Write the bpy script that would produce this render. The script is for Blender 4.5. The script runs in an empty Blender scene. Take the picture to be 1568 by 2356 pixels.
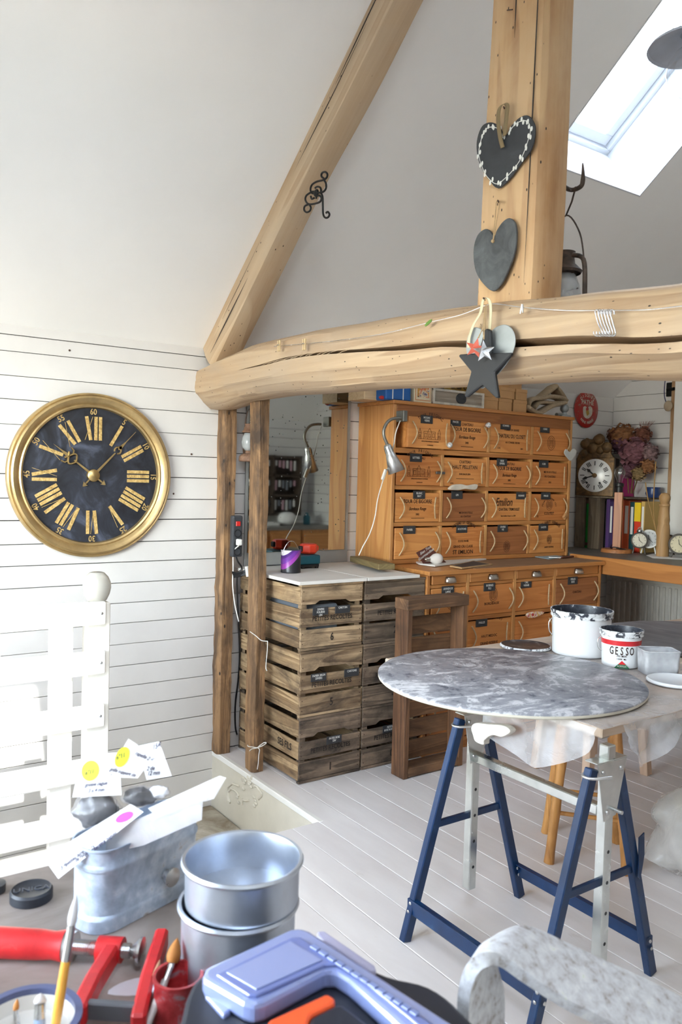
import bpy, math, random
from math import sin, cos, pi, radians as rad
from mathutils import Matrix, Vector, noise
random.seed(7)
S = bpy.context.scene
COL = S.collection
# ---------------------------------------------------------------- camera
FPX = 1850.0
CAM = Vector((3.928, -1.962, 1.5))
_yaw, _pitch, _roll = rad(34.71), rad(-2.455), rad(1.497)
_f = Vector((-cos(_yaw)*cos(_pitch), sin(_yaw)*cos(_pitch), sin(_pitch)))
_r = _f.cross(Vector((0, 0, 1))).normalized()
_u = _r.cross(_f)
CR = cos(_roll)*_r + sin(_roll)*_u
CU = -sin(_roll)*_r + cos(_roll)*_u
CF = _f
cd = bpy.data.cameras.new('camera')
cam = bpy.data.objects.new('camera', cd); COL.objects.link(cam)
cam.matrix_world = Matrix(((CR.x, CU.x, -CF.x, CAM.x), (CR.y, CU.y, -CF.y, CAM.y), (CR.z, CU.z, -CF.z, CAM.z), (0, 0, 0, 1)))
cd.sensor_fit = 'VERTICAL'; cd.sensor_height = 23.5; cd.lens = FPX/2356*23.5
cd.clip_start = 0.05
cd.dof.use_dof = True; cd.dof.focus_distance = 3.6; cd.dof.aperture_fstop = 4.5
S.camera = cam
# ---------------------------------------------------------------- light
S.view_settings.view_transform = 'Standard'
S.view_settings.look = 'None'
S.view_settings.gamma = 1.0
S.view_settings.use_curve_mapping = False
S.view_settings.exposure = 0.66
S.cycles.max_bounces = 10
S.cycles.diffuse_bounces = 6
S.cycles.transparent_max_bounces = 12
S.cycles.caustics_reflective = False
S.cycles.caustics_refractive = False
S.cycles.sample_clamp_indirect = 8.0
SKY_STRENGTH = 4.0
w = bpy.data.worlds.new('sky'); S.world = w; w.use_nodes = True
bg = w.node_tree.nodes['Background']
SUN = Vector((1.0, -0.16, 0.86)).normalized()
sky = w.node_tree.nodes.new('ShaderNodeTexSky'); sky.sky_type = 'NISHITA'; sky.sun_disc = False
sky.sun_elevation = math.asin(SUN.z); sky.sun_rotation = math.atan2(SUN.x, SUN.y)
sky.air_density = 1.0; sky.dust_density = 0.4; sky.ozone_density = 1.0
hs = w.node_tree.nodes.new('ShaderNodeHueSaturation'); hs.inputs['Saturation'].default_value = .42
w.node_tree.links.new(sky.outputs[0], hs.inputs['Color']); w.node_tree.links.new(hs.outputs[0], bg.inputs[0])
bg.inputs[1].default_value = SKY_STRENGTH
sd = bpy.data.lights.new('sun', 'SUN'); sd.energy = 18.0; sd.angle = rad(0.6); sd.color = (1.0, 0.985, 0.955)
sun = bpy.data.objects.new('sun', sd); COL.objects.link(sun)
sun.rotation_euler = SUN.to_track_quat('Z', 'Y').to_euler()
sun.location = (5, -3, 6)

def portal(name, c, ex, ey, sx, sy):
    """sampling aid over a window opening (gives off no light of its own)"""
    l = bpy.data.lights.new(name, 'AREA'); l.shape = 'RECTANGLE'; l.size = sx; l.size_y = sy
    l.cycles.is_portal = True
    o = bpy.data.objects.new(name, l); COL.objects.link(o)
    ex = Vector(ex).normalized(); ey = Vector(ey).normalized(); ez = ex.cross(ey)
    o.matrix_world = Matrix(((ex.x, ey.x, ez.x, c[0]), (ex.y, ey.y, ez.y, c[1]), (ex.z, ey.z, ez.z, c[2]), (0, 0, 0, 1)))
    return o

# ---------------------------------------------------------------- pixel helpers (a pixel gives a direction; the plane it touches gives the distance)
def ray(px, py):
    return CF + CR*((px-784)/FPX) - CU*((py-1178)/FPX)
def at(px, py, ax, val):
    i = 'xyz'.index(ax); d = ray(px, py); t = (val-CAM[i])/d[i]
    return CAM + d*t
def atd(px, py, depth):
    return CAM + ray(px, py)*depth
def atp(px, py, p0, n):
    d = ray(px, py); n = Vector(n); t = (Vector(p0)-CAM).dot(n)/d.dot(n)
    return CAM + d*t
# ---------------------------------------------------------------- mesh builder
class MB:
    def __init__(s): s.v = []; s.f = []
    def add(s, vs, fs, M=None):
        b = len(s.v)
        s.v += [tuple((M @ Vector(p)) if M is not None else p) for p in vs]
        s.f += [tuple(b+i for i in f) for f in fs]
        return s
    def box(s, x0, x1, y0, y1, z0, z1, M=None):
        return s.add([(x0,y0,z0),(x1,y0,z0),(x1,y1,z0),(x0,y1,z0),(x0,y0,z1),(x1,y0,z1),(x1,y1,z1),(x0,y1,z1)],
                     [(0,3,2,1),(4,5,6,7),(0,1,5,4),(1,2,6,5),(2,3,7,6),(3,0,4,7)], M)
    def cbox(s, c, sz, M=None):
        return s.box(c[0]-sz[0]/2, c[0]+sz[0]/2, c[1]-sz[1]/2, c[1]+sz[1]/2, c[2]-sz[2]/2, c[2]+sz[2]/2, M)
    def bar(s, a, b, w, h=None, up=(0,0,1), ext=0):
        h = h or w; a = Vector(a); b = Vector(b); d = (b-a); L = d.length; M = frame(a, d, up)
        return s.box(-w/2, w/2, -h/2, h/2, -ext, L+ext, M)
    def prism(s, pts, d0, d1, M=None):
        n = len(pts)
        vs = [(p[0], p[1], d0) for p in pts] + [(p[0], p[1], d1) for p in pts]
        fs = [tuple(reversed(range(n))), tuple(range(n, 2*n))] + [(i, (i+1)%n, n+(i+1)%n, n+i) for i in range(n)]
        return s.add(vs, fs, M)
    def loft(s, rings, caps=True, closed=True, M=None):
        n = len(rings[0]); vs = [tuple(p) for r in rings for p in r]; fs = []
        for k in range(len(rings)-1):
            for i in range(n if closed else n-1):
                j = (i+1)%n
                fs.append((k*n+i, k*n+j, (k+1)*n+j, (k+1)*n+i))
        if caps:
            fs.append(tuple(reversed(range(n)))); fs.append(tuple(range((len(rings)-1)*n, len(rings)*n)))
        return s.add(vs, fs, M)
    def lathe(s, prof, n=24, M=None, cap0=False, cap1=False):
        vs = []; fs = []
        for r, z in prof:
            for i in range(n):
                a = 2*pi*i/n; vs.append((r*cos(a), r*sin(a), z))
        for k in range(len(prof)-1):
            for i in range(n):
                j = (i+1)%n; fs.append((k*n+i, k*n+j, (k+1)*n+j, (k+1)*n+i))
        if cap0: fs.append(tuple(reversed(range(n))))
        if cap1: fs.append(tuple(range((len(prof)-1)*n, len(prof)*n)))
        return s.add(vs, fs, M)
    def tube(s, path, r, n=8, closed=False, M=None):
        P = [Vector(p) for p in path]; m = len(P); rings = []
        R = r if isinstance(r, (list, tuple)) else [r]*m
        prev = None
        for i in range(m):
            if closed: t = P[(i+1)%m]-P[i-1]
            else: t = P[min(i+1, m-1)]-P[max(i-1, 0)]
            t = t.normalized() if t.length > 1e-9 else Vector((0,0,1))
            if prev is None:
                a = Vector((0,0,1)) if abs(t.z) < .9 else Vector((1,0,0))
                u = t.cross(a).normalized()
            else:
                u = (prev - t*prev.dot(t))
                u = u.normalized() if u.length > 1e-6 else t.orthogonal().normalized()
            prev = u; v = t.cross(u)
            rings.append([P[i] + (u*cos(2*pi*k/n)+v*sin(2*pi*k/n))*R[i] for k in range(n)])
        if closed: rings.append(rings[0])
        return s.loft(rings, caps=not closed, M=M)
    def ball(s, c, r, nu=16, nv=10, sc=(1,1,1), M=None):
        prof = [(max(1e-4, r*sin(pi*k/nv)), -r*cos(pi*k/nv)) for k in range(nv+1)]
        T = Matrix.Translation(c) @ Matrix.Diagonal((*sc, 1))
        return s.lathe(prof, nu, (M @ T) if M is not None else T)
    def grid(s, fn, nu, nv, M=None):
        vs = [tuple(fn(i/nu, j/nv)) for j in range(nv+1) for i in range(nu+1)]
        fs = [(j*(nu+1)+i, j*(nu+1)+i+1, (j+1)*(nu+1)+i+1, (j+1)*(nu+1)+i) for j in range(nv) for i in range(nu)]
        return s.add(vs, fs, M)
    def data(s, name, mat=None, smooth=None):
        me = bpy.data.meshes.new(name); me.from_pydata(s.v, [], s.f); me.update()
        if smooth is not None:
            me.polygons.foreach_set('use_smooth', [True]*len(me.polygons))
            me.set_sharp_from_angle(angle=rad(smooth))
        if mat: me.materials.append(mat)
        return me
    def build(s, name, mat, parent=None, smooth=None, bevel=0, seg=1, solid=0, sub=0, M=None):
        return mkobj(name, s.data(name, mat, smooth), parent, bevel, seg, solid, sub, M)

def frame(o, d, up=(0,0,1)):
    """matrix whose Z axis runs along d, origin o"""
    z = Vector(d).normalized(); u = Vector(up)
    if abs(z.dot(u.normalized())) > .999: u = Vector((1,0,0))
    x = u.cross(z).normalized(); y = z.cross(x)
    return Matrix(((x.x,y.x,z.x,o[0]),(x.y,y.y,z.y,o[1]),(x.z,y.z,z.z,o[2]),(0,0,0,1)))
def axes(o, x, y):
    """matrix with given X and Y axes (made orthonormal), origin o"""
    x = Vector(x).normalized(); y = Vector(y); y = (y - x*y.dot(x)).normalized(); z = x.cross(y)
    return Matrix(((x.x,y.x,z.x,o[0]),(x.y,y.y,z.y,o[1]),(x.z,y.z,z.z,o[2]),(0,0,0,1)))
WM = {}
def mkobj(name, me, parent=None, bevel=0, seg=1, solid=0, sub=0, M=None):
    o = bpy.data.objects.new(name, me); COL.objects.link(o)
    if parent is not None:
        o.parent = parent
        o.matrix_parent_inverse = WM.get(parent.name, Matrix()).inverted()
    if M is not None: o.matrix_basis = M; WM[o.name] = M.copy()
    if solid:
        m = o.modifiers.new('thickness', 'SOLIDIFY'); m.thickness = solid; m.offset = 0
    if bevel:
        m = o.modifiers.new('edge', 'BEVEL'); m.width = bevel; m.segments = seg; m.limit_method = 'ANGLE'; m.angle_limit = rad(40)
    if sub:
        m = o.modifiers.new('round', 'SUBSURF'); m.levels = sub; m.render_levels = sub
    return o
def tag(o, label=None, cat=None, group=None, kind=None):
    if label: o['label'] = label
    if cat: o['category'] = cat
    if group: o['group'] = group
    if kind: o['kind'] = kind
    return o
def thing(name, label, cat, loc=(0,0,0), group=None, M=None):
    o = bpy.data.objects.new(name, None); COL.objects.link(o); o.empty_display_size = .05
    m = M if M is not None else Matrix.Translation(loc)
    o.matrix_basis = m; WM[o.name] = m.copy()
    return tag(o, label, cat, group)
def struct(o): o['kind'] = 'structure'; return o
def dup(root, M, label=None, group=None):
    r = root.copy(); COL.objects.link(r); r.matrix_basis = M
    if label: r['label'] = label
    if group: r['group'] = group
    for ch in list(root.children):
        c = ch.copy(); COL.objects.link(c); c.parent = r
        for g in ch.children:
            d = g.copy(); COL.objects.link(d); d.parent = c
    return r
def text(s, size, M, name, mat, parent, depth=.0006, sx=1.0, spacing=1.0, align='CENTER', shear=0.0, bold=.012):
    cu = bpy.data.curves.new(name, 'FONT'); cu.body = s; cu.size = size; cu.align_x = align; cu.align_y = 'CENTER'
    cu.extrude = depth/2; cu.space_character = spacing; cu.shear = shear; cu.resolution_u = 2; cu.offset = size*bold
    t = bpy.data.objects.new(name, cu); COL.objects.link(t)
    dg = bpy.context.evaluated_depsgraph_get(); me = bpy.data.meshes.new_from_object(t.evaluated_get(dg))
    COL.objects.unlink(t); bpy.data.objects.remove(t); bpy.data.curves.remove(cu)
    me.transform(M @ Matrix.Diagonal((sx, 1, 1, 1))); me.materials.clear(); me.materials.append(mat); me.name = name
    return mkobj(name, me, parent)
# ---------------------------------------------------------------- materials
def lin(c):
    return tuple(((x/255)/12.92 if x/255 <= .04045 else ((x/255+.055)/1.055)**2.4) for x in c)
def rgb(r, g, b): return (*lin((r, g, b)), 1)
MATS = {}
class NT:
    def __init__(s, name):
        m = bpy.data.materials.new(name); m.use_nodes = True; s.m = m; s.t = m.node_tree
        s.b = s.t.nodes['Principled BSDF']; s.out = s.t.nodes['Material Output']
    def n(s, typ, ins=None, **kw):
        x = s.t.nodes.new('ShaderNode'+typ)
        for k, v in kw.items(): setattr(x, k, v)
        for k, v in (ins or {}).items():
            if isinstance(v, bpy.types.NodeSocket): s.t.links.new(v, x.inputs[k])
            else: x.inputs[k].default_value = v
        return x
    def link(s, a, b): s.t.links.new(a, b)
    def coords(s, scale=(1,1,1), rnd=True):
        tc = s.n('TexCoord'); v = tc.outputs['Object']
        if rnd:
            oi = s.n('ObjectInfo')
            mu = s.n('Math', {0: oi.outputs['Random'], 1: 37.0}, operation='MULTIPLY')
            v = s.n('VectorMath', {0: v, 1: mu.outputs[0]}, operation='ADD').outputs[0]
        return s.n('VectorMath', {0: v, 1: scale}, operation='MULTIPLY').outputs[0]
    def noise(s, v, scale=5, detail=4, rough=.55, dist=0):
        return s.n('TexNoise', {'Vector': v, 'Scale': scale, 'Detail': detail, 'Roughness': rough, 'Distortion': dist}).outputs[0]
    def ramp(s, fac, stops, interp='LINEAR'):
        r = s.n('ValToRGB', {0: fac}); r.color_ramp.interpolation = interp
        e = r.color_ramp.elements
        while len(e) < len(stops): e.new(.5)
        for i, (p, c) in enumerate(stops): e[i].position = p; e[i].color = c if len(c) == 4 else (*c, 1)
        return r.outputs[0]
    def mix(s, f, a, b, mode='MIX'):
        x = s.n('Mix', data_type='RGBA', blend_type=mode)
        for sock, v in ((x.inputs[0], f), (x.inputs[6], a), (x.inputs[7], b)):
            if isinstance(v, bpy.types.NodeSocket): s.t.links.new(v, sock)
            else: sock.default_value = v
        return x.outputs[2]
    def bump(s, h, strength=.3, dist=.01):
        b = s.n('Bump', {'Height': h, 'Strength': strength, 'Distance': dist}); s.link(b.outputs[0], s.b.inputs['Normal'])
    def set(s, col=None, rough=None, metal=None, **kw):
        for k, v in (('Base Color', col), ('Roughness', rough), ('Metallic', metal), *kw.items()):
            if v is None: continue
            if isinstance(v, bpy.types.NodeSocket): s.link(v, s.b.inputs[k])
            else: s.b.inputs[k].default_value = v
        return s.m
def plain(name, col, rough=.5, metal=0, var=.06, scale=8, **kw):
    if name in MATS: return MATS[name]
    t = NT(name); v = t.coords()
    f = t.noise(v, scale, 5, .6)
    d = tuple(c*(1-var*2.2) for c in col[:3])+(1,); l = tuple(min(1, c*(1+var)) for c in col[:3])+(1,)
    c = t.ramp(f, [(.3, d), (.7, l)])
    MATS[name] = t.set(c, rough, metal, **kw); return MATS[name]
def wood(name, dark, light, axis='x', rough=.55, grain=1.0, rings=6.0, stain=None, stain_amt=.5, bump=.25, spots=0, gl=None, rnd=True, stain_scale=3.0, lo=.25, hi=.7):
    """grain runs along the given axis of the object"""
    if name in MATS: return MATS[name]
    t = NT(name)
    st = {'x': (.07,1,1), 'y': (1,.07,1), 'z': (1,1,.07)}[axis]
    v = t.coords(tuple(a*grain for a in st), rnd)
    big = t.noise(v, rings, 3, .5, .9)
    saw = t.n('Math', {0: big, 1: 9.0}, operation='MULTIPLY'); fr = t.n('Math', {0: saw.outputs[0]}, operation='FRACT').outputs[0]
    tri = t.ramp(fr, [(0, (0,0,0,1)), (.55, (.55,.55,.55,1)), (.9, (1,1,1,1)), (1, (0,0,0,1))])
    st2 = {'x': (.03,1,1), 'y': (1,.03,1), 'z': (1,1,.03)}[axis]
    v2 = t.coords(tuple(a*grain for a in st2), rnd)
    fine = t.noise(v2, 90, 5, .65)
    f = t.mix(.55, tri, fine)
    f2 = t.mix(.45, f, t.noise(v, 2.2, 2, .5))
    c = t.ramp(f2, [(lo, dark), (hi, light)])
    if stain is not None:
        sv = t.coords({'x': (.45,1,1), 'y': (1,.45,1), 'z': (1,1,.45)}[axis], rnd)
        sf = t.ramp(t.noise(sv, stain_scale, 6, .65, .4), [(.42, (0,0,0,1)), (.68, (stain_amt,)*3+(1,))])
        c = t.mix(sf, c, stain)
    if spots:
        vo = t.n('TexVoronoi', {'Vector': t.coords({'x': (.5,1,1), 'y': (1,.5,1), 'z': (1,1,.5)}[axis], rnd), 'Scale': spots}, feature='F1')
        sp = t.ramp(vo.outputs[0], [(.0, (1,1,1,1)), (.09, (1,1,1,1)), (.14, (0,0,0,1))])
        keep = t.ramp(t.n('SeparateColor', {0: vo.outputs['Color']}).outputs[0], [(.68, (0,0,0,1)), (.7, (1,1,1,1))])
        c = t.mix(t.mix(1.0, sp, keep, 'MULTIPLY'), c, (.02,.014,.01,1))
    if bump: t.bump(f, bump, .004)
    MATS[name] = t.set(c, rough); return MATS[name]
def metal(name, col, rough=.3, var=.15, scale=12, stain=None, stain_amt=.6, bump=0, metallic=1.0):
    if name in MATS: return MATS[name]
    t = NT(name); v = t.coords()
    f = t.noise(v, scale, 5, .6, .3)
    c = t.ramp(f, [(.3, tuple(x*(1-var*1.6) for x in col[:3])+(1,)), (.7, tuple(min(1, x*(1+var)) for x in col[:3])+(1,))])
    if stain is not None:
        sf = t.ramp(t.noise(v, scale*.5, 6, .7), [(.5, (0,0,0,1)), (.7, (stain_amt,)*3+(1,))])
        c = t.mix(sf, c, stain)
    r = t.ramp(f, [(.2, (rough*.75,)*3+(1,)), (.8, (min(1, rough*1.3),)*3+(1,))])
    if bump: t.bump(f, bump, .004)
    MATS[name] = t.set(c, r, metallic); return MATS[name]
def glass(name, col=(1,1,1,1), rough=0.02, ior=1.45, thin=True, alpha=None, film=.12):
    """thin clear sheet: mostly transparent with a glossy film"""
    if name in MATS: return MATS[name]
    t = NT(name)
    tr = t.n('BsdfTransparent', {0: col}); gl = t.n('BsdfGlossy', {'Color': (1,1,1,1), 'Roughness': rough})
    lw = t.n('LayerWeight', {'Blend': .5}); pw = t.n('Math', {0: lw.outputs['Facing'], 1: 4.0}, operation='POWER')
    a = t.n('Math', {0: pw.outputs[0], 1: .8, 2: .03+film}, operation='MULTIPLY_ADD')
    mx = t.n('MixShader', {0: a.outputs[0]}); t.link(tr.outputs[0], mx.inputs[1]); t.link(gl.outputs[0], mx.inputs[2])
    t.link(mx.outputs[0], t.out.inputs[0]); MATS[name] = t.m; return t.m
def film(name, col, amt=.45, rough=.25, bump=.6, bscale=18):
    """translucent plastic sheet"""
    if name in MATS: return MATS[name]
    t = NT(name); v = t.coords()
    tr = t.n('BsdfTransparent', {0: (.96,.96,.97,1)})
    t.set(col, rough); h = t.noise(v, bscale, 4, .6, .8); t.bump(h, bump, .01)
    f = t.ramp(t.noise(v, bscale*.4, 3), [(.3, (amt*.6,)*3+(1,)), (.7, (min(1, amt*1.4),)*3+(1,))])
    mx = t.n('MixShader', {0: f}); t.link(tr.outputs[0], mx.inputs[1]); t.link(t.b.outputs[0], mx.inputs[2])
    t.link(mx.outputs[0], t.out.inputs[0]); MATS[name] = t.m; return t.m
def blotch(name, stops, scale=4, detail=6, rough=.6, dist=.5, stretch=(1,1,1), bump=0, metallic=0, fine=0):
    if name in MATS: return MATS[name]
    t = NT(name); v = t.coords(stretch)
    f = t.noise(v, scale, detail, .62, dist)
    if fine: f = t.mix(.35, f, t.noise(v, scale*fine, 3, .6))
    c = t.ramp(f, stops)
    if bump: t.bump(f, bump, .004)
    MATS[name] = t.set(c, rough, metallic); return MATS[name]
# ================================================================ the room
XR, YN, YF = 4.4, -3.4, 3.29          # right wall, near gable, far gable
SL, Z0 = 0.79, 2.16                   # roof slope, knee wall height
XM = XR/2; ZR = Z0+SL*XM
def zceil(x): return Z0+SL*min(x, XR-x)
M_wall = plain('painted_boards', rgb(214,211,207), .45, var=.03, scale=3)
M_dark = plain('shadow_gap', (.045,.042,.04,1), .9, var=.02)
M_ceil = plain('white_plaster', rgb(246,245,242), .6, var=.015, scale=1.5)
M_white = plain('white_paint', rgb(238,236,230), .35, var=.02, scale=4)
t = NT('floor_paint'); v = t.coords((.25,1,1)); f = t.noise(v, 6, 5, .6, .3)
c = t.ramp(f, [(.3, rgb(220,214,212)), (.7, rgb(234,230,228))])
wear = t.ramp(t.noise(t.coords((.5,1,1)), 9, 7, .7), [(.64, (0,0,0,1)), (.74, (.5,.5,.5,1))])
M_floor = t.set(t.mix(wear, c, rgb(176,160,142)), .42)

# floor: boards run along x; stairwell opening x 0..1.06, y -2.5..-.03
fb = MB(); fb.box(1.06, XR, YN, -.03, -.16, -.024); fb.box(0, XR, -.03, YF, -.16, -.024); fb.box(0, 1.06, YN, -2.5, -.16, -.024)
floor = struct(fb.build('floor', M_dark))
y = -3.28; k = 0
while y < YF-.01:
    y1 = min(y+.1345, YF)
    x0 = 1.06 if (y > -2.5 and y1 < -.02) else 0.0
    MB().box(x0, XR, y+.0012, y1-.0012, -.024, random.uniform(-.0012, 0)).build('floor_board', M_floor, floor, bevel=.0015)
    y += .1345 if abs(y+.05) > .06 else .1345
# stairwell nosing along the platform edge, and the panel below it
nos = MB().box(.0, 1.07, -.055, -.028, -.028, .001).build('edge_strip', M_white, floor, bevel=.004)

# ---- left wall
def plank_wall(wall, zs, y0, y1, x=0.0, th=.014, gap=(.0015, .005)):
    for a, b in zip(zs[:-1], zs[1:]):
        g = random.uniform(*gap)
        MB().box(x-th, x+random.uniform(-.0015, .001), y0, y1, a+g/2, b-g/2).build('plank', M_wall, wall, bevel=.0012)
wl = MB().box(-.10, -.0145, -3.4, YF, -1.35, 2.15).build('wall_left', M_dark); struct(wl)
zsA = [-1.1,-.97,-.86,-.755,-.65,-.54,-.43,-.325,-.215,-.103,-.002,.097,.198,.308,.413,.52,.63,.736,.84,.941,1.047,1.148,1.26,1.365,1.477,1.59,1.706,1.821,1.929,2.04,2.115,2.165]
plank_wall(wl, zsA, -2.6, -.01)
zsB = [.0,.08,.19,.30,.41,.52,.63,.74,.85,.955,1.065,1.176,1.287,1.397,1.507,1.616,1.726,1.837,1.947,2.055,2.17]
plank_wall(wl, zsB, -.01, 3.29)
# ---- far gable wall with a door frame at the right
wf = struct(MB().prism([(-.1,-.02),(XR+.1,-.02),(XR+.1,Z0),(XM,ZR+.05),(-.1,Z0)], -YF-.1, -YF-.015, Matrix.Rotation(pi/2, 4, 'X')).build('wall_far', M_dark))
z = .0
zsF = [.0+.1085*i for i in range(40)]
for a, b in zip(zsF[:-1], zsF[1:]):
    lo = 0 if a <= Z0 else (a-Z0)/SL
    if lo > XM-.05: break
    g = random.uniform(.0015, .005)
    if b < 2.35:
        segs = [(lo, .50), (1.9, XR-lo)]
    else: segs = [(lo, XR-lo)]
    for s0, s1 in segs:
        MB().box(s0+.002, s1-.002, YF-.015, YF+random.uniform(-.0015, .001), a+g/2, b-g/2).build('plank', M_wall, wf, bevel=.0012)
M_trimwood = wood('pale_trim_wood', rgb(150,112,76), rgb(196,160,120), 'z', .6)
d1 = thing('door_1', None, None, (1.2, YF, 0)); struct(d1)
MB().box(.50, .535, YF-.03, YF, 0, 2.35).build('door_casing', M_trimwood, d1, bevel=.002)
MB().box(.535, .64, YF-.045, YF, 0, 2.35).build('door_jamb', M_white, d1, bevel=.004)
MB().box(.64, .66, YF-.02, YF, 0, 2.35).build('door_stop', M_white, d1, bevel=.002)
MB().box(1.80, 1.90, YF-.045, YF, 0, 2.35).build('door_jamb', M_white, d1, bevel=.004)
MB().box(.535, 1.90, YF-.045, YF, 2.25, 2.35).build('door_head', M_white, d1, bevel=.004)
M_doorgrey = plain('grey_door', rgb(98,98,98), .5)
MB().box(.66, 1.80, YF-.008, YF+.03, 0, 2.25).build('door_leaf', M_doorgrey, d1, bevel=.003)
for z0_ in (.15, 1.2):
    MB().box(.78, 1.68, YF-.016, YF-.006, z0_, z0_+.85).build('door_panel', M_doorgrey, d1, bevel=.006)
# ---- right wall
wr = struct(MB().box(XR+.0145, XR+.1, -3.4, YF, -.02, 2.15).build('wall_right', M_dark))
for a, b in zip(zsF[:20], zsF[1:21]):
    MB().box(XR-.001, XR+.014, YN, YF, a+.002, b-.002).build('plank', M_wall, wr, bevel=.0012)
# ---- near gable with a window behind the camera
NWX0, NWX1, NWZ0, NWZ1 = 1.2, 3.0, .80, 2.40
wn = MB()
wn.box(-.1, NWX0, YN-.1, YN, -1.35, NWZ1); wn.box(NWX1, XR+.1, YN-.1, YN, -.02, NWZ1); wn.box(NWX0, NWX1, YN-.1, YN, -1.35, NWZ0)
wn.prism([(-.1,NWZ1),(XR+.1,NWZ1),(XR-.2,NWZ1+.05),(XM,ZR+.05),(.2,NWZ1+.05)], -YN, -YN+.1, Matrix.Rotation(pi/2, 4, 'X'))
struct(wn.build('wall_near', M_ceil))
w4 = struct(thing('window_3', None, None, (1.4, YN, NWZ0)))
for i in range(4):
    xx = NWX0+(NWX1-NWX0)*i/3; MB().box(xx-.03, xx+.03, YN-.08, YN-.03, NWZ0, NWZ1).build('window_frame', M_white, w4, bevel=.003)
for zz in (NWZ0+.03, NWZ1-.03): MB().box(NWX0, NWX1, YN-.075, YN-.035, zz-.03, zz+.03).build('window_rail', M_white, w4, bevel=.003)
MB().box(NWX0, NWX1, YN-.057, YN-.053, NWZ0, NWZ1).build('window_pane', glass('window_glass', (.97,.985,.98,1), film=.0), w4)
po_ = portal('gable_window_portal', ((NWX0+NWX1)/2, YN-.11, (NWZ0+NWZ1)/2), (1,0,0), (0,0,1), NWX1-NWX0, NWZ1-NWZ0)

# ---- ceilings: two slopes with roof windows
TH = .38
SA = math.atan(SL); CL = XM/cos(SA)
def slope_matrix(left):
    # local: X up the slope from the knee wall, Y along the room, Z out through the roof
    if left: return axes((0, 0, Z0), (cos(SA), 0, sin(SA)), (0, 1, 0))
    return axes((XR, 0, Z0), (-cos(SA), 0, sin(SA)), (0, -1, 0))
def slope_with_holes(name, left, holes, y0, y1):
    """holes: (u0, u1, w0, w1) in local X, Y, sorted along Y"""
    Ms = slope_matrix(left)
    ya, yb = (y0, y1) if left else (-y1, -y0)
    m = MB(); cur = ya
    for (u0, u1, w0, w1) in holes:
        m.box(-.15, CL+.12, cur, w0, 0, TH, Ms)
        m.box(-.15, u0, w0, w1, 0, TH, Ms); m.box(u1, CL+.12, w0, w1, 0, TH, Ms); cur = w1
    m.box(-.15, CL+.12, cur, yb, 0, TH, Ms)
    return struct(m.build(name, M_ceil)), Ms
M_reveal = plain('reveal_white', rgb(214,216,219), .5, var=.02)
M_sash = plain('sash_white', rgb(208,211,215), .4, var=.02)
def roof_window(name, Ms, u0, u1, w0, w1, label_pane):
    r = struct(thing(name, None, None, tuple(Ms @ Vector(((u0+u1)/2, (w0+w1)/2, TH)))))
    th = .008
    # liner boards of the deep reveal
    MB().box(u0, u0+th, w0, w1, -.002, TH, Ms).build('reveal_board', M_reveal, r)
    MB().box(u1-th, u1, w0, w1, -.002, TH, Ms).build('reveal_board', M_reveal, r)
    MB().box(u0, u1, w0, w0+th, -.002, TH, Ms).build('reveal_board', M_reveal, r)
    MB().box(u0, u1, w1-th, w1, -.002, TH, Ms).build('reveal_board', M_reveal, r)
    # outer frame and sash
    fz0, fz1 = TH-.02, TH+.06
    m = MB()
    for (a, b, c_, d_) in ((u0, u0+.035, w0, w1), (u1-.035, u1, w0, w1), (u0+.035, u1-.035, w0, w0+.035), (u0+.035, u1-.035, w1-.035, w1)):
        m.box(a, b, c_, d_, fz0, fz1, Ms)
    m.build('window_frame', M_sash, r, bevel=.003)
    m = MB(); i0, i1, j0, j1 = u0+.04, u1-.04, w0+.04, w1-.04; s_ = .06
    for (a, b, c_, d_) in ((i0, i0+s_, j0, j1), (i1-s_, i1, j0, j1), (i0+s_, i1-s_, j0, j0+s_), (i0+s_, i1-s_, j1-s_, j1)):
        m.box(a, b, c_, d_, TH+.005, TH+.055, Ms)
    m.build('window_sash', M_sash, r, bevel=.004)
    MB().box(i0+s_, i1-s_, j0+s_, j1-s_, TH+.03, TH+.036, Ms).build('window_pane', M_pane, r)
    c_ = Ms @ Vector(((u0+u1)/2, (w0+w1)/2, TH+.09))
    q = portal(name+'_portal', c_, (1,0,0), (0,1,0), u1-u0-.16, w1-w0-.16)
    nz = Ms.to_3x3() @ Vector((0,0,1)); ux = Ms.to_3x3() @ Vector((1,0,0)); uy = nz.cross(ux)
    q.matrix_world = Matrix(((ux.x,uy.x,nz.x,c_.x),(ux.y,uy.y,nz.y,c_.y),(ux.z,uy.z,nz.z,c_.z),(0,0,0,1)))
    return r
M_pane = glass('window_glass', (.97,.985,.98,1), film=.0)
k = 1/cos(SA)
U0, U1, W0, W1 = 1.158*k, 2.05*k, 1.112, 1.885
ceilL, ML = slope_with_holes('ceiling', True, [(U0, U1, W0, W1)], YN, YF)
win1 = roof_window('window_1', ML, U0, U1, W0, W1, '')
# the thin white cord of the roof window's blind
MB().tube([ML @ Vector((U0+.12, (W0+W1)/2+.20, TH+.0)), ML @ Vector((U1-.1, (W0+W1)/2+.20, TH+.0))], .003, 6).build('blind_cord', plain('pale_cord', rgb(200,220,228), .5), win1)
MB().tube([ML @ Vector((U0+.12, (W0+W1)/2+.23, TH+.0)), ML @ Vector((U1-.1, (W0+W1)/2+.23, TH+.0))], .003, 6).build('blind_cord', plain('pale_cord', rgb(200,220,228), .5), win1)
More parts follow.
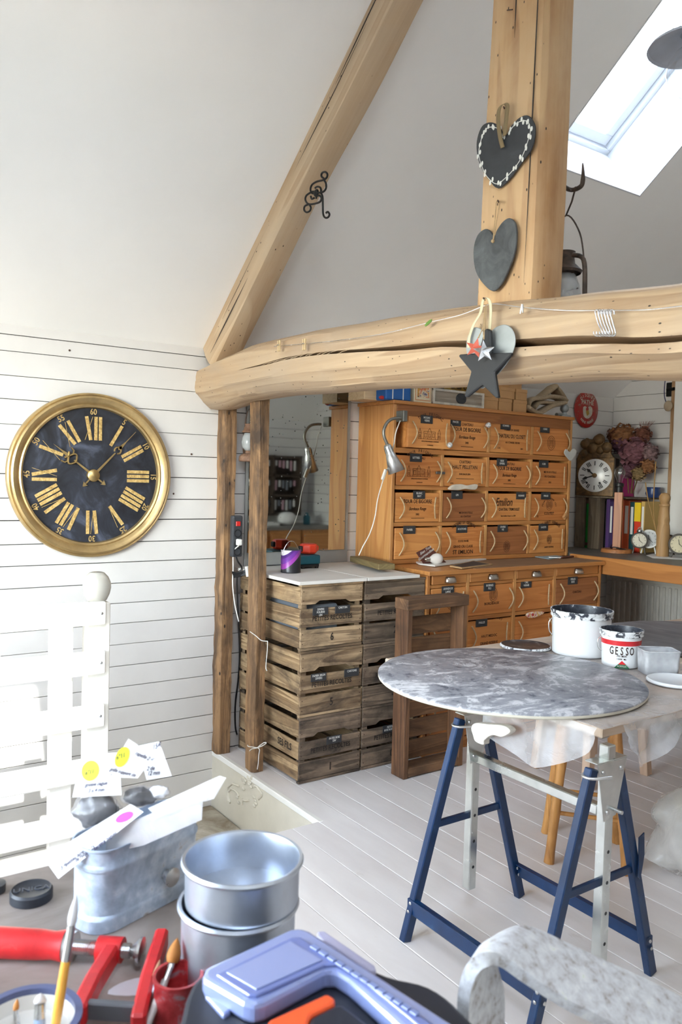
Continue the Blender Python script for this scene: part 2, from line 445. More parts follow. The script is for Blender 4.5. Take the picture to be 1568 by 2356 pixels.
# roof window in the right slope, behind the camera: it lets the sun onto the stair railing
V0, V1 = (XR-3.84)*k, (XR-3.12)*k
V2 = (XR-2.75)*k
ceilR, MR = slope_with_holes('ceiling', False, [(V0, V1, 1.44, 2.35)], YN, YF)
win2 = roof_window('window_2', MR, V0, V1, 1.44, 2.35, '')
# ---- stair panel under the platform edge, seen across the stairwell
M_cream = plain('cream_panel', rgb(212,206,190), .45, var=.03)
wst = struct(MB().box(-.01, 1.07, -.05, -.02, -1.3, -.028).build('wall_stair', M_cream))
def P3(px, py): p = at(px, py, 'y', -.0505); return (p.x, -.0525, p.z)
def crop(x, y): return (480+x/5.227, 1700+y/5.227)
def carve(pts, r=.006):
    n = []
    for i in range(len(pts)-1):
        for q in range(4):
            a = q/4; n.append(P3(*crop(pts[i][0]*(1-a)+pts[i+1][0]*a, pts[i][1]*(1-a)+pts[i+1][1]*a)))
    n.append(P3(*crop(*pts[-1])))
    MB().tube(n, r, 6).build('carved_moulding', M_cream, wst, smooth=60)
carve([(370,570),(290,535),(235,580),(228,680),(240,740),(262,768)])
carve([(262,765),(245,700),(240,630),(275,600),(320,620),(350,650),(365,690)])
carve([(405,790),(405,710)]); carve([(420,735),(455,745),(490,738)])
carve([(555,565),(585,575),(610,610),(645,660),(630,695),(600,725)])
for (x, y) in ((420,470),(440,500),(430,530),(420,600),(480,460),(505,490),(500,520),(490,545),(510,575),(545,700),(560,740),(570,775),(550,805),(345,700),(360,765),(410,490),(520,470)):
    p = P3(*crop(x, y)); MB().ball(p, .016, 10, 6, (1,.35,.55), None).build('carved_leaf', M_cream, wst, smooth=60)
# staircase
M_tread = blotch('worn_stair_paint', [(.35, rgb(126,112,92)), (.55, rgb(176,168,152)), (.68, rgb(214,210,200))], 5, 7, .6)
st = thing('staircase', 'worn painted wooden staircase going down beside the boarded wall', 'stairs', (.5, -.6, -1.2))
MB().box(.02, 1.0, -.085, -.055, -.62, -.33).build('stringer', M_cream, st, bevel=.004)
for i in range(6):
    yy = -.10-.235*i; zz = -.30-.19*i
    if i == 0:
        MB().box(.004, 1.05, yy-.27, yy+.045, zz-.035, zz).build('tread', M_tread, st, bevel=.006)
    else:
        MB().box(.004, 1.05, yy-.27, yy+.04, zz-.035, zz).build('tread', M_tread, st, bevel=.006)
    MB().box(.004, 1.05, yy+.0, yy+.02, zz-.19, zz-.035).build('riser', M_cream, st)
wsv = struct(MB().box(1.06, 1.09, -2.5, -.03, -1.3, -.03).build('wall_stairwell', M_cream))
struct(MB().box(-.1, 1.1, -2.55, -.02, -1.36, -1.3).build('floor_below', M_tread))

# ================================================================ roof timbers
M_oak = wood('pale_oak_beam', rgb(150,120,90), rgb(188,162,130), 'x', .6, .8, 3.5, stain=rgb(168,150,130), stain_amt=.7, bump=.4, rnd=False, spots=55, lo=.32, hi=.66)
M_oakz = wood('pale_oak_post', rgb(156,112,70), rgb(198,160,114), 'z', .55, .7, 3.0, stain=rgb(204,176,138), stain_amt=.75, bump=.25, rnd=False, spots=50, lo=.36, hi=.64)
M_rift = wood('pale_oak_rafter', rgb(168,138,106), rgb(204,180,148), 'z', .6, .8, 3.5, stain=rgb(188,172,150), stain_amt=.65, bump=.3, rnd=False, spots=50)
def interp(tab, x):
    if x <= tab[0][0]: return tab[0][1]
    for (a, p), (b, q) in zip(tab[:-1], tab[1:]):
        if x <= b:
            s_ = (x-a)/(b-a); s_ = s_*s_*(3-2*s_)*.5+s_*.5
            return p+(q-p)*s_
    return tab[-1][1]
zT = [(-.05,2.05),(.054,2.072),(.25,2.10),(.53,2.125),(1.07,2.123),(1.5,2.10),(1.88,2.083),(2.09,2.07),(2.43,2.04),(2.78,2.01),(3.4,1.985),(4.4,1.99)]
zB = [(-.05,1.845),(.1,1.838),(.2,1.848),(.35,1.868),(.71,1.871),(1.39,1.847),(1.90,1.82),(2.44,1.797),(2.79,1.765),(3.4,1.75),(4.4,1.76)]
zC = [(-.05,1.985),(.78,2.0),(1.07,2.004),(1.53,1.973),(1.89,1.945),(2.43,1.893),(2.79,1.855),(3.4,1.84),(4.4,1.84)]
gC = [(.45,0.0005),(.62,.006),(.80,.012),(1.1,.010),(1.5,.012),(1.85,.020),(2.1,.022),(2.4,.024),(2.8,.016),(3.4,.008),(4.2,.001)]
rings = []
NX = 110
for i in range(NX+1):
    x = -.05+(XR+.02)*i/NX
    T, B, C_, g = interp(zT, x), interp(zB, x), interp(zC, x), interp(gC, x)
    g += .004*noise.noise((x*5, 1, 0)) if g > .004 else 0
    g = max(.0006, g)
    C_ += .006*noise.noise((x*4, 3, 2))
    h = T-B; dp = .10 if g > .002 else .012
    e = .035*max(0, 1-x/.35)   # rounder where it enters the wall
    pts = [(-.05,B),(-.10,B+.003),(-.145,B+.018+e*.4),(-.178,B+.055+e*.6),(-.192+e*.2,B+.4*(C_-B)+.02),(-.193,B+.75*(C_-B)),(-.189,C_-g/2),
           (-.189+dp,C_-.001),(-.189+dp,C_+.001),(-.187,C_+g/2),(-.188,C_+.3*(T-C_)),(-.182,C_+.65*(T-C_)),(-.165,T-.03),(-.135,T-.010),(-.08,T),
           (-.01,T-.003),(.05,T-.02),(.085,T-.06),(.095,(T+B)/2),(.085,B+.06),(.045,B+.02),(0,B+.004)]
    r = []
    for j, (yy, zz) in enumerate(pts):
        k_ = .006 if j not in (6,7,8,9) else .001
        r.append((x, yy+k_*noise.noise((x*2.2, j*.8, 0)), zz+k_*noise.noise((x*2.2, j*.8, 9))))
    rings.append(r)
beam = tag(MB().loft(rings).build('tie_beam', M_oak, smooth=38), 'long curved pale oak tie beam with a dark lengthwise crack crossing the room', 'beam')
# splinters in the crack
for i in range(14):
    x = .75+i*.045+random.uniform(-.02, .02); c0 = interp(zC, x); g = interp(gC, x)
    MB().tube([(x-.03, -.188, c0-g*.3), (x, -.186, c0+g*.25), (x+.045, -.184, c0+g*.45)], .0012, 5).build('splinter', M_oak, beam)
# rafter under the left slope
def along(u, yy, dz): return Vector((u*cos(SA), yy, Z0+u*sin(SA))) + Vector((sin(SA), 0, -cos(SA)))*dz
Mr = frame(along(-.02, -.075, 0), (cos(SA), 0, sin(SA)), (0,1,0))   # local z along slope, y = room y?
rings = []
L = 1.97/cos(SA)
for i in range(61):
    u = L*i/60
    wv = lambda a, k_=.006: k_*noise.noise((u*1.6, a, 5))
    dl = .135-.035*min(1, u/1.2)
    y0_, y1_ = -.150+wv(1, .008), .0+wv(2, .008)
    prof = [(y0_, -.004), (y0_-.003+wv(3), dl*.45), (y0_+.004+wv(4), dl*.8), (y0_+.02, dl+wv(5)), ((y0_+y1_)/2+.01, dl+.012+wv(6)), (y1_-.015, dl+wv(7)), (y1_, dl*.75), (y1_, -.004)]
    rings.append([along(u, a, b) for a, b in prof])
Minv = Mr.inverted()
rafter = tag(MB().loft([[Minv @ p for p in r] for r in rings]).build('rafter', M_rift, smooth=35, M=Mr), 'pale oak principal rafter climbing the sloped ceiling from the beam end', 'beam')
for (seg_, off) in (((.25, 1.75), .045), ((.05, .55), .085), ((1.5, 2.2), .03)):
    pth = [along(u, -.152+.001*noise.noise((u, 0, 0)), off+.006*noise.noise((u*3, 7, 0))) for u in [seg_[0]+(seg_[1]-seg_[0])*q/20 for q in range(21)]]
    MB().tube(pth, [.0003+.0022*sin(pi*q/20) for q in range(21)], 5).build('crack', M_dark, rafter)
# king post
rings = []
for i in range(41):
    z = 2.02+ (ZR-.12-2.02)*i/40
    lean = .028*(z-2.07)
    wv = lambda a, k_=.006: k_*noise.noise((z*1.4, a, 11))
    x0_, x1_, y0_, y1_ = 2.018+lean+wv(1), 2.252+lean*.3+wv(2), -.13+wv(3, .004), -.012
    yf = y0_
    rings.append([(x0_, yf+.004, z), (x0_+.08, yf-.002+wv(7), z), (x1_-.05, yf+wv(8), z), (x1_-.008, yf+.006, z), (x1_, yf+.02, z), (x1_+.012+wv(4), (y0_+y1_)/2, z), (x1_+.008, y1_, z), (x0_+.01, y1_, z)])
king = tag(MB().loft(rings).build('king_post', M_oakz, smooth=40), 'thick pale oak king post standing on the tie beam with slate hearts hung on it', 'post')
for (x_, z0_, z1_) in ((2.115, 2.25, 2.62), (2.218, 2.1, 3.3), (2.13, 2.85, 3.1)):
    MB().tube([(x_+.006*noise.noise((z0_+(z1_-z0_)*q/14, 4, 0))+.02*(z0_+(z1_-z0_)*q/14-2.1), -.1315, z0_+(z1_-z0_)*q/14) for q in range(15)], [.0002+.0017*sin(pi*q/14) for q in range(15)], 5).build('crack', M_dark, king)
# two old square posts below the beam end
M_post = wood('old_worm_eaten_wood', rgb(104,76,52), rgb(178,138,96), 'z', .75, 1.6, 5, stain=rgb(58,44,34), stain_amt=.95, bump=1.0, spots=24, stain_scale=8)
def rough_post(name, label, xa, xb, ya, yb, z0_, z1_, lean=(0,0)):
    rings = []
    for i in range(49):
        z = z0_+(z1_-z0_)*i/48; s_ = (z-z0_)/(z1_-z0_)
        wv = lambda a, k_=.007: k_*noise.noise((z*3.3, a, xa*7))+.004*noise.noise((z*14, a, 3))
        lx, ly = lean[0]*s_, lean[1]*s_
        a, b, c_, d_ = xa+lx+wv(1), xb+lx+wv(2), ya+ly+wv(3), yb+ly+wv(4)
        rings.append([(a, c_+.006, z), ((a+b)/2, c_+wv(5, .004), z), (b-.014, c_, z), (b, c_+.012, z), (b+wv(6, .004), (c_+d_)/2, z), (b, d_, z), (a, d_, z)])
    return tag(MB().loft(rings).build(name, M_post, smooth=45), label, 'post')
post1 = rough_post('timber_post', 'old worm-eaten timber post fixed to the boarded wall beside the clock', .002, .085, -.062, .012, 0, 1.86)
post2 = rough_post('timber_post', 'freestanding old brown timber post in front of the stacked crates', .325, .415, -.03, .032, 0, 1.89, (-.02, 0))
# ================================================================ storage along the left wall
def FY(x, y, z): return axes((x, y, z), (0,1,0), (0,0,1))     # lettering plane facing +x
def FX(x, y, z): return axes((x, y, z), (1,0,0), (0,0,1))     # lettering plane facing -y
M_pine = wood('varnished_pine_upright', rgb(176,116,62), rgb(212,158,96), 'z', .42, 1.0, 4, bump=.08)
M_piney = wood('varnished_pine_rail', rgb(160,98,48), rgb(204,142,80), 'y', .42, 1.0, 4, bump=.08)
M_pinex = wood('varnished_pine_board', rgb(160,98,48), rgb(200,138,78), 'x', .42, 1.0, 4, bump=.08)
M_box = [wood('wine_case_pine', rgb(194,120,60), rgb(226,160,92), 'y', .5, 1.1, 5, bump=.1),
         wood('wine_case_amber', rgb(182,106,50), rgb(214,142,78), 'y', .5, .9, 6, bump=.1),
         wood('wine_case_brown', rgb(134,80,44), rgb(172,110,64), 'y', .5, 1.2, 5, bump=.1)]
M_ink = plain('branded_ink', rgb(74,40,20), .7, var=.15, scale=40)
M_inkd = plain('branded_ink_dark', rgb(52,30,20), .7, var=.15, scale=40)
M_rope = plain('rope', rgb(196,170,132), .8, var=.12, scale=60)
M_slate = plain('slate_tag', rgb(52,52,54), .7, var=.1, scale=20)
M_chalk = plain('chalk', rgb(214,212,206), .9, var=.08, scale=50)
M_steel = metal('brushed_steel', (.62,.62,.62,1), .28)
M_brassdk = metal('aged_nickel', (.55,.5,.44,1), .3)

def rope_handle(parent, x, y, z0, z1, bow, side):
    n = 10; pth = []
    for i in range(n+1):
        s_ = i/n; e = sin(pi*s_)
        pth.append((x+.004+.016*e, y+bow*e*side, z1+(z0-z1)*s_))
    MB().tube(pth, .0042, 7).build('rope_handle', M_rope, parent, smooth=60)
def castle(parent, x, y, z, w, m):
    k = MB(); th = .0007; lw = w*.011
    def ln(a, b): 
        k.bar((x+th, y+a[0]*w, z+a[1]*w), (x+th, y+b[0]*w, z+b[1]*w), lw, .0008, up=(1,0,0))
    def rect(a, b, c_, d_): ln((a,c_),(b,c_)); ln((a,d_),(b,d_)); ln((a,c_),(a,d_)); ln((b,c_),(b,d_))
    rect(-.5,-.38,0,.2); rect(.38,.5,0,.2); ln((-.5,.2),(-.44,.36)); ln((-.38,.2),(-.44,.36)); ln((.38,.2),(.44,.36)); ln((.5,.2),(.44,.36))
    rect(-.26,.26,0,.26); ln((-.08,.26),(0,.38)); ln((.08,.26),(0,.38)); rect(-.08,.08,0,.26); rect(-.22,-.14,.06,.2); rect(.14,.22,.06,.2); rect(-.03,.03,.05,.18)
    ln((-.5,0),(.5,0)); rect(-.46,-.42,.05,.14); rect(.42,.46,.05,.14)
    k.build('branded_drawing', m, parent)
def arc_text(parent, s_, x, y, z, r, size, span, m):
    for i, ch in enumerate(s_):
        if ch == ' ': continue
        a = span*(i/(len(s_)-1)-.5)
        M = FY(x, y+r*sin(a), z+r*cos(a)) @ Matrix.Rotation(-a, 4, 'Z')
        text(ch, size, M, 'lettering', m, parent, sx=.85)
def crest(parent, x, y, z, r, m):
    k = MB()
    for q in (1.0, .72):
        k.tube([(x+.0008, y+r*q*.8*cos(2*pi*i/18), z+r*q*sin(2*pi*i/18)) for i in range(18)], .0011, 4, closed=True)
    for i in range(5):
        k.bar((x+.0008, y-r*.4+r*.2*i, z-r*.5), (x+.0008, y-r*.3+r*.15*i, z+r*.5), .0015, .0008, up=(1,0,0))
    k.build('branded_crest', m, parent)
def wine_case(parent, xf, y0, y1, z0, z1, mat, tagat=None, tagtext='', handles=(.09,.91), bow=(1,1), depth=.30, texts=(), hz=(.12,.85)):
    """open pine box used as a drawer; front faces +x"""
    b = MB(); th = .009
    b.box(xf-th, xf, y0, y1, z0, z1)
    b.box(xf-depth, xf-th, y0, y0+th, z0, z1); b.box(xf-depth, xf-th, y1-th, y1, z0, z1)
    b.box(xf-depth, xf-depth+th, y0+th, y1-th, z0, z1); b.box(xf-depth+th, xf-th, y0+th, y1-th, z0, z0+.008)
    d = b.build('drawer', mat, parent, bevel=.0015)
    W, Hh = y1-y0, z1-z0
    for hy, bw in zip(handles, bow):
        if hy is not None: rope_handle(d, xf, y0+W*hy, z0+Hh*hz[0], z0+Hh*hz[1], .022, bw)
    if tagat is not None:
        yc = y0+W*tagat
        tg = MB().box(xf+.0005, xf+.004, yc-.045, yc+.045, z1-.035, z1+.012).build('slate_tag', M_slate, d, bevel=.001)
        if tagtext:
            ls = tagtext.split('/')
            for i, l in enumerate(ls):
                text(l, .017, FY(xf+.0045, yc, z1-.0115+ (.009 if len(ls) > 1 else 0)-.017*i), 'chalk_lettering', M_chalk, d, sx=.85)
    for tx in texts:
        kind = tx[0]
        if kind == 't': text(tx[1], tx[2]*Hh, FY(xf+.0006, y0+W*tx[3], z0+Hh*tx[4]), 'lettering', tx[6] if len(tx) > 6 else M_ink, d, sx=tx[5] if len(tx) > 5 else .8)
        elif kind == 's': text(tx[1], tx[2]*Hh, FY(xf+.0006, y0+W*tx[3], z0+Hh*tx[4]), 'lettering', M_ink, d, sx=.7, shear=.35)
        elif kind == 'arc': arc_text(d, tx[1], xf+.0006, y0+W*tx[3], z0+Hh*tx[4], tx[6]*W, tx[2]*Hh, tx[5], M_ink)
        elif kind == 'castle': castle(d, xf, y0+W*tx[1], z0+Hh*tx[2], tx[3]*W, M_ink)
        elif kind == 'crest': crest(d, xf, y0+W*tx[1], z0+Hh*tx[2], tx[3]*Hh, M_ink)
        elif kind == 'l': MB().box(xf+.0001, xf+.0008, y0+W*tx[1], y0+W*tx[2], z0+Hh*tx[3], z0+Hh*(tx[3]+.018)).build('lettering', M_ink, d)
    return d
# ---- upper unit
UX, UY0, UY1, UZ0, UZ1 = .34, .868, 2.40, 1.012, 1.945
up = thing('drawer_cabinet', 'tall pine pigeonhole cabinet holding sixteen wine case drawers on the counter', 'cabinet', (.17, 1.63, UZ0))
MB().box(.004, UX, UY0, UY0+.022, UZ0, UZ1-.02).build('side_panel', M_pine, up, bevel=.002)
MB().box(.004, UX, UY1-.022, UY1, UZ0, UZ1-.02).build('side_panel', M_pine, up, bevel=.002)
MB().box(.002, UX+.012, UY0-.012, UY1+.008, UZ1-.02, UZ1).build('top_board', M_piney, up, bevel=.003)
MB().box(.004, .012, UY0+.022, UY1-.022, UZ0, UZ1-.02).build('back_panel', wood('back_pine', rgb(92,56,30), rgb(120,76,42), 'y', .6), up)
MB().box(UX-.022, UX+.002, UY0+.022, UY1-.022, UZ1-.085, UZ1-.02).build('top_rail', wood('dark_pine_rail', rgb(128,76,38), rgb(164,104,56), 'y', .45), up, bevel=.002)
def uz(py): return at(906, py, 'x', UX).z
rows = [(uz(1028), uz(953)), (uz(1116), uz(1046)), (uz(1202), uz(1131)), (uz(1288), uz(1214))]
shz = [(uz(1041), uz(1029)), (uz(1126), uz(1116.5)), (uz(1212), uz(1202.5))]
for a, b in shz: MB().box(.012, UX-.004, UY0+.022, UY1-.022, a, b).build('shelf', M_piney, up, bevel=.002)
MB().box(.012, UX-.004, UY0+.022, UY1-.022, UZ0, rows[3][0]-.001).build('bottom_shelf', M_piney, up, bevel=.002)
cols = [UY0+.022, 1.247, 1.622, 2.012, UY1-.022]
zr = [UZ1-.085, shz[0][1], shz[0][0], shz[1][1], shz[1][0], shz[2][1], shz[2][0], rows[3][0]]
for c_ in cols[1:4]:
    for k_ in range(4):
        MB().box(.012, UX-.001, c_-.011, c_+.011, zr[2*k_+1], zr[2*k_]).build('divider', M_pine, up, bevel=.002)
TP = [('arc','TOUR PRIGNAC',.15,.52,.20,1.15,.50), ('castle',.50,.30,.52), ('t','APPELLATION BORDEAUX CONTROLEE',.055,.52,.22,.75), ('t','33 BORDEAUX',.05,.52,.10)]
BG = [('t','CHATEAU',.13,.50,.88,.9), ('t','TOUR DE BIGORRE',.19,.50,.70,.78,M_inkd), ('s','Bordeaux Rouge',.16,.50,.45), ('t','2002',.10,.5,.26), ('l',.36,.66,.12)]
HP = [('t','CHATEAU',.14,.50,.86,.9,M_inkd), ('t','HAUT PELLETAN',.19,.50,.68,.85,M_inkd), ('t','BORDEAUX 2004',.09,.5,.43,.8), ('l',.30,.72,.26), ('t','12 BTLS',.06,.2,.10), ('t','75 CL',.06,.86,.10)]
CC = [('t','PREMIER DE GRAVES',.10,.52,.80,.8), ('t','CHATEAU DU CLOSET',.19,.52,.58,.72,M_inkd), ('t','AU CONSEIL REUNI',.09,.55,.36,.9), ('t','CA2',.10,.22,.16), ('t','2004',.08,.78,.16)]
FA = [('t','MIS EN BOUTEILLE',.11,.5,.62,.8), ('t','AU CHATEAU',.12,.5,.45,.85), ('t','2003',.1,.5,.22)]
EM = [('s','Emilion',.42,.38,.68), ('t','CHATEAU TRIMOULET',.15,.52,.42,.72,M_inkd), ('t','Saint Emilion Grand Cru 2004',.08,.50,.18,.8)]
CO = [('arc','PREMIER GRAND CRU',.09,.52,.45,2.6,.20), ('crest',.52,.60,.22), ('t','COUTET',.15,.52,.26,.95,M_inkd), ('t','75',.1,.2,.14)]
SE = [('arc','CHATEAU ST GEORGES',.13,.50,.22,1.15,.48), ('t','COTE PAVIE',.10,.5,.52,.9), ('t','GRAND CRU CLASSE',.12,.5,.34,.8), ('t','ST EMILION',.19,.5,.15,.95,M_inkd)]
HV = [('arc','PEY HAUT VENDRE',.15,.54,.18,1.2,.50), ('crest',.54,.48,.16), ('t','SAINT ESTEPHE',.08,.54,.20,.9)]
spec = [[(TP,0,.42,'MOSAIC/VERRE'),(BG,0,.20,'PINCES'),(CC,0,.36,'GOMMES'),([('crest',.5,.45,.26)],1,.30,'CUIRS')],
        [([('t','CHATEAU',.13,.5,.92,.9)]+TP,1,.42,'LETTRES'),(HP,0,None,''),(BG,1,.30,'BOIS/DIVERS'),(FA,1,.30,'CLES')],
        [(BG[1:],0,.52,'BLANC/MAT'),([('t','MIS EN BOUTEILLE',.1,.55,.30,.8),('t','AU CHATEAU',.1,.55,.17,.8)],2,.32,'LIN'),(EM,0,.80,'RUBANS'),(CO,1,.40,'PERLES')],
        [([],0,.31,'PAPIER'),(SE,1,.45,'BOUTONS'),([('crest',.5,.28,.2)],2,.38,'DIVERS/VIS'),(HV,0,.35,'LACETS')]]
for r_ in range(4):
    for c_ in range(4):
        tx, mi, tg, tt = spec[r_][c_]
        y0_, y1_ = cols[c_]+.013, cols[c_+1]-.013
        z0_, z1_ = rows[r_]; z1_ -= random.uniform(.0, .006)
        xo = UX-.004+random.uniform(-.006, .004)
        if (r_, c_) == (0, 0): y0_ += .055; y1_ += .045; xo = UX+.022; z1_ -= .004
        if (r_, c_) == (0, 1): y0_ += .012
        wine_case(up, xo, y0_, y1_, z0_+.001, z1_, M_box[mi], tg, tt, texts=tx, bow=(1, 1 if (r_+c_) % 2 else -1))
# cord, tag and metal hasp on single drawers
MB().box(UX+.002, UX+.012, 1.19, 1.26, rows[1][0]+.07, rows[1][0]+.085).build('hasp', metal('dull_iron', (.2,.19,.18,1), .5), up, bevel=.002)
# ---- base unit with counter
BX, BY0, BY1, BZ = .67, .868, 2.33, 1.01
base = thing('counter_cabinet', 'long pine base cabinet with cup handles and wine case drawers below the counter', 'cabinet', (.33, 1.6, 0))
MB().box(.002, BX+.02, BY0-.004, BY1+.012, BZ-.024, BZ).build('countertop', M_piney, base, bevel=.003)
MB().box(.36, BX+.012, 1.22, BY1, BZ, BZ+.003).build('counter_sheet', plain('brown_card_sheet', rgb(138,106,78), .7, var=.08), base)
MB().box(.004, BX, BY0, BY0+.022, .0, BZ-.024).build('side_panel', M_pinex, base, bevel=.002)
MB().box(.004, BX, BY1-.022, BY1, .0, BZ-.024).build('side_panel', M_pinex, base, bevel=.002)
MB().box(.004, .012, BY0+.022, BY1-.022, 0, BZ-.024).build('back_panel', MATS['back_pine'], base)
def bz(py): return at(1080, py, 'x', BX).z
bc = [BY0+.022, at(1075,1380,'x',BX).y, at(1183,1370,'x',BX).y, at(1275,1350,'x',BX).y, BY1-.022]
rA = (bz(1341), bz(1319)); rB = (bz(1419), bz(1347)); rC = (bz(1505), bz(1429))
rail = [(rA[0]-.018, rA[0]), (rB[0]-.022, rB[0])]
for a, b in rail: MB().box(.012, BX-.003, BY0+.022, BY1-.022, a, b).build('rail', M_piney, base, bevel=.002)
MB().box(.012, BX-.003, BY0+.022, BY1-.022, rC[0]-.022, rC[0]).build('rail', M_piney, base, bevel=.002)
MB().box(.012, BX-.003, BY0+.022, BY1-.022, 0, .06).build('rail', M_piney, base, bevel=.002)
for y_ in bc[1:4]:
    MB().box(.012, BX, y_-.012, y_+.012, .06, BZ-.024).build('divider', M_pine, base, bevel=.002)
def cup_handle(parent, x, y, z, w=.075, h=.032):
    rings = []
    for i in range(9):
        a = pi*i/8; rings.append([(x+.001+ .026*sin(b)*sin(a)**.6, y+w/2*cos(a)*(1-.25*(1-sin(b))), z-h/2+h*(1-sin(b)*.0)*cos(b)) for b in [pi/2*j/6 for j in range(7)]])
    MB().loft(rings, caps=False, closed=False).build('cup_handle', M_brassdk, parent, smooth=60, solid=.0015)
FB = [('arc','CHATEAU BRANDEY',.12,.5,.15,1.15,.5), ('t','HAUT MEDOC',.12,.5,.48,.9), ('t','GRAND RESERVE',.13,.5,.25,.8)]
sp2 = [[([('crest',.55,.5,.2)],0,.45,'ANNEAUX/LAINE'),([('crest',.55,.66,.24),('t','BORDEAUX',.12,.52,.36,1.1)],1,.45,'BOBINES/FILS'),([],1,.28,'CIRE/VERNIS'),([('t','CHATEAU',.12,.5,.5,.9)],2,.38,'PERLES/BOIS')],
       [([],1,.4,'COLLE'),(FB,0,.31,'PAILLES'),([],1,None,''),([],2,.4,'CLOUS')],
       [([],1,.4,'BOIS'),([],0,.31,'PLATRE'),([],1,.5,'METAL'),([],2,.4,'VERRE')]]
for c_ in range(4):
    y0_, y1_ = bc[c_]+.013, bc[c_+1]-.013
    d = MB().box(BX-.3, BX+.002, y0_, y1_, rA[0]+.002, rA[1]).build('top_drawer', M_piney, base, bevel=.003)
    cup_handle(d, BX+.002, (y0_+y1_)/2, (rA[0]+rA[1])/2)
    for r_, (z0_, z1_) in enumerate((rB, rC, (.065, rC[0]-.03))):
        tx, mi, tg, tt = sp2[r_][c_]
        wine_case(base, BX-.002+random.uniform(-.008,.004), y0_, y1_, z0_+.002, z1_-.006, M_box[mi], tg, tt, texts=tx, bow=(1, 1 if (r_+c_) % 2 else -1), depth=.5)
# ---- slatted fruit crates
M_crate = wood('weathered_crate_board', rgb(120,96,70), rgb(192,164,128), 'y', .8, 1.2, 5, stain=rgb(54,44,36), stain_amt=.9, bump=.6, stain_scale=9, lo=.36, hi=.66)
M_cratex = wood('weathered_crate_side', rgb(136,108,76), rgb(206,176,134), 'x', .8, 1.2, 5, stain=rgb(70,56,44), stain_amt=.85, bump=.6, stain_scale=9, lo=.36, hi=.66)
M_crated = wood('grey_crate_board', rgb(92,78,64), rgb(150,128,106), 'y', .85, 1.2, 5, stain=rgb(40,34,30), stain_amt=.9, bump=.6, stain_scale=9, lo=.36, hi=.66)
M_stamp = plain('stencil_ink', rgb(44,36,30), .8, var=.2, scale=50)
M_nail = plain('rusty_nail', rgb(70,44,30), .7)
def crate(label, x0, x1, y0, y1, z0, h, number, tags=(), lettering=True, dark=False, hole=True, rnd=0):
    c = thing('fruit_crate', label, 'crate', ((x0+x1)/2, (y0+y1)/2, z0), 'stacked fruit crates')
    my = M_crated if dark else M_crate
    rr = lambda k_=.002: random.uniform(-k_, k_)
    sl = [(h-.100, h-.014), (h-.210, h-.122), (h-.312, h-.224)]
    for i, (a, b) in enumerate(sl):
        a, b = z0+a+rr(), z0+b+rr()
        w = y1-y0; xx = x1+rr(.0015)
        if i == 0 and hole:
            pts = [(y0+rr(), a), (y0+w*.22, a), (y0+w*.29, a+.016), (y0+w*.72, a+.014), (y0+w*.79, a), (y1+rr(), a), (y1, b), (y0, b)]
            MB().prism(pts, xx-.012, xx, Matrix(((0,0,1,0),(1,0,0,0),(0,1,0,0),(0,0,0,1)))).build('end_slat', my, c, bevel=.0012)
        else:
            MB().box(xx-.012, xx, y0+rr(), y1+rr(), a, b).build('end_slat', my, c, bevel=.0015)
        MB().box(x0, x0+.012, y0, y1, a, b).build('end_slat', my, c)
        for yy in (y0, y1-.009):
            MB().box(x0+.012, x1-.012, yy+rr(.001), yy+.009, a+rr(.003), b+rr(.003)).build('side_slat', M_cratex, c, bevel=.0012)
        for q in (y0+.012, y1-.012):
            for zz in (a+.02, b-.02):
                MB().ball((xx, q, zz), .0028, 6, 4).build('nail', M_nail, c)
    for (px_, py_) in ((x1-.012, y0+.009), (x1-.012, y1-.009), (x0+.012, y0+.009), (x0+.012, y1-.009)):
        sx_ = -.03 if px_ > (x0+x1)/2 else .03; sy_ = .03 if py_ < (y0+y1)/2 else -.03
        pts = [(px_, py_), (px_+sx_, py_), (px_, py_+sy_)]
        if sx_*sy_ < 0: pts = pts[::-1]
        MB().prism(pts, z0+.004, z0+h-.003).build('corner_post', my, c)
    MB().box(x1-.014, x1+.003, y0-.003, y1+.003, z0+h-.014, z0+h-.001).build('top_strip', my, c, bevel=.002)
    MB().box(x1-.02, x1+.002, y0-.002, y1+.002, z0+.001, z0+.014).build('bottom_strip', my, c, bevel=.002)
    MB().box(x0, x0+.02, y0-.002, y1+.002, z0+.001, z0+.014).build('bottom_strip', my, c, bevel=.002)
    nb = 4
    for i in range(nb):
        ya = y0+.004+(y1-y0-.008)*i/nb
        MB().box(x0+.012, x1-.012, ya, ya+(y1-y0)/nb-.012, z0+.014, z0+.022).build('bottom_slat', M_cratex, c)
    if lettering:
        text('PETITES RECOLTES', .034, FY(x1+.0025, (y0+y1)/2, z0+h-.172), 'stencil_lettering', M_stamp, c, sx=.82, spacing=1.02)
    if number:
        text(number, .055, FY(x1+.0025, (y0+y1)/2+.0, z0+h-.268), 'stencil_number', M_stamp, c, sx=.8)
    for (f_, l1) in tags:
        yc = y0+(y1-y0)*f_
        tg = MB().box(x1+.002, x1+.006, yc-.045, yc+.045, z0+h-.155, z0+h-.115).build('slate_tag', M_slate, c, bevel=.001)
        for i, l in enumerate(l1.split('/')):
            text(l, .015, FY(x1+.0066, yc, z0+h-.126-.014*i), 'chalk_lettering', M_chalk, tg, sx=.85)
    return c
CH = .3265
crate('weathered slatted crate stencilled 6, topmost of the stack beside the post', .03, .66, .083, .448, 2*CH, CH, '6', ((.30,'DIVERS/FOURNI/LIN'),(.66,'CARTON')))
crate('weathered slatted crate stencilled 5, middle of the stack beside the post', .03, .66, .088, .456, CH, CH, '5', ((.28,'PAPIER BRUN/DIVERS'),(.82,'CARTONS')))
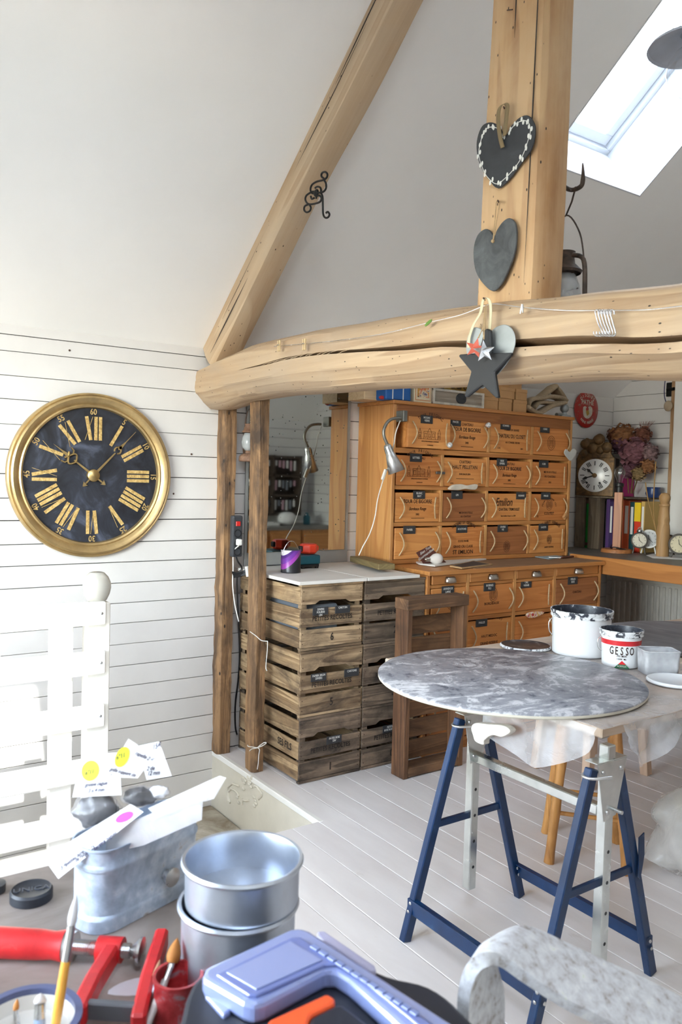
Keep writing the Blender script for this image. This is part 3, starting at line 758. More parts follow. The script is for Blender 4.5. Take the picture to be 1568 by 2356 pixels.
c1 = crate('greyish slatted crate stencilled 1 at the bottom of the stack beside the post', .03, .66, .092, .458, 0, CH, '1', ((.55,'PATES BOIS/DIV'),), dark=True)
crate('dark slatted crate on top of the rear stack under the white board', .03, .66, .466, .862, 2*CH, CH, '2', (), dark=True)
crate('dark slatted crate in the middle of the rear stack behind the standing tray', .03, .66, .466, .858, CH, CH, '3', (), dark=True)
crate('dark slatted crate at the bottom of the rear stack behind the standing tray', .03, .66, .470, .858, 0, CH, '0', ((.45,'PETITS/BOIS RONDS'),), dark=True)
text('SES FILS', .05, FX(.52, .091, CH-.165), 'stencil_lettering', M_stamp, c1, sx=.8)
# grey box inside the top crate, seen through the hand hole
tag(MB().box(.30, .62, .11, .33, 2*CH+.024, 2*CH+.215).build('storage_box', plain('grey_plastic', rgb(128,134,142), .4), bevel=.01), 'grey plastic box inside the crate stencilled 6', 'box')
M_board = plain('white_board', rgb(226,221,213), .5, var=.03)
tag(MB().box(.01, .69, .052, .452, .981, .998).build('shelf_board', M_board, bevel=.002), 'white board on the crate stack with the paint tin on it', 'board')
tag(MB().box(.01, .69, .458, .80, .981, .998).build('shelf_board', M_board, bevel=.002), 'white board on the rear crates carrying the lamp plank end', 'board')
# ---- shallow slatted tray standing on end
M_tray = wood('dark_tray_wood', rgb(84,56,38), rgb(150,106,70), 'z', .75, 1.2, 5, stain=rgb(40,30,24), stain_amt=.75, bump=.5, stain_scale=5)
M_trayy = wood('dark_tray_slat', rgb(88,62,44), rgb(148,110,76), 'y', .75, 1.2, 5, stain=rgb(40,30,24), stain_amt=.75, bump=.5, stain_scale=5)
ty = thing('wooden_tray', 'dark brown shallow slatted tray standing upright against the rear crates', 'tray', (.83, .77, 0))
X0, X1, Y0, Y1, ZT_ = .775, .875, .572, .975, .905
MB().box(X0, X1, Y0, Y0+.032, .0, ZT_-.03).build('side_board', M_tray, ty, bevel=.003)
MB().box(X0, X1, Y1-.032, Y1, .0, ZT_-.03).build('side_board', M_tray, ty, bevel=.003)
MB().box(X0, X1+.004, Y0-.006, Y1+.006, ZT_-.055, ZT_).build('end_board', M_trayy, ty, bevel=.003)
MB().box(X0, X1, Y0+.032, Y1-.032, .005, .05).build('end_board', M_trayy, ty, bevel=.003)
z = .06
while z < ZT_-.1:
    hh = random.uniform(.085, .10)
    MB().box(X0, X0+.009, Y0+.032, Y1-.032, z, min(z+hh, ZT_-.06)).build('slat', M_trayy, ty, bevel=.0015); z += hh+random.uniform(.012, .02)
# ---- old mirror on the wall
t = NT('foxed_mirror'); v = t.coords((1,1,1), False)
vo = t.n('TexVoronoi', {'Vector': v, 'Scale': 48.0}); sp = t.ramp(vo.outputs[0], [(.0,(1,1,1,1)),(.12,(1,1,1,1)),(.2,(0,0,0,1))])
keep = t.ramp(t.n('SeparateColor', {0: vo.outputs['Color']}).outputs[1], [(.72,(0,0,0,1)),(.74,(1,1,1,1))])
spk = t.mix(1.0, sp, keep, 'MULTIPLY')
vo2 = t.n('TexVoronoi', {'Vector': v, 'Scale': 95.0}); sp2_ = t.ramp(vo2.outputs[0], [(.0,(1,1,1,1)),(.1,(1,1,1,1)),(.2,(0,0,0,1))])
keep2 = t.ramp(t.n('SeparateColor', {0: vo2.outputs['Color']}).outputs[0], [(.7,(0,0,0,1)),(.72,(1,1,1,1))])
spk = t.mix(1.0, spk, t.mix(1.0, sp2_, keep2, 'MULTIPLY'), 'ADD')
c = t.mix(spk, (.52,.53,.50,1), (.02,.02,.018,1))
r = t.mix(spk, (.03,.03,.03,1), (.7,.7,.7,1))
M_mirror = t.set(c, r, t.mix(spk, (1,1,1,1), (0,0,0,1)))
mi = thing('wall_mirror', 'old foxed mirror with black specks on the boarded wall behind the post', 'mirror', (.02, .46, 1.0))
M_grey = plain('grey_backing', rgb(150,150,146), .5)
MB().box(.001, .017, .112, .80, .999, 2.06).build('backing_board', M_grey, mi, bevel=.002)
MB().box(.0175, .023, .125, .775, 1.072, 2.05).build('mirror_glass', M_mirror, mi, bevel=.0015)
# ================================================================ things on the walls and timbers
def catmull(pts, n=6, closed=True):
    out = []; m = len(pts); P = [Vector(p) for p in pts]
    rng = range(m) if closed else range(m-1)
    for i in rng:
        if closed: a, b, c_, d_ = P[i-1], P[i], P[(i+1)%m], P[(i+2)%m]
        else: a, b, c_, d_ = P[max(i-1,0)], P[i], P[i+1], P[min(i+2,m-1)]
        for q in range(n):
            s_ = q/n
            out.append(.5*((2*b)+(c_-a)*s_+(2*a-5*b+4*c_-d_)*s_*s_+(3*b-a-3*c_+d_)*s_**3))
    if not closed: out.append(P[-1])
    return out
def trace(pts, ax, val, crop_=None):
    """pixel outline -> points in the plane of the thing"""
    r = []
    for p in pts:
        if crop_: p = (crop_[0]+p[0]/crop_[2], crop_[1]+p[1]/crop_[2])
        r.append(at(p[0], p[1], ax, val))
    return r
def plate(pts3, ax, val, th, name, mat, parent=None, bevel=0, smooth=None):
    if ax == 'y': return MB().prism([(p.x, p.z) for p in pts3], 0, th, FX(0, val, 0)).build(name, mat, parent, bevel=bevel, smooth=smooth)
    return MB().prism([(p.y, p.z) for p in pts3], 0, th, FY(val, 0, 0)).build(name, mat, parent, bevel=bevel, smooth=smooth)
# ---- big wall clock
M_gold = metal('gilt_frame', (.58,.42,.20,1), .38, .18, 7, stain=(.28,.19,.09,1), stain_amt=.5, metallic=.85)
M_leaf = blotch('gold_leaf', [(.3, rgb(120,92,52)), (.5, rgb(186,154,92)), (.7, rgb(222,196,138))], 60, 5, .5, fine=3)
M_dial = blotch('blue_black_dial', [(.35, rgb(24,25,29)), (.55, rgb(42,45,54)), (.72, rgb(80,86,102))], 6, 7, .38, 1.2)
ck = at(215, 1094, 'x', .03); CKy, CKz = ck.y, ck.z
clk = thing('wall_clock', 'large round wall clock with gilt frame and gold roman numerals on black', 'clock', (.02, CKy, CKz))
R_ = .399
MF = axes((.002, CKy, CKz), (0,1,0), (0,0,1))
MB().lathe([(.325,.010),(.330,.030),(.338,.034),(.345,.030),(.352,.036),(.362,.043),(.374,.046),(.382,.040),(.386,.030),(.390,.032),(.397,.026),(R_,.014),(R_,0),(.33,0)], 96, MF).build('frame_ring', M_gold, clk, smooth=30)
MB().lathe([(1e-4,.016),(.20,.016),(.20,.0162),(.333,.012)], 72, MF).build('dial', M_dial, clk, smooth=30)
def bar2(k_, a, b, w, z0_=.0165, z1_=.0185):
    a = Vector((*a, 0)); b = Vector((*b, 0)); d = (b-a).normalized(); n = Vector((-d.y, d.x, 0))*w/2
    k_.prism([((a+n).x,(a+n).y),((a-n).x,(a-n).y),((b-n).x,(b-n).y),((b+n).x,(b+n).y)], z0_, z1_)
ROM = ['XII','I','II','III','IIII','V','VI','VII','VIII','IX','X','XI']
hh = .057; wI = .0175; gap_ = .0045
wid = {'I': wI, 'V': .040, 'X': .042}
for h_, s_ in enumerate(ROM):
    tot = sum(wid[c_] for c_ in s_)+gap_*(len(s_)-1); k_ = MB(); u = -tot/2
    for c_ in s_:
        W = wid[c_]
        if c_ == 'I': bar2(k_, (u+W/2, -hh), (u+W/2, hh), wI*.9)
        elif c_ == 'V': bar2(k_, (u+.009, hh), (u+.022, -hh), .0165); bar2(k_, (u+W-.002, hh), (u+.026, -hh), .0018)
        else: bar2(k_, (u+.009, hh), (u+W-.011, -hh), .0165); bar2(k_, (u+W-.002, hh), (u+.003, -hh), .0018)
        u += W+gap_
    a = -2*pi*h_/12
    Mn = MF @ Matrix.Rotation(a, 4, 'Z') @ Matrix.Translation((0, .228, 0))
    MB().add(k_.v, k_.f, Mn).build('roman_numeral', M_leaf, clk)
    text(str(h_*5 if h_ else 60), .040, MF @ Matrix.Rotation(a, 4, 'Z') @ Matrix.Translation((0, .307, .0155)), 'minute_number', M_leaf, clk, sx=.85)
def hand(name, ang, L, ringpos, tail, horns):
    k_ = MB(); k_.prism([(-.006,.02),(.006,.02),(.003,ringpos),(-.003,ringpos)], .026, .029)
    if horns:
        for sg in (-1, 1):
            k_.tube([(sg*(.002+.026*sin(q*pi/7)), ringpos-.012+.055*q/9-.0*sg, .028) for q in range(10)], .0048, 6)
            k_.tube([(sg*.018, ringpos+.02, .028), (sg*.035, ringpos+.028, .028), (sg*.040, ringpos+.046, .028)], .0042, 6)
        k_.prism([(-.010,ringpos+.03),(.010,ringpos+.03),(.003,ringpos+.075),(0,L),(-.003,ringpos+.075)], .026, .029)
    else:
        for sg in (-1, 1):
            k_.tube([(sg*.016*sin(.5+q*.32), ringpos+.018-.016*cos(.5+q*.32), .028) for q in range(8)], .0042, 6)
        k_.prism([(-.009,ringpos+.030),(.009,ringpos+.030),(.002,ringpos+.08),(.0008,L),(-.0008,L),(-.002,ringpos+.08)], .026, .029)
        k_.prism([(-.013,ringpos+.034),(0,ringpos+.022),(.013,ringpos+.034),(0,ringpos+.048)], .026, .029)
    k_.prism([(-.003,-.02),(.003,-.02),(.004,-tail+.02),(-.004,-tail+.02)], .026, .029)
    k_.prism([(-.014,-tail+.022),(-.004,-tail+.018),(0,-tail+.026),(.004,-tail+.018),(.014,-tail+.022),(.005,-tail+.006),(0,-tail),(-.005,-tail+.006)], .026, .029)
    Mh = MF @ Matrix.Rotation(-ang, 4, 'Z')
    return MB().add(k_.v, k_.f, Mh).build(name, metal('hand_brass', (.62,.45,.2,1), .35), clk, smooth=40)
hand('hour_hand', rad(-52.8), .24, .118, .075, True)
hand('minute_hand', rad(43.3), .305, .155, .075, False)
MB().lathe([(1e-4,.042),(.02,.040),(.029,.034),(.031,.017)], 32, MF).build('hub_cap', MATS['hand_brass'], clk, smooth=40)
# small nails in the wall
for i_, (px, py, lb) in enumerate(((160,806,'dark nail head in the boards above the round clock'),(399,1136,'dark nail head in the boards right of the clock rim'),(440,1045,'tiny nail head in the boards between clock and post'))):
    p = at(px, py, 'x', .002); tag(MB().ball((p.x, p.y, p.z), .005, 8, 6).build('nail', M_nail), lb, 'nail')
# ---- stair railing
M_rail = plain('cream_white_paint', rgb(240,238,230), .35, var=.02)
rl = thing('stair_railing', 'white painted stair railing with flat rails and a glass ball newel', 'railing', (1.06, -1.05, 0))
nw = MB().box(1.015, 1.075, -1.074, -.990, 0, 1.026).build('newel_post', M_rail, rl, bevel=.004)
MB().lathe([(1e-4,.0),(.028,.0),(.036,.008),(.046,.03),(.0505,.052),(.049,.072),(.040,.092),(.026,.106),(.020,.108),(1e-4,.108)], 32, Matrix.Translation((1.045, -1.032, 1.027))).build('glass_ball_finial', None, nw, smooth=50)
t = NT('frosted_glass_ball'); v = t.coords(); M_ballg = t.set(rgb(205,202,192), .12, **{'Transmission Weight': .35, 'Coat Weight': .3})
nw.children[0].data.materials.clear(); nw.children[0].data.materials.append(M_ballg)
for (z0_, z1_) in ((.952,1.034),(.774,.856),(.582,.662),(.39,.47),(.198,.278)):
    rr_ = MB().box(1.0755, 1.105, -2.45, -1.014, z0_, z1_).build('rail', M_rail, rl, bevel=.005)
    MB().ball((1.105, -1.032, (z0_+z1_)/2), .0055, 10, 6, (.5,1,1)).build('screw', M_steel, rr_, smooth=60)
for y_ in (-1.163, -1.405, -1.65, -1.9, -2.15, -2.4):
    MB().box(1.05, 1.0755, y_-.04, y_+.04, .10, 1.03).build('baluster', M_rail, rl, bevel=.004)
MB().box(1.055, 1.07, -2.45, -1.075, .10, .16).build('bottom_rail', M_rail, rl, bevel=.003)
# ---- iron scroll hook on the rafter
M_iron = metal('black_wrought_iron', (.02,.02,.02,1), .45, metallic=.6)
hk = thing('scroll_hook', 'black wrought iron scroll hook screwed to the rafter', 'hook', tuple(at(730,450,'y',-.16)))
cr5 = (560,0,2.613)
for pth in ([(485,1075),(468,1060),(472,1040),(490,1034),(503,1046),(500,1066),(480,1082),(440,1092),(412,1110),(402,1138),(410,1160),(436,1166)],
            [(480,1080),(494,1100),(495,1130),(480,1152),(450,1160)],
            [(430,1130),(445,1122),(462,1130),(466,1150)],[(440,1165),(420,1152),(398,1160),(376,1178),(372,1205),(392,1228),(430,1224),(460,1212),(468,1190),(456,1176),(440,1180),(436,1196)],
            [(392,1226),(404,1246),(398,1268),(378,1276),(364,1262),(368,1240),(392,1228)],[(404,1180),(410,1196),(424,1190)],
            [(462,1158),(474,1180),(476,1230),(478,1285),(490,1308),(508,1306),(516,1288),(506,1274),(496,1280)]):
    MB().tube(catmull(trace(pth, 'y', -.168, cr5), 5, False), .0042, 7).build('iron_scroll', M_iron, hk, smooth=60)
MB().ball(at(727,444,'y',-.168), .016, 12, 8, (1,.5,1)).build('rosette', M_iron, hk, smooth=60)
# ---- slate hearts on the king post
M_slateh = blotch('natural_slate', [(.3, rgb(58,60,62)), (.6, rgb(84,88,90)), (.8, rgb(106,110,112))], 14, 6, .6, 1.0, bump=.3)
M_slated = blotch('dark_slate', [(.3, rgb(40,42,46)), (.6, rgb(52,55,58)), (.8, rgb(70,74,78))], 10, 5, .6, 1.0)
M_twine = plain('twine', rgb(176,150,112), .9, var=.12, scale=60)
M_ribbon = plain('olive_ribbon', rgb(128,110,78), .8, var=.1)
M_paintw = plain('white_line_paint', rgb(222,222,214), .7, var=.04)
crH = (960,200,2.579)
h1 = thing('slate_heart', 'dark slate heart edged with white painted leaves on the king post', 'heart', tuple(at(1160,350,'y',-.15)), 'hanging slate hearts')
o1 = catmull(trace([(512,290),(478,232),(430,208),(380,228),(350,300),(346,380),(368,470),(415,545),(470,600),(540,545),(610,450),(668,370),(690,280),(686,215),(650,168),(600,180),(550,230)], 'y', -.150, crH), 4)
plate(o1, 'y', -.140, .008, 'slate', M_slated, h1, bevel=.002)
vine = catmull(trace([(505,300),(480,250),(430,238),(395,262),(372,330),(362,400),(380,470),(410,530),(465,575),(520,540),(575,480),(620,410),(650,330),(668,260),(655,210),(620,200),(575,225),(535,275)], 'y', -.150, crH), 6, False)
MB().tube([(p.x, -.1492, p.z) for p in vine], .0012, 5).build('painted_vine', M_paintw, h1)
for i, p in enumerate(vine[::5]):
    for sg in (-1, 1):
        MB().ball((p.x+sg*.0055*cos(i), -.1488, p.z+sg*.0055*sin(i*1.3)), .0075, 8, 5, (.6,.12,1), None).build('painted_leaf', M_paintw, h1, smooth=60)
rb = trace([(505,360),(490,300),(478,200),(485,130),(512,100),(532,112),(528,170),(515,290)], 'y', -.158, crH)
def ribbon(pts, w, name, mat, parent, wdir=(1,0,0), n=5):
    P = catmull(pts, n, False); wv = Vector(wdir)*w/2
    return MB().loft([[p-wv, p+wv] for p in P], caps=False, closed=False).build(name, mat, parent, smooth=60, solid=.001)
ribbon(rb, .016, 'ribbon', M_ribbon, h1)
h2 = thing('slate_heart', 'plain grey slate heart on twine, the lower one on the king post', 'heart', tuple(at(1137,585,'y',-.15)), 'hanging slate hearts')
o2 = catmull(trace([(455,885),(425,850),(395,845),(355,880),(332,960),(338,1070),(375,1150),(445,1212),(500,1165),(540,1080),(575,980),(586,880),(578,810),(545,778),(505,800),(470,850)], 'y', -.150, crH), 4)
plate(o2, 'y', -.142, .009, 'slate', M_slateh, h2, bevel=.003)
MB().tube(trace([(447,915),(460,780),(466,690),(475,668),(488,690),(470,790),(450,912)], 'y', -.152, crH), .0014, 5).build('twine_loop', M_twine, h2, smooth=60)
MB().ball(at(960+447/2.579, 200+915/2.579, 'y', -.153), .006, 8, 6).build('knot', M_twine, h2)
tag(MB().tube([at(1147,466,'y',-.12), at(1145,462,'y',-.165)], .003, 6).build('nail', M_nail), 'nail in the king post holding the plain slate heart', 'nail')
tag(MB().tube([at(1160,250,'y',-.12), at(1158,246,'y',-.165)], .003, 6).build('nail', M_nail), 'nail in the king post holding the leaf-edged slate heart', 'nail')
tag(MB().tube([at(1163,24,'y',-.12), at(1178,22,'y',-.16)], .002, 6).build('nail', M_nail), 'bent nail high up on the king post', 'nail')
# ---- ornaments hanging at the beam
crB = (940,640,2.497)
M_zinc = metal('zinc_sheet', (.42,.45,.45,1), .5, .12, 9, metallic=.7)
M_blackp = plain('black_paint', rgb(40,41,43), .55, var=.08)
M_cream_r = plain('cream_ribbon', rgb(214,204,168), .7)
zh = thing('zinc_heart', 'grey zinc heart hanging behind the black star on the beam', 'heart', tuple(at(1130,790,'y',-.21)), 'ornaments on the beam')
oz = catmull(trace([(445,330),(410,290),(370,285),(338,330),(328,400),(340,470),(370,560),(415,635),(470,590),(530,530),(580,460),(608,380),(604,320),(580,280),(545,266),(500,280),(465,310)], 'y', -.212, crB), 4)
plate(oz, 'y', -.208, .004, 'heart_plate', M_zinc, zh, bevel=.0015)
ribbon(trace([(345,400),(345,350),(370,270),(410,200),(425,130),(440,112),(462,130),(470,190),(462,300)], 'y', -.222, crB), .012, 'ribbon', M_cream_r, zh)
bs = thing('wooden_star', 'large black wooden star hanging from the beam', 'star', tuple(at(1115,850,'y',-.23)), 'ornaments on the beam')
plate(trace([(447,288),(466,300),(472,430),(588,428),(582,445),(490,540),(512,685),(500,690),(420,612),(330,684),(318,678),(357,536),(285,448),(290,438),(400,430),(432,300)], 'y', -.235, crB), 'y', -.222, .014, 'star_plate', M_blackp, bs, bevel=.003)
MB().tube(trace([(440,292),(437,230),(440,150),(446,150),(448,290)], 'y', -.232, crB), .0014, 5).build('twine_loop', M_twine, bs)
def star3d(name, label, cx, cy, r, rot, y_, mat, twine):
    s_ = thing(name, label, 'star', tuple(at(940+cx/2.497, 640+cy/2.497, 'y', y_)), 'ornaments on the beam')
    P = trace([(cx+(r if i % 2 == 0 else r*.42)*sin(rot+pi*i/5), cy-(r if i % 2 == 0 else r*.42)*cos(rot+pi*i/5)) for i in range(10)], 'y', y_, crB)
    c_ = at(940+cx/2.497, 640+cy/2.497, 'y', y_)
    vs = [tuple(p) for p in P]+[(c_.x, c_.y-.012, c_.z), (c_.x, c_.y+.004, c_.z)]
    MB().add(vs, [(i, (i+1)%10, 10) for i in range(10)]+[((i+1)%10, i, 11) for i in range(10)]).build('star_body', mat, s_)
    MB().tube(trace(twine, 'y', y_+.004, crB), .0013, 5).build('twine_loop', M_twine, s_)
star3d('red_star', 'small brick red star behind the silver star on the beam', 382, 402, 62, .25, -.250, plain('brick_red_paint', rgb(196,92,72), .6, var=.1), [(395,345),(425,290),(410,262),(430,270),(400,345)])
star3d('silver_star', 'small faceted silver star in front of the black star', 432, 420, 66, -.08, -.262, metal('silver_glitter', (.62,.64,.66,1), .4, .2, 60), [(430,352),(426,300),(430,235),(436,160),(434,300),(432,352)])
tag(MB().tube([at(1114,690,'y',-.19), at(1112,686,'y',-.235)], .003, 6).build('nail', M_nail), 'nail on the beam top that carries the star ornaments', 'nail')
# wire along the beam with pegs and s-hooks
M_wire = metal('silver_wire', (.8,.8,.8,1), .25)
wp = [at(x, y, 'y', -.207) for x, y in ((630,797),(700,791),(780,783),(880,768),(985,742),(1060,724),(1112,704),(1140,699),(1200,707),(1300,714),(1380,714),(1480,713),(1568,704),(1640,698))]
tag(MB().tube(catmull(wp, 4, False), .0013, 5).build('hanging_wire', M_wire), 'thin silver wire strung along the front of the tie beam', 'wire')
M_peg = plain('peg_wood', rgb(206,180,138), .7)
for (px, py, lb) in ((642,795,'small wooden clothes peg at the left end of the beam wire'),(700,792,'small wooden clothes peg right of the first one on the beam wire')):
    p = at(px, py, 'y', -.212); g_ = thing('clothes_peg', lb, 'clothes peg', tuple(p), 'pegs on the beam wire')
    for sg in (-1, 1):
        MB().prism([(sg*.002,-.024),(sg*.010,-.024),(sg*.008,.0),(sg*.011,.022),(sg*.004,.022)][::(1 if sg > 0 else -1)], 0, .008, FX(p.x, p.y+.003, p.z)).build('peg_half', M_peg, g_, bevel=.001)
    MB().tube([(p.x-.009, p.y-.006, p.z), (p.x, p.y-.008, p.z+.003), (p.x+.009, p.y-.006, p.z)], .0016, 5).build('peg_spring', M_wire, g_)
g_ = thing('bulldog_clip', 'tiny silver clip on the beam wire right of the stars', 'clip', tuple(at(1199,708,'y',-.212)))
for a in (((640,205),(650,150)),((655,200),(652,150))): MB().tube(trace(a, 'y', -.212, crB), .0028, 6).build('clip_arm', M_wire, g_)
lf = trace([(90,272),(100,255),(118,240),(132,235),(128,250),(110,268),(95,278)], 'y', -.212, crB)
tag(plate(lf, 'y', -.210, .002, 'dry_leaf', plain('green_leaf', rgb(92,128,48), .6)), 'small green leaf caught on the beam wire', 'leaf')
for i in range(6):
    bx_ = 1075+17*i; sk = -8+i*1.5
    P = trace([(bx_+20,208),(bx_+18,190),(bx_+8,182),(bx_-2,186),(bx_-4,200),(bx_+12,260),(bx_+26-sk,310),(bx_+22,328),(bx_+4,332),(bx_-12,322),(bx_-14,306)], 'y', -.214-.003*i, crB)
    tag(MB().tube(catmull(P, 5, False), .0022, 6).build('s_hook', M_wire, smooth=60), ['leftmost','second','third','fourth','fifth','rightmost'][i]+' of the six silver s-hooks hanging on the beam wire', 'hook', 's-hooks on the wire')
# ---- hurricane lanterns
def lantern(label, c, s_, m_metal, m_glass, hookp=None):
    l = thing('hurricane_lantern', label, 'lantern', c)
    M = Matrix.Translation(c) @ Matrix.Scale(s_, 4)
    MB().lathe([(1e-4,0),(.062,0),(.068,.006),(.066,.035),(.05,.05),(.024,.056),(.022,.075)], 28, M).build('fuel_tank', m_metal, l, smooth=40)
    MB().lathe([(.026,.075),(.044,.10),(.05,.13),(.044,.165),(.032,.195)], 28, M).build('glass_chimney', m_glass, l, smooth=60, solid=.002)
    MB().lathe([(.046,.198),(.05,.205),(.03,.225),(.026,.25),(.03,.258),(1e-4,.262)], 24, M).build('hood', m_metal, l, smooth=40)
    for sg in (-1, 1):
        P = catmull([(sg*.055,0,.04),(sg*.072,0,.07),(sg*.074,0,.15),(sg*.066,0,.225),(sg*.03,0,.245)], 5, False)
        MB().tube(P, .0065, 8, M=M).build('side_tube', m_metal, l, smooth=60)
    MB().tube(catmull([(-.07,0,.21),(-.05,0,.30),(0,0,.36),(.05,0,.30),(.07,0,.21)], 6, False), .0022, 6, M=M).build('bail_handle', m_metal, l, smooth=60)
    MB().tube([(-.052,0,.15),(.052,0,.15)], .0016, 5, M=M).build('guard_wire', m_metal, l)
    return l
M_rust = blotch('rusty_iron', [(.3, rgb(84,62,50)), (.55, rgb(128,96,76)), (.75, rgb(158,128,104))], 30, 6, .75)
M_dkiron = blotch('dark_rusty_iron', [(.3, rgb(40,34,30)), (.6, rgb(84,70,60)), (.8, rgb(110,96,84))], 30, 6, .65)
M_chim = film('milky_lamp_glass', rgb(200,204,204), .4, .1, .05)
lan = lantern('dark hurricane lantern with clouded chimney hanging behind the king post', tuple(at(1296,640,'y',.10)-Vector((0,0,.215))), 1.15, M_dkiron, M_chim)
p = at(1296,440,'y',.05)
tag(MB().tube(catmull([(2.262, .0-.07, p.z), (p.x+.02, .05, p.z-.0), (p.x+.055,.06,p.z+.0), (p.x+.065,.06,p.z+.02), (p.x+.062,.06,p.z+.07)], 5, False), [.007]*16+[.006,.005,.004,.003,.002][:5], 8).build('iron_hook', M_dkiron, smooth=60), 'forged iron hook driven into the side of the king post', 'hook')
lb0 = Vector(at(1296,640,'y',.10))-Vector((0,0,.215))+Vector((0,0,.36*1.15))
MB().tube([lb0, (lb0+Vector((p.x+.04,.058,p.z)))/2+Vector((.004,0,0)), Vector((p.x+.04,.058,p.z+.004))], .003, 6).build('hanging_wire', M_dkiron, lan, smooth=60)
p = at(569, 1062, 'x', .10)
lantern('rusty old hurricane lantern hanging on the boards beside the mirror', (.095, .082, p.z), .78, M_rust, M_chim)
# ---- power strip and cables at the wall post
M_dkgrey = plain('dark_grey_plastic', rgb(58,60,64), .4, var=.04)
M_red = plain('red_switch', rgb(206,40,36), .35)
M_blackc = plain('black_rubber', rgb(24,24,26), .45)
M_whitec = plain('white_plastic', rgb(232,230,224), .35)
a_, b_ = at(541, 1186, 'x', .12), at(542, 1281, 'x', .12)
ps = thing('power_strip', 'dark grey power strip with red switch fixed to the wall post', 'power strip', tuple(b_))
Mps = axes(tuple(b_), (0,1,0), a_-b_); Lp = (a_-b_).length
MB().box(-.030, .030, 0, Lp, -.018, .018, Mps).build('strip_body', M_dkgrey, ps, bevel=.008, seg=2)
MB().box(-.013, .013, Lp-.055, Lp-.030, .017, .024, Mps).build('rocker_switch', M_red, ps, bevel=.002)
for k_ in (.125, .072, .028):
    sk = MB().lathe([(.021,.0185),(.021,.020),(.017,.0195),(.016,.012),(1e-4,.012)], 20, Mps @ Matrix.Translation((0,k_,0))).build('socket', M_blackc, ps, smooth=30)
pl = Mps @ Vector((0,.085,.03))
pg_ = thing('plug', 'white plug with its white cable in the power strip', 'plug', tuple(pl))
MB().cbox((0,.08,.034), (.026,.034,.03), Mps).build('plug_body', M_whitec, pg_, bevel=.006, seg=2)
wc = [Mps @ Vector((0,.062,.034))]+[at(x, y, 'x', .13) for x, y in ((537,1270),(536,1310),(535,1345),(540,1390),(549,1430))]
MB().tube(catmull(wc, 5, False), .0035, 6).build('white_cable', M_whitec, pg_, smooth=60)
bcb = [at(540,1268,'x',.13), at(546,1290,'x',.13), at(556,1308,'x',.12), at(545,1330,'x',.1), at(548,1420,'x',.06), at(551,1500,'x',.04), at(548,1560,'x',.016), at(541,1620,'x',.016), at(541,1670,'x',.016), at(545,1690,'x',.016)]
tag(MB().tube(catmull(bcb, 6, False), .0045, 6).build('black_cable', M_blackc, smooth=60), 'black cable dropping from the power strip behind the posts', 'cable')
bd = thing('cable_bundle', 'folded bundle of black cable hanging between the two posts', 'cable', tuple(at(555,1318,'x',.2)))
for i in range(5):
    P = [at(533+i, 1316+3*i, 'x', .17), at(550, 1318+2*i, 'x', .19), at(570, 1308+3*i, 'x', .22), at(583, 1302+3*i, 'x', .25)]
    MB().tube(catmull(P, 5, False), .0045, 6).build('cable_loop', M_blackc, bd, smooth=60)
MB().tube([at(567,1303,'x',.222), at(570,1326,'x',.222)], .010, 8).build('cable_tie', M_whitec, bd)
# string on the freestanding post
ss = thing('string', 'white string tied around the freestanding post in a bow', 'string', tuple(at(600,1760,'y',-.04)))
crS = (480,1700,5.227)
MB().tube(catmull(trace([(465,75),(478,92),(530,98),(580,105),(640,85),(680,60),(690,45),(665,45),(620,75),(580,108),(520,120),(490,145)], 'y', -.047, crS), 5, False), .0025, 6).build('bow', M_whitec, ss, smooth=60)
MB().tube(catmull(trace([(585,105),(610,130),(600,200),(595,290),(583,365)], 'y', -.047, crS), 5, False), .0025, 6).build('string_end', M_whitec, ss, smooth=60)
crT = (490,1240,2.570)
P1 = trace([(218,548),(255,575),(285,600),(322,605)], 'y', -.045, crT); P2 = trace([(322,605),(320,660),(312,755),(318,780)], 'y', -.045, crT)
st2 = tag(MB().tube(catmull(P1, 4, False)+catmull(P2, 4, False), .0022, 6).build('string', M_whitec, smooth=60), 'thin white string looped halfway up the freestanding post', 'string')
# ---- things on the white boards
def can(label, name, c, r, h, mlab, mtop, labfn=None):
    k_ = thing(name, label, 'tin', c); M = Matrix.Translation(c)
    MB().lathe([(1e-4,0),(r,0),(r+.0015,.003),(r,.006),(r,h-.006),(r+.002,h-.003),(r+.002,h)], 36, M).build('can_body', mlab, k_, smooth=40)
    MB().lathe([(r+.002,h),(r-.003,h+.001),(r-.006,h-.004),(1e-4,h-.004)], 36, M).build('can_lid', mtop, k_, smooth=40)
    return k_
t = NT('purple_tin_print'); tc = t.n('TexCoord'); sx_ = t.n('SeparateXYZ', {0: tc.outputs['Object']})
f = t.n('Math', {0: sx_.outputs[2], 1: 9.0}, operation='MULTIPLY'); g = t.n('Math', {0: sx_.outputs[1], 1: 9.0}, operation='MULTIPLY')
pt = at(675, 1318, 'z', .999)
diag = t.n('Math', {0: f.outputs[0], 1: g.outputs[0]}, operation='SUBTRACT')
d2 = t.n('Math', {0: diag.outputs[0], 1: 9*(1.09-pt.y)}, operation='SUBTRACT')
col = t.ramp(t.n('Math', {0: d2.outputs[0], 1: .5}, operation='ADD').outputs[0], [(0, rgb(34,32,36)), (.20, rgb(44,40,48)), (.30, rgb(150,60,160)), (.55, rgb(110,50,150)), (.80, rgb(80,40,120)), (.95, rgb(220,216,220))], 'CONSTANT')
M_tin = t.set(col, .35)
cn = can('purple and black paint tin on the front white board', 'paint_tin', (pt.x-.03, pt.y, .999), .052, .118, M_tin, plain('dark_paint', rgb(50,50,52), .4))
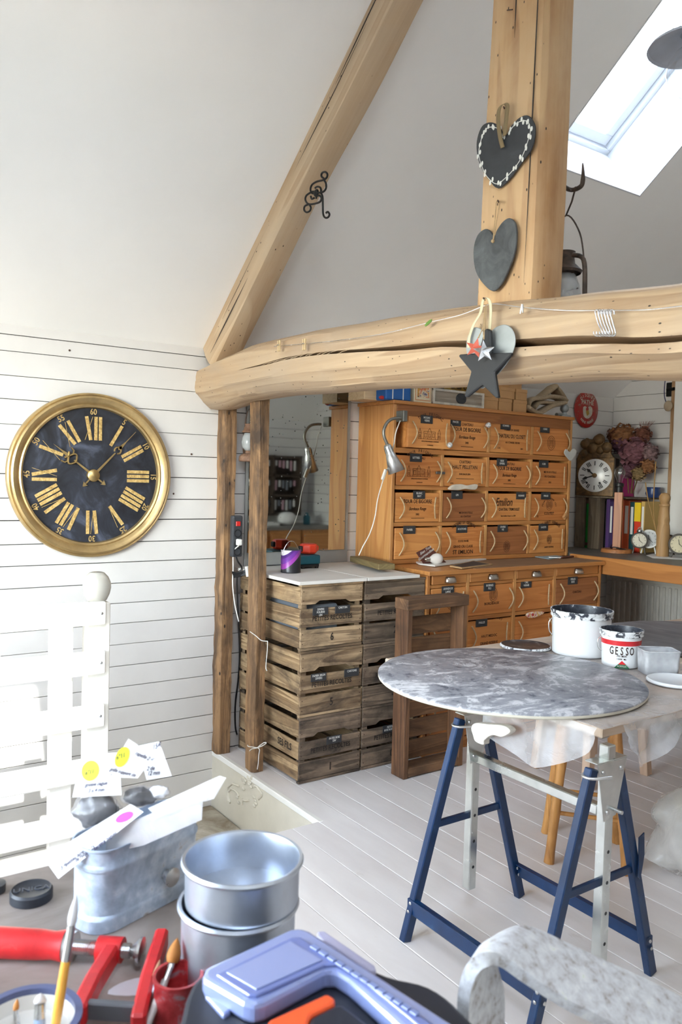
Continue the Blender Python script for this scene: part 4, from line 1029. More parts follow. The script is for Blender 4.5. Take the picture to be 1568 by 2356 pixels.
bl = MB(); P = [Vector((pt.x-.03, pt.y-.054, 1.10)), Vector((pt.x-.03, pt.y-.02, 1.155)), Vector((pt.x-.03, pt.y+.02, 1.155)), Vector((pt.x-.03, pt.y+.054, 1.10))]
bl.tube(catmull(P, 5, False), .0013, 5).build('bail_handle', M_wire, cn)
M_teal = plain('teal_plastic', rgb(18,92,108), .4, var=.04); M_orange = plain('orange_red_plastic', rgb(232,62,32), .35, var=.04)
q0 = at(722, 1309, 'z', .999)
bc_ = thing('battery_charger', 'teal battery charger on the white board beside the paint tin', 'charger', tuple(q0))
MB().box(q0.x-.17, q0.x-.02, q0.y-.085, q0.y+.055, 1.022, 1.072).build('charger_body', M_teal, bc_, bevel=.008, seg=2)
MB().box(q0.x-.165, q0.x-.025, q0.y-.08, q0.y+.05, 1.006, 1.022).build('charger_base', M_blackc, bc_, bevel=.003)
for yy in (q0.y-.06, q0.y+.03): MB().box(q0.x-.04, q0.x-.025, yy, yy+.014, .999, 1.006).build('foot', M_blackc, bc_)
ob = thing('tool_battery', 'orange red battery block sitting on the teal charger', 'battery', (q0.x-.09, q0.y+.02, 1.073))
MB().lathe([(1e-4,0),(.040,0),(.050,.012),(.050,.050),(.044,.056),(1e-4,.056)], 8, Matrix.Translation((q0.x-.09, q0.y+.018, 1.0735)) @ Matrix.Rotation(pi/8, 4, 'Z')).build('battery_body', M_orange, ob, bevel=.003)
for sg in (-1, 1): MB().cbox((q0.x-.09, q0.y+.018+sg*.05, 1.103), (.03,.02,.03)).build('latch', M_orange if sg > 0 else M_blackc, ob, bevel=.004)
cbp = [(q0.x-.16, q0.y-.06, 1.012), (q0.x-.20, q0.y-.13, 1.004), (q0.x-.21, q0.y-.22, 1.004), (q0.x-.2, q0.y-.3, 1.006)]
tag(MB().tube(catmull(cbp, 5, False), .0032, 6).build('charger_cable', M_blackc, smooth=60), 'black charger cable lying on the white board behind the paint tin', 'cable')
# lamp plank
M_olive = wood('olive_stained_plank', rgb(92,78,48), rgb(132,114,74), 'x', .7, 1.0, 4)
A_, B_ = at(806, 1292, 'z', 1.02), at(890, 1318, 'z', 1.02)
zpl = 1.013
Ml = axes(((A_.x+B_.x)/2-.10, (A_.y+B_.y)/2+.10, zpl+.0115), (B_.x-A_.x+.05, B_.y-A_.y, 0), (-(B_.y-A_.y), B_.x-A_.x+.05, 0))
tag(MB().box(-.21, .21, -.048, .048, -.0115, .0205, Ml).build('plank', M_olive, bevel=.003), 'thick olive stained plank lying across white board and counter', 'plank')
# ---- gooseneck lamp clamped to the cabinet
M_alu = metal('satin_aluminium', (.68,.69,.70,1), .35)
lp = thing('gooseneck_lamp', 'silver gooseneck lamp clamped to the pine cabinet front', 'lamp', tuple(at(925,960,'x',.40)))
crL = (860,860,6.533)
MB().tube(catmull(trace([(410,672),(330,670),(250,690),(185,750),(145,850),(150,940),(180,1020),(200,1065)], 'x', .43, crL), 6, False), .009, 9).build('gooseneck', metal('grey_gooseneck', (.3,.29,.26,1), .45), lp, smooth=60)
c0, c1 = at(926, 950, 'x', .40), at(926, 968, 'x', .40)
MB().box(.362, .43, c0.y-.018, c0.y+.012, c1.z-.006, c0.z+.012).build('clamp', metal('grey_clamp', (.22,.22,.2,1), .5), lp, bevel=.003)
s0, s1 = at(890, 1024, 'x', .43), at(912, 1086, 'x', .46)
Msh = frame(tuple(s0), s1-s0); Ls = (s1-s0).length
MB().lathe([(.010,-.004),(.017,0),(.021,.01),(.023,.05),(.026,.055),(.048,Ls)], 32, Msh).build('lamp_shade', M_alu, lp, smooth=40, solid=.0015)
for i in range(8):
    a = 2*pi*i/8; MB().bar(Msh @ Vector((.0222*cos(a), .0222*sin(a), .014)), Msh @ Vector((.0235*cos(a), .0235*sin(a), .044)), .003, .002).build('vent_slot', M_dark, lp)
wcp = catmull([at(x, y, 'x', .42) for x, y in ((920,968),(910,995),(905,1025),(896,1062),(886,1092),(879,1110),(868,1150),(862,1190),(850,1228),(834,1258),(825,1278))], 5, False)
cbl = MB().tube(wcp, .0032, 6).build('lamp_cord', M_whitec, lp, smooth=60)
sa_, sb_ = at(887, 1080, 'x', .425), at(879, 1104, 'x', .425)
MB().bar(sa_, sb_, .017, .014, up=(1,0,0)).build('cord_switch', M_whitec, cbl, bevel=.003)
# ================================================================ things on the counter and cabinets
# on the counter
M_paper = plain('white_paper', rgb(226,224,218), .8, var=.02)
def sheet(name, label, px, z, mat, th=.0015, cat='paper'):
    P = [at(x, y, 'z', z) for x, y in px]
    return tag(MB().prism([(p.x, p.y) for p in P], z, z+th).build(name, mat), label, cat)
CZ = 1.0135
sheet('paper_pile', 'white papers stacked at the back of the counter', [(955,1294),(1040,1285),(1118,1288),(1085,1292),(1000,1304),(962,1299)], CZ, M_paper, .008)
P = [at(x, y, 'z', CZ+.001) for x, y in ((1034,1304),(1088,1292),(1133,1300),(1062,1309))]
fs = thing('framed_slate', 'small writing slate with pale wooden frame lying on the counter', 'slate', tuple(P[0]))
cn_ = sum((Vector(p) for p in P), Vector())/4
MB().prism([(p.x, p.y) for p in P], CZ, CZ+.007).build('slate_frame', wood('pale_frame_wood', rgb(176,142,100), rgb(206,174,130), 'y', .6), fs, bevel=.001)
MB().prism([((p.x-cn_.x)*.82+cn_.x, (p.y-cn_.y)*.86+cn_.y) for p in P], CZ+.007, CZ+.0078).build('slate_panel', M_slated, fs)
# brochure leaning on the drawers
b0 = [at(x, y, 'x', .45) for x, y in ((959,1272),(989,1256),(1030,1296),(1008,1304),(975,1297))]
br = thing('brochure', 'brown brochure leaning against the drawers behind the bulb', 'brochure', tuple(b0[3]))
plate(b0, 'x', .44, .002, 'cover', plain('brown_cover', rgb(104,58,48), .5), br)
text('Bien Tous', .022, FY(.4425, (b0[0].y+b0[1].y)/2+.02, b0[0].z+.012) @ Matrix.Rotation(.5, 4, 'Z'), 'lettering', M_chalk, br, shear=.3)
text('Gourmandises', .022, FY(.4425, (b0[0].y+b0[1].y)/2+.025, b0[0].z-.012) @ Matrix.Rotation(.5, 4, 'Z'), 'lettering', M_chalk, br, shear=.3)
# light bulb lying on its side
q = at(990, 1300, 'z', CZ); lb = thing('light_bulb', 'frosted light bulb lying on the counter in front of the brochure', 'bulb', tuple(q))
Mb = frame((q.x-.0, q.y-.045, CZ+.033), (.15, 1, .03))
MB().lathe([(.012,.03),(.016,.04),(.029,.06),(.033,.08),(.031,.098),(.02,.112),(1e-4,.117)], 28, Mb).build('glass_bulb', plain('frosted_bulb_glass', rgb(224,218,212), .15, var=.01), lb, smooth=60)
MB().lathe([(1e-4,-.002),(.008,0),(.013,.006),(.0135,.03),(.012,.031)], 20, Mb).build('screw_cap', M_brassdk, lb, smooth=40)
sheet('blue_sheet', 'pale blue sheet at the far end of the counter', [(1222,1280),(1262,1276),(1300,1282),(1262,1287)], CZ, plain('pale_blue_paper', rgb(150,178,190), .6), .003)
kn = thing('knife', 'knife with brown handle lying across the pale blue sheet', 'knife', tuple(at(1290,1283,'z',CZ+.004)))
a, b, c_ = at(1262,1282,'z',CZ+.006), at(1290,1283,'z',CZ+.008), at(1318,1280,'z',CZ+.008)
MB().bar(a, b, .014, .002).build('blade', M_steel, kn); MB().bar(b, c_, .016, .012).build('handle', plain('brown_handle', rgb(96,52,36), .5), kn, bevel=.004)
# rag tucked above a drawer
rg = [at(x, y, 'x', .365) for x, y in ((1033,1126),(1042,1116),(1060,1114),(1075,1117),(1094,1114),(1098,1118),(1092,1127),(1070,1125),(1052,1128))]
tag(MB().prism([(p.y, p.z) for p in catmull(rg, 3)], 0, .025, FY(.346, 0, 0)).build('paper_rag', plain('cream_rag', rgb(212,202,186), .8, var=.08, scale=25), bevel=.006, seg=2), 'crumpled cream paper stuffed above a dark drawer', 'paper')
# glass knobs hanging on the drawers
M_crys = glass('crystal', (.85,.88,.9,1), .05, film=.25)
for (px, py, lb_) in ((1034,1024,'clear faceted glass knob beside the castle drawer'),(1123,978,'clear faceted glass knob at the upper second drawer')):
    p = at(px, py, 'x', .372); k_ = thing('glass_knob', lb_, 'knob', tuple(p), 'glass knobs on the drawers')
    MB().ball((p.x, p.y, p.z), .017, 10, 6).build('crystal', plain('crystal_knob', rgb(206,208,208), .08, var=.3, scale=60), k_)
    MB().lathe([(.012,-.02),(.012,-.012),(.008,-.008)], 12, axes((p.x, p.y, p.z), (0,1,0), (0,0,1))).build('collar', M_steel, k_, smooth=40)
# white wooden heart on the right side of the cabinet
p0 = at(1309,1046,'x',.365)
wh = thing('wooden_heart', 'small white wooden heart hanging from the cabinet corner', 'heart', tuple(p0))
plate(catmull(trace([(1309,1040),(1301,1033),(1297,1042),(1303,1052),(1311,1060),(1319,1052),(1325,1041),(1321,1033),(1315,1034)], 'x', .366), 3), 'x', .362, .008, 'heart_plate', plain('white_wood', rgb(200,200,196), .6), wh, bevel=.002)
MB().tube([at(1310,1040,'x',.368), at(1310,1012,'x',.352), at(1307,990,'x',.346)], .002, 5).build('cord', M_twine, wh)
ck_ = [at(x, y, 'x', .352) for x, y in ((1293,1190),(1300,1180),(1305,1183),(1297,1196))]
tag(plate(ck_, 'x', .345, .018, 'cork', plain('cork', rgb(190,140,90), .8, var=.15, scale=50), bevel=.003), 'cork stuck on the lower right wine case drawer', 'cork')
# small jar label cloth in base drawer
rg = [at(x, y, 'x', .69) for x, y in ((1212,1416),(1222,1409),(1248,1407),(1251,1411),(1238,1418),(1222,1423))]
tag(MB().prism([(p.y, p.z) for p in catmull(rg, 3)], 0, .02, FY(.672, 0, 0)).build('patterned_packet', blotch('yellow_white_print', [(.4, rgb(220,160,40)), (.5, rgb(230,226,216)), (.6, rgb(200,60,40))], 60, 2, .5), bevel=.004), 'yellow and white packet sticking out of a base drawer', 'packet')
# ---- on top of the upper cabinet
TZ = UZ1+.001
def topbox(name, label, cat, px0, px1, pyb, depth_, h, mat, xf=.33, bevel=.002):
    """px range and base pixel row on the plane x = xf"""
    a, b = at(px0, pyb, 'x', xf), at(px1, pyb, 'x', xf)
    t_ = thing(name, label, cat, (xf-depth_/2, (a.y+b.y)/2, TZ))
    o = MB().box(xf-depth_, xf, a.y, b.y, TZ, TZ+h).build('body', mat, t_, bevel=bevel)
    return t_, a.y, b.y
M_ply = wood('pale_plywood', rgb(196,164,122), rgb(220,192,152), 'y', .6)
topbox('wooden_box', 'plain pale plywood box at the left end of the cabinet top', 'box', 838, 880, 915, .16, .20, M_ply, .24)
p = at(878, 914, 'x', .30); tag(MB().ball((p.x, p.y, TZ+.011), .012, 12, 8, (1.2,1.6,.9)).build('red_bauble', plain('red_plastic', rgb(190,40,32), .4), smooth=60), 'small red cap between the plywood box and the blue tin', 'cap')
M_bluet = plain('blue_enamel_tin', rgb(26,92,164), .4, var=.08)
bt, y0_, y1_ = topbox('pasta_tin', 'blue metal tin lettered PATES on the cabinet top', 'tin', 887, 945, 920, .10, .22, M_bluet, .33, .006)
MB().box(.329, .3305, y0_+.045, y0_+.052, TZ+.005, TZ+.20).build('white_stripe', M_whitec, bt); MB().box(.329, .3305, y1_-.062, y1_-.055, TZ+.005, TZ+.20).build('white_stripe', M_whitec, bt)
ym = y1_-.058
MB().box(.330, .3315, ym-.032, ym+.032, TZ+.128, TZ+.158).build('name_plate', M_whitec, bt)
text('PATES', .026, FY(.3322, ym, TZ+.143), 'lettering', M_inkd, bt)
MB().prism([(-.03,.03),(.03,.03),(0,-.025)], 0, .001, FY(.3305, y0_+.048, TZ+.150)).build('white_triangle', M_whitec, bt)
MB().lathe([(1e-4,.0015),(.013,.0015)], 16, FY(.331, y0_+.048, TZ+.157)).build('white_triangle', M_bluet, bt)
M_card = blotch('playing_card_print', [(.36, rgb(60,50,90)), (.44, rgb(220,180,60)), (.5, rgb(190,60,40)), (.56, rgb(226,210,170)), (.66, rgb(90,80,120))], 24, 4, .5, 1.0)
cd1, y0_, y1_ = topbox('card_box', 'cream box with a colourful jester print beside the blue tin', 'box', 952, 992, 922, .04, .20, plain('cream_card', rgb(222,208,176), .6), .33)
MB().box(.330, .331, y0_+.008, y1_-.008, TZ+.012, TZ+.19).build('border', plain('orange_border', rgb(196,120,70), .6), cd1)
MB().box(.331, .332, y0_+.012, y1_-.012, TZ+.016, TZ+.186).build('panel', plain('cream_card', rgb(222,208,176), .6), cd1)
MB().box(.332, .333, y0_+.022, y1_-.022, TZ+.03, TZ+.18).build('printed_figure', M_card, cd1)
# old yellow tin sign box behind the tray
yt, y0_, y1_ = topbox('yellow_tin', 'old dark yellow tin with brown lettering behind the wooden tray', 'tin', 990, 1082, 905, .05, .21, blotch('old_yellow_print', [(.35, rgb(96,70,24)), (.5, rgb(150,112,34)), (.7, rgb(176,136,46))], 9, 5 , .5), .055, .004)
MB().box(.055, .0562, y0_+.0, y0_+.11, TZ+.0, TZ+.2).build('dark_panel', plain('brown_print', rgb(74,50,28), .5), yt)
text('Dart', .07, FY(.057, y0_+.23, TZ+.165), 'lettering', M_inkd, yt); text('108', .03, FY(.057, y0_+.17, TZ+.12), 'lettering', M_inkd, yt)
# whitewashed tray with black oval plate
M_wash = wood('whitewashed_wood', rgb(112,98,84), rgb(158,144,126), 'y', .75, 1.2, 5, stain=rgb(196,188,176), stain_amt=.5)
a, b = at(993, 926, 'x', .335), at(1110, 935, 'x', .335)
wt = thing('wooden_crate_tray', 'whitewashed wooden tray with rails and a black oval plate on top of the cabinet', 'tray', (.2, (a.y+b.y)/2, TZ))
MB().box(.325, .337, a.y, b.y, TZ, TZ+.085).build('front_board', M_wash, wt, bevel=.002)
MB().box(.09, .102, a.y, b.y, TZ, TZ+.085).build('back_board', M_wash, wt)
for yy in (a.y, b.y-.012): MB().box(.102, .325, yy, yy+.012, TZ, TZ+.085).build('end_board', M_wash, wt)
MB().box(.102, .325, a.y+.012, b.y-.012, TZ, TZ+.01).build('tray_floor', M_wash, wt)
M_washw = plain('worn_white_paint', rgb(196,188,174), .6, var=.15, scale=20)
for (zz) in (TZ+.008, TZ+.085): MB().box(.337, .345, a.y, b.y, zz-.008, zz+.006).build('white_rail', M_washw, wt, bevel=.001)
for yy in (a.y, b.y-.014): MB().box(.337, .347, yy, yy+.014, TZ, TZ+.128 if yy == a.y else TZ+.09).build('white_upright', M_washw, wt, bevel=.001)
MB().tube([(.34, a.y+.007, TZ+.122), (.2, a.y+.007, TZ+.122)], .006, 6).build('white_rail', M_washw, wt)
yo = at(1062, 915, 'x', .345).y
MB().lathe([(1e-4,.004),(.03,.004),(.034,0)], 24, FY(.339, yo, TZ+.045) @ Matrix.Diagonal((1.25,.95,1,1))).build('oval_plate', M_blackp, wt, smooth=40)
# teal box and cardboard boxes
tb = [at(x, y, 'x', .16) for x, y in ((1135,868),(1188,872),(1186,880),(1160,892),(1135,892))]
tag(plate(tb, 'x', .06, .08, 'teal_box', plain('teal_card', rgb(26,98,100), .5), bevel=.002), 'teal box propped above the cardboard boxes', 'box')
M_kraft = plain('kraft_card', rgb(186,142,94), .75, var=.05)
kb = [(1112,1146,936,.075,0,.33,'kraft box at the bottom left of the pile'),(1113,1144,938,.07,.077,.33,'kraft box on top of the bottom left one, beside the tray'),(1148,1178,939,.075,0,.335,'kraft box in the bottom middle of the pile'),(1149,1184,938,.068,.077,.34,'kraft box stacked on the bottom middle one'),(1182,1212,942,.075,0,.33,'kraft box at the bottom right of the pile'),(1186,1212,942,.068,.077,.33,'kraft box on top of the bottom right one, near the sacking'),(1165,1200,938,.055,.147,.30,'topmost kraft box of the pile, tilted')]
for i, (p0_, p1_, pb, h_, dz, xf, lb_) in enumerate(kb):
    a, b = at(p0_, pb, 'x', xf), at(p1_, pb, 'x', xf); cy = (a.y+b.y)/2; w_ = b.y-a.y
    R = Matrix.Translation((xf-.06, cy, TZ+dz)) @ Matrix.Rotation((-.3, .25, .1, .35, -.05, .1, .5)[i]*.25, 4, 'Z')
    k_ = thing('cardboard_box', 'small '+lb_, 'box', (xf-.06, cy, TZ+dz), 'small kraft boxes on the cabinet')
    MB().box(-.055, .055, -w_/2, w_/2, 0, h_, R).build('box_body', M_kraft, k_, bevel=.0015)
    MB().box(-.057, .057, -w_/2-.0015, w_/2+.0015, h_-.02, h_+.0015, R).build('box_lid', M_kraft, k_, bevel=.0015)
# burlap sack folded
M_burlap = plain('burlap', rgb(158,138,112), .95, var=.12, scale=80)
sk = thing('burlap_sack', 'folded burlap sack slumped on the cabinet top', 'sack', tuple(at(1245,945,'x',.25)))
def fold(pts, x0_, x1_, r0, name):
    P = catmull([at(px, py, 'x', x0_) for px, py in pts], 5, False)
    m = MB().loft([[p+Vector((-.10, 0, -.002)), p+Vector((-.05,0,.012)), p+Vector((0,0,r0)), p+Vector((.03,0,.004)), p+Vector((.025,0,-.016)), p+Vector((-.06,0,-.012))] for p in P])
    return m.build(name, M_burlap, sk, smooth=70, sub=1)
fold([(1213,938),(1216,925),(1228,918),(1245,917),(1265,913),(1290,915),(1302,922)], .30, 0, .02, 'fold')
fold([(1214,936),(1224,944),(1238,950),(1248,947),(1268,935),(1285,930),(1300,926)], .33, 0, .018, 'fold')
fold([(1226,940),(1236,928),(1250,925),(1270,927),(1292,926)], .30, 0, .015, 'fold')
fold([(1240,920),(1258,905),(1274,892),(1278,888)], .24, 0, .02, 'fold')
fold([(1278,890),(1290,905),(1299,920)], .24, 0, .02, 'fold')
fold([(1216,930),(1222,924),(1240,922)], .24, 0, .03, 'fold')
p = at(1298, 935, 'x', .27); mk = thing('metal_ornament', 'dull metal ball on a base at the cabinet top corner', 'ornament', (p.x, p.y, TZ))
MB().ball((p.x, p.y, TZ+.062), .030, 20, 12).build('ball', M_zinc, mk, smooth=60)
MB().lathe([(.045,0),(.045,.012),(.02,.02),(.016,.035)], 20, Matrix.Translation((p.x, p.y, TZ))).build('base', M_zinc, mk, smooth=40)
MB().tube([(p.x, p.y-.02, TZ+.018), (p.x+.01, p.y-.09, TZ+.014)], .013, 10).build('arm', M_zinc, mk, smooth=60)
# ================================================================ the far corner
DZ, DY = 1.03, 2.375
dk = thing('corner_desk', 'pine-edged grey desk running along the far wall', 'desk', (1.0, 2.97, 0))
MB().box(.40, 2.30, DY, 3.272, DZ-.03, DZ).box(.003, .40, 2.412, 3.272, DZ-.03, DZ).build('desk_top', plain('dark_grey_laminate', rgb(96,92,86), .45), dk, bevel=.002)
MB().box(.40, 2.30, DY-.028, DY, DZ-.105, DZ+.002).build('front_edge', wood('desk_edge_pine', rgb(150,94,46), rgb(190,130,70), 'x', .45), dk, bevel=.003)
for xx in (.04, 2.2): MB().box(xx, xx+.05, DY+.13, DY+.18, 0, DZ-.03).build('leg', M_pine, dk)
# radiator
M_radi = plain('radiator_enamel', rgb(196,190,180), .35)
ra = thing('radiator', 'pale panel radiator under the far desk', 'radiator', (1.0, 3.24, .1))
a = at(1403, 1330, 'y', 3.22)
MB().box(a.x, 1.85, 3.235, 3.262, .14, .80).build('panel', M_radi, ra, bevel=.004)
x_ = a.x+.02
while x_ < 1.80:
    MB().box(x_, x_+.022, 3.222, 3.236, .17, .775).build('rib', M_radi, ra, bevel=.005); x_ += .047
MB().box(a.x-.004, 1.854, 3.215, 3.265, .79, .812).build('top_grille', M_radi, ra, bevel=.002)
# crate with binders
KY0, KY1, KZ = 2.86, 2.915, DZ+.001
KX0, KX1 = .016, at(1378, 1200, 'y', 2.86).x
KH = at(1378, 1142, 'y', KY0).z-KZ
bk = thing('book_crate', 'slatted grey crate standing on the far desk left of the ring binders', 'crate', ((KX0+KX1)/2, (KY0+KY1)/2, KZ))
M_oldc = wood('old_grey_crate', rgb(84,72,58), rgb(128,112,92), 'z', .85, 1.2, 5, stain=rgb(52,44,38), stain_amt=.7)
for (xa, xb) in ((KX0, KX0+(KX1-KX0)*.40), (KX0+(KX1-KX0)*.54, KX1)): MB().box(xa, xb, KY0, KY0+.012, KZ, KZ+KH-.012).build('slat', M_oldc, bk, bevel=.002)
MB().box(KX1-.012, KX1, KY0+.012, KY1, KZ, KZ+KH-.012).build('end_board', M_oldc, bk)
MB().box(KX0, KX0+.01, KY0+.012, KY1, KZ, KZ+KH-.012).build('end_board', M_oldc, bk)
MB().box(KX0+.01, KX1-.012, KY1-.01, KY1, KZ, KZ+KH-.012).build('back_board', M_oldc, bk)
for zz in (KZ+.02, KZ+KH-.05): MB().box(KX0+.01, KX1-.012, KY0+.012, KY0+.02, zz, zz+.02).build('batten', M_oldc, bk)
tag(MB().box(KX0+(KX1-KX0)*.38, KX0+(KX1-KX0)*.56, KY0+.022, KY1-.012, KZ, KZ+KH*.85).build('green_folder', plain('bright_green', rgb(40,150,60), .5)), 'bright green folder showing through the slats of the grey crate', 'folder')
tag(MB().box(.012, .455, KY0-.004, 3.272, KZ+KH-.0115, KZ+KH).build('shelf_board', M_oldc, bevel=.002), 'dark board laid over the slatted crate and the ring binders', 'board')
BYF = 2.935
bcols = [((30,28,34),'black'),((86,60,110),'thin violet'),((60,44,84),'dark purple'),((112,62,120),'light purple'),((206,86,46),'orange'),((196,90,52),'second orange'),((30,70,74),'dark teal'),((206,60,36),'red and yellow'),((196,160,90),'tan')]
bedges = [1384,1392,1400,1408,1417,1432,1446,1457,1472,1481]
for i, (c_, nm) in enumerate(bcols):
    xa, xb = at(bedges[i], 1215, 'y', BYF).x, at(bedges[i+1], 1215, 'y', BYF).x
    xa = max(xa, .014)+.001; xb -= .001; hb = KH-.014-random.uniform(.002, .02)
    b_ = thing('ring_binder', nm+' ring binder in the row on the far desk', 'binder', ((xa+xb)/2, BYF+.1, KZ), 'ring binders on the far desk')
    m_ = plain('binder_'+nm.replace(' ', '_'), rgb(*c_), .45, var=.03)
    MB().box(xa, xb, BYF, BYF+.2, KZ+.0005, KZ+hb).build('cover', m_, b_, bevel=.002)
    w_ = xb-xa
    if i not in (0, 1, 7): MB().box(xa+w_*.25, xb-w_*.2, BYF-.0008, BYF, KZ+hb*.35, KZ+hb*.9).build('spine_label', M_paper, b_)
    if i == 7: MB().box(xa, xb, BYF-.001, BYF+.1, KZ+hb*.62, KZ+hb).build('yellow_band', plain('binder_yellow', rgb(232,196,40), .45), b_)
# comtoise clock on the crate
M_brassold = blotch('old_stamped_brass', [(.35, rgb(70,52,30)), (.6, rgb(112,84,48)), (.8, rgb(142,110,66))], 26, 5, .5, metallic=.4, bump=.5)
M_enamel = plain('white_enamel', rgb(226,226,224), .2, var=.01)
cc = at(1368, 1094, 'y', KY0+.03); nrm = Vector((.42, -.90, 0)).normalized()
cx_ = Vector((.13, 2.92, 0)); top_z = KZ+KH
pc = atp(1368, 1094, (cx_.x, cx_.y, 0), nrm)
Mc = axes(tuple(pc), Vector((0,0,1)).cross(nrm), (0,0,1))
cl2 = thing('comtoise_clock', 'antique clock with white enamel dial and stamped brass crest on the far board', 'clock', (pc.x, pc.y, top_z))
sc = (pc-CAM).dot(CF)/FPX
hb_ = pc.z-top_z-.001
MB().box(-44*sc, 44*sc, -hb_, 40*sc, -.13, -.002, Mc).build('case', plain('dark_clock_case', rgb(60,52,42), .6), cl2, bevel=.003)
MB().box(-42*sc, 42*sc, -hb_, 42*sc, -.002, .004, Mc).build('brass_front', M_brassold, cl2, bevel=.003)
rp = catmull([Vector((x*sc, y*sc, 0)) for x, y in ((-42,40),(-36,54),(-28,62),(-30,76),(-22,86),(-10,82),(-4,90),(8,96),(18,88),(20,74),(30,76),(36,62),(34,52),(42,40))], 4, False)
MB().prism([(p.x, p.y) for p in rp], -.006, .010, Mc).build('stamped_crest', M_brassold, cl2, bevel=.004)
for (x, y, r) in ((-24,72,12),(6,82,12),(24,64,13),(-8,62,14),(10,58,10),(-26,52,9)): MB().ball(tuple(Vector((x*sc, y*sc, .008))), r*sc, 12, 8, (1,1,.5), Mc).build('crest_boss', M_brassold, cl2, smooth=60)
MB().lathe([(1e-4,.014),(30*sc,.012),(37*sc,.006),(39*sc,.002)], 40, Mc).build('enamel_dial', M_enamel, cl2, smooth=50)
for h_ in range(12):
    Mh = Mc @ Matrix.Rotation(-2*pi*h_/12, 4, 'Z') @ Matrix.Translation((0, 28*sc, .0145)); k_ = MB()
    for j in range(1+h_ % 3): k_.box((j-.5*(h_ % 3))*3.2*sc-.9*sc, (j-.5*(h_ % 3))*3.2*sc+.9*sc, -5*sc, 5*sc, 0, .001, Mh)
    k_.build('roman_numeral', M_blackp, cl2)
for ang, L_, w_ in ((-50, 24, 2.2), (-107, 30, 2.0)):
    Mh = Mc @ Matrix.Rotation(-rad(ang), 4, 'Z'); MB().prism([(-w_*sc,-4*sc),(w_*sc,-4*sc),(w_*.6*sc,L_*.55*sc),(w_*1.8*sc,L_*.68*sc),(0,L_*sc),(-w_*1.8*sc,L_*.68*sc),(-w_*.6*sc,L_*.55*sc)], .017, .019, Mh).build('hand', M_blackp, cl2)
MB().lathe([(1e-4,.026),(5*sc,.024),(5.5*sc,.018)], 16, Mc).build('hub', M_brassold, cl2, smooth=50)
for x in (-17, 12): MB().lathe([(1e-4,.0135),(2.6*sc,.0135)], 12, Mc @ Matrix.Translation((x*sc, -17*sc, .001))).build('winding_hole', M_blackp, cl2)
# pink folder
p = at(1420, 1136, 'z', top_z+.001)
tag(MB().box(at(1411,1136,'y',3.12).x, at(1430,1136,'y',3.12).x, 3.12, 3.26, top_z+.001, top_z+.165).build('magazine_file', plain('magenta_card', rgb(176,36,110), .5), bevel=.002), 'magenta magazine file standing on the far board above the binders', 'file')
# dried hydrangeas
hy = thing('dried_hydrangeas', 'bunch of dried hydrangea heads in mauve and brown above the ring binders', 'flowers', (.45, 3.16, top_z))
hp = [rgb(128,84,92), rgb(146,98,60), rgb(110,70,84), rgb(150,124,84), rgb(122,74,56), rgb(140,112,112)]
def hydr(px, py, r, ci, xx):
    c_ = at(px, py, 'y', 3.16-(xx-.34)*.9); m_ = plain('dried_petal_%d' % ci, hp[ci], .85, var=.18, scale=40); k_ = MB()
    R3 = r*((c_-CAM).dot(CF))/FPX
    for i in range(150):
        z_ = random.uniform(-1, 1); a = random.uniform(0, 2*pi); n_ = Vector((sqrt_(1-z_*z_)*cos(a), sqrt_(1-z_*z_)*sin(a), z_))
        q_ = c_+n_*R3*random.uniform(.82, 1.06); Mq = frame(tuple(q_), n_+Vector((random.uniform(-.5,.5), random.uniform(-.5,.5), random.uniform(-.5,.5))))
        s_ = R3*random.uniform(.16, .26)
        k_.add([(-s_,0,0),(0,-s_*.7,s_*.3),(s_,0,0),(0,s_*.7,s_*.3)], [(0,1,2,3)], Mq)
    k_.ball(tuple(c_), R3*.8, 14, 9)
    k_.build('flower_head', m_, hy)
def sqrt_(x): return math.sqrt(max(0, x))
for a_ in ((1432,1005,30,1,.34),(1462,1040,36,0,.40),(1425,1022,24,2,.36),(1496,1042,19,5,.42),(1450,1080,22,2,.40),(1468,1090,17,3,.44),(1490,1072,18,1,.42),(1412,1000,16,4,.34),(1478,1000,20,4,.36)): hydr(*a_)
for (x0_, y0_, x1_, y1_) in ((1440,1040,1445,1135),(1462,1060,1450,1135),(1480,1060,1455,1135),(1455,1090,1452,1135)):
    MB().tube([at(x0_, y0_, 'y', 3.14), at(x1_, y1_, 'y', 3.16)], .004, 6).build('stem', plain('dry_stem', rgb(116,92,54), .8), hy)
for i in range(26):
    a = random.uniform(-.5, .5); P = [at(1478, 1000, 'y', 3.16)]
    for j in range(1, 5): P.append(P[0]+Vector((.035*j*(a+.25), 0, .024*j))+Vector((random.uniform(-.008,.008), random.uniform(-.01,.01), 0)))
    MB().tube(P, [.002,.0016,.0012,.001,.0006], 4).build('grass_plume', plain('red_brown_plume', rgb(124,72,58), .9), hy)
for (P_) in (((1508,1062),(1504,1120),(1503,1180),(1510,1230)),((1484,1110),(1490,1150),(1502,1195),(1511,1235))):
    MB().tube(catmull([at(x, y, 'y', 2.89) for x, y in P_], 5, False), .0035, 6).build('dry_stalk', plain('straw', rgb(170,132,78), .8), hy)
MB().lathe([(1e-4,0),(.04,0),(.055,.03),(.045,.06),(.05,.075)], 20, Matrix.Translation((.45, 3.17, top_z+.001))).build('bowl', plain('blue_bowl', rgb(40,62,110), .3), hy, smooth=50)
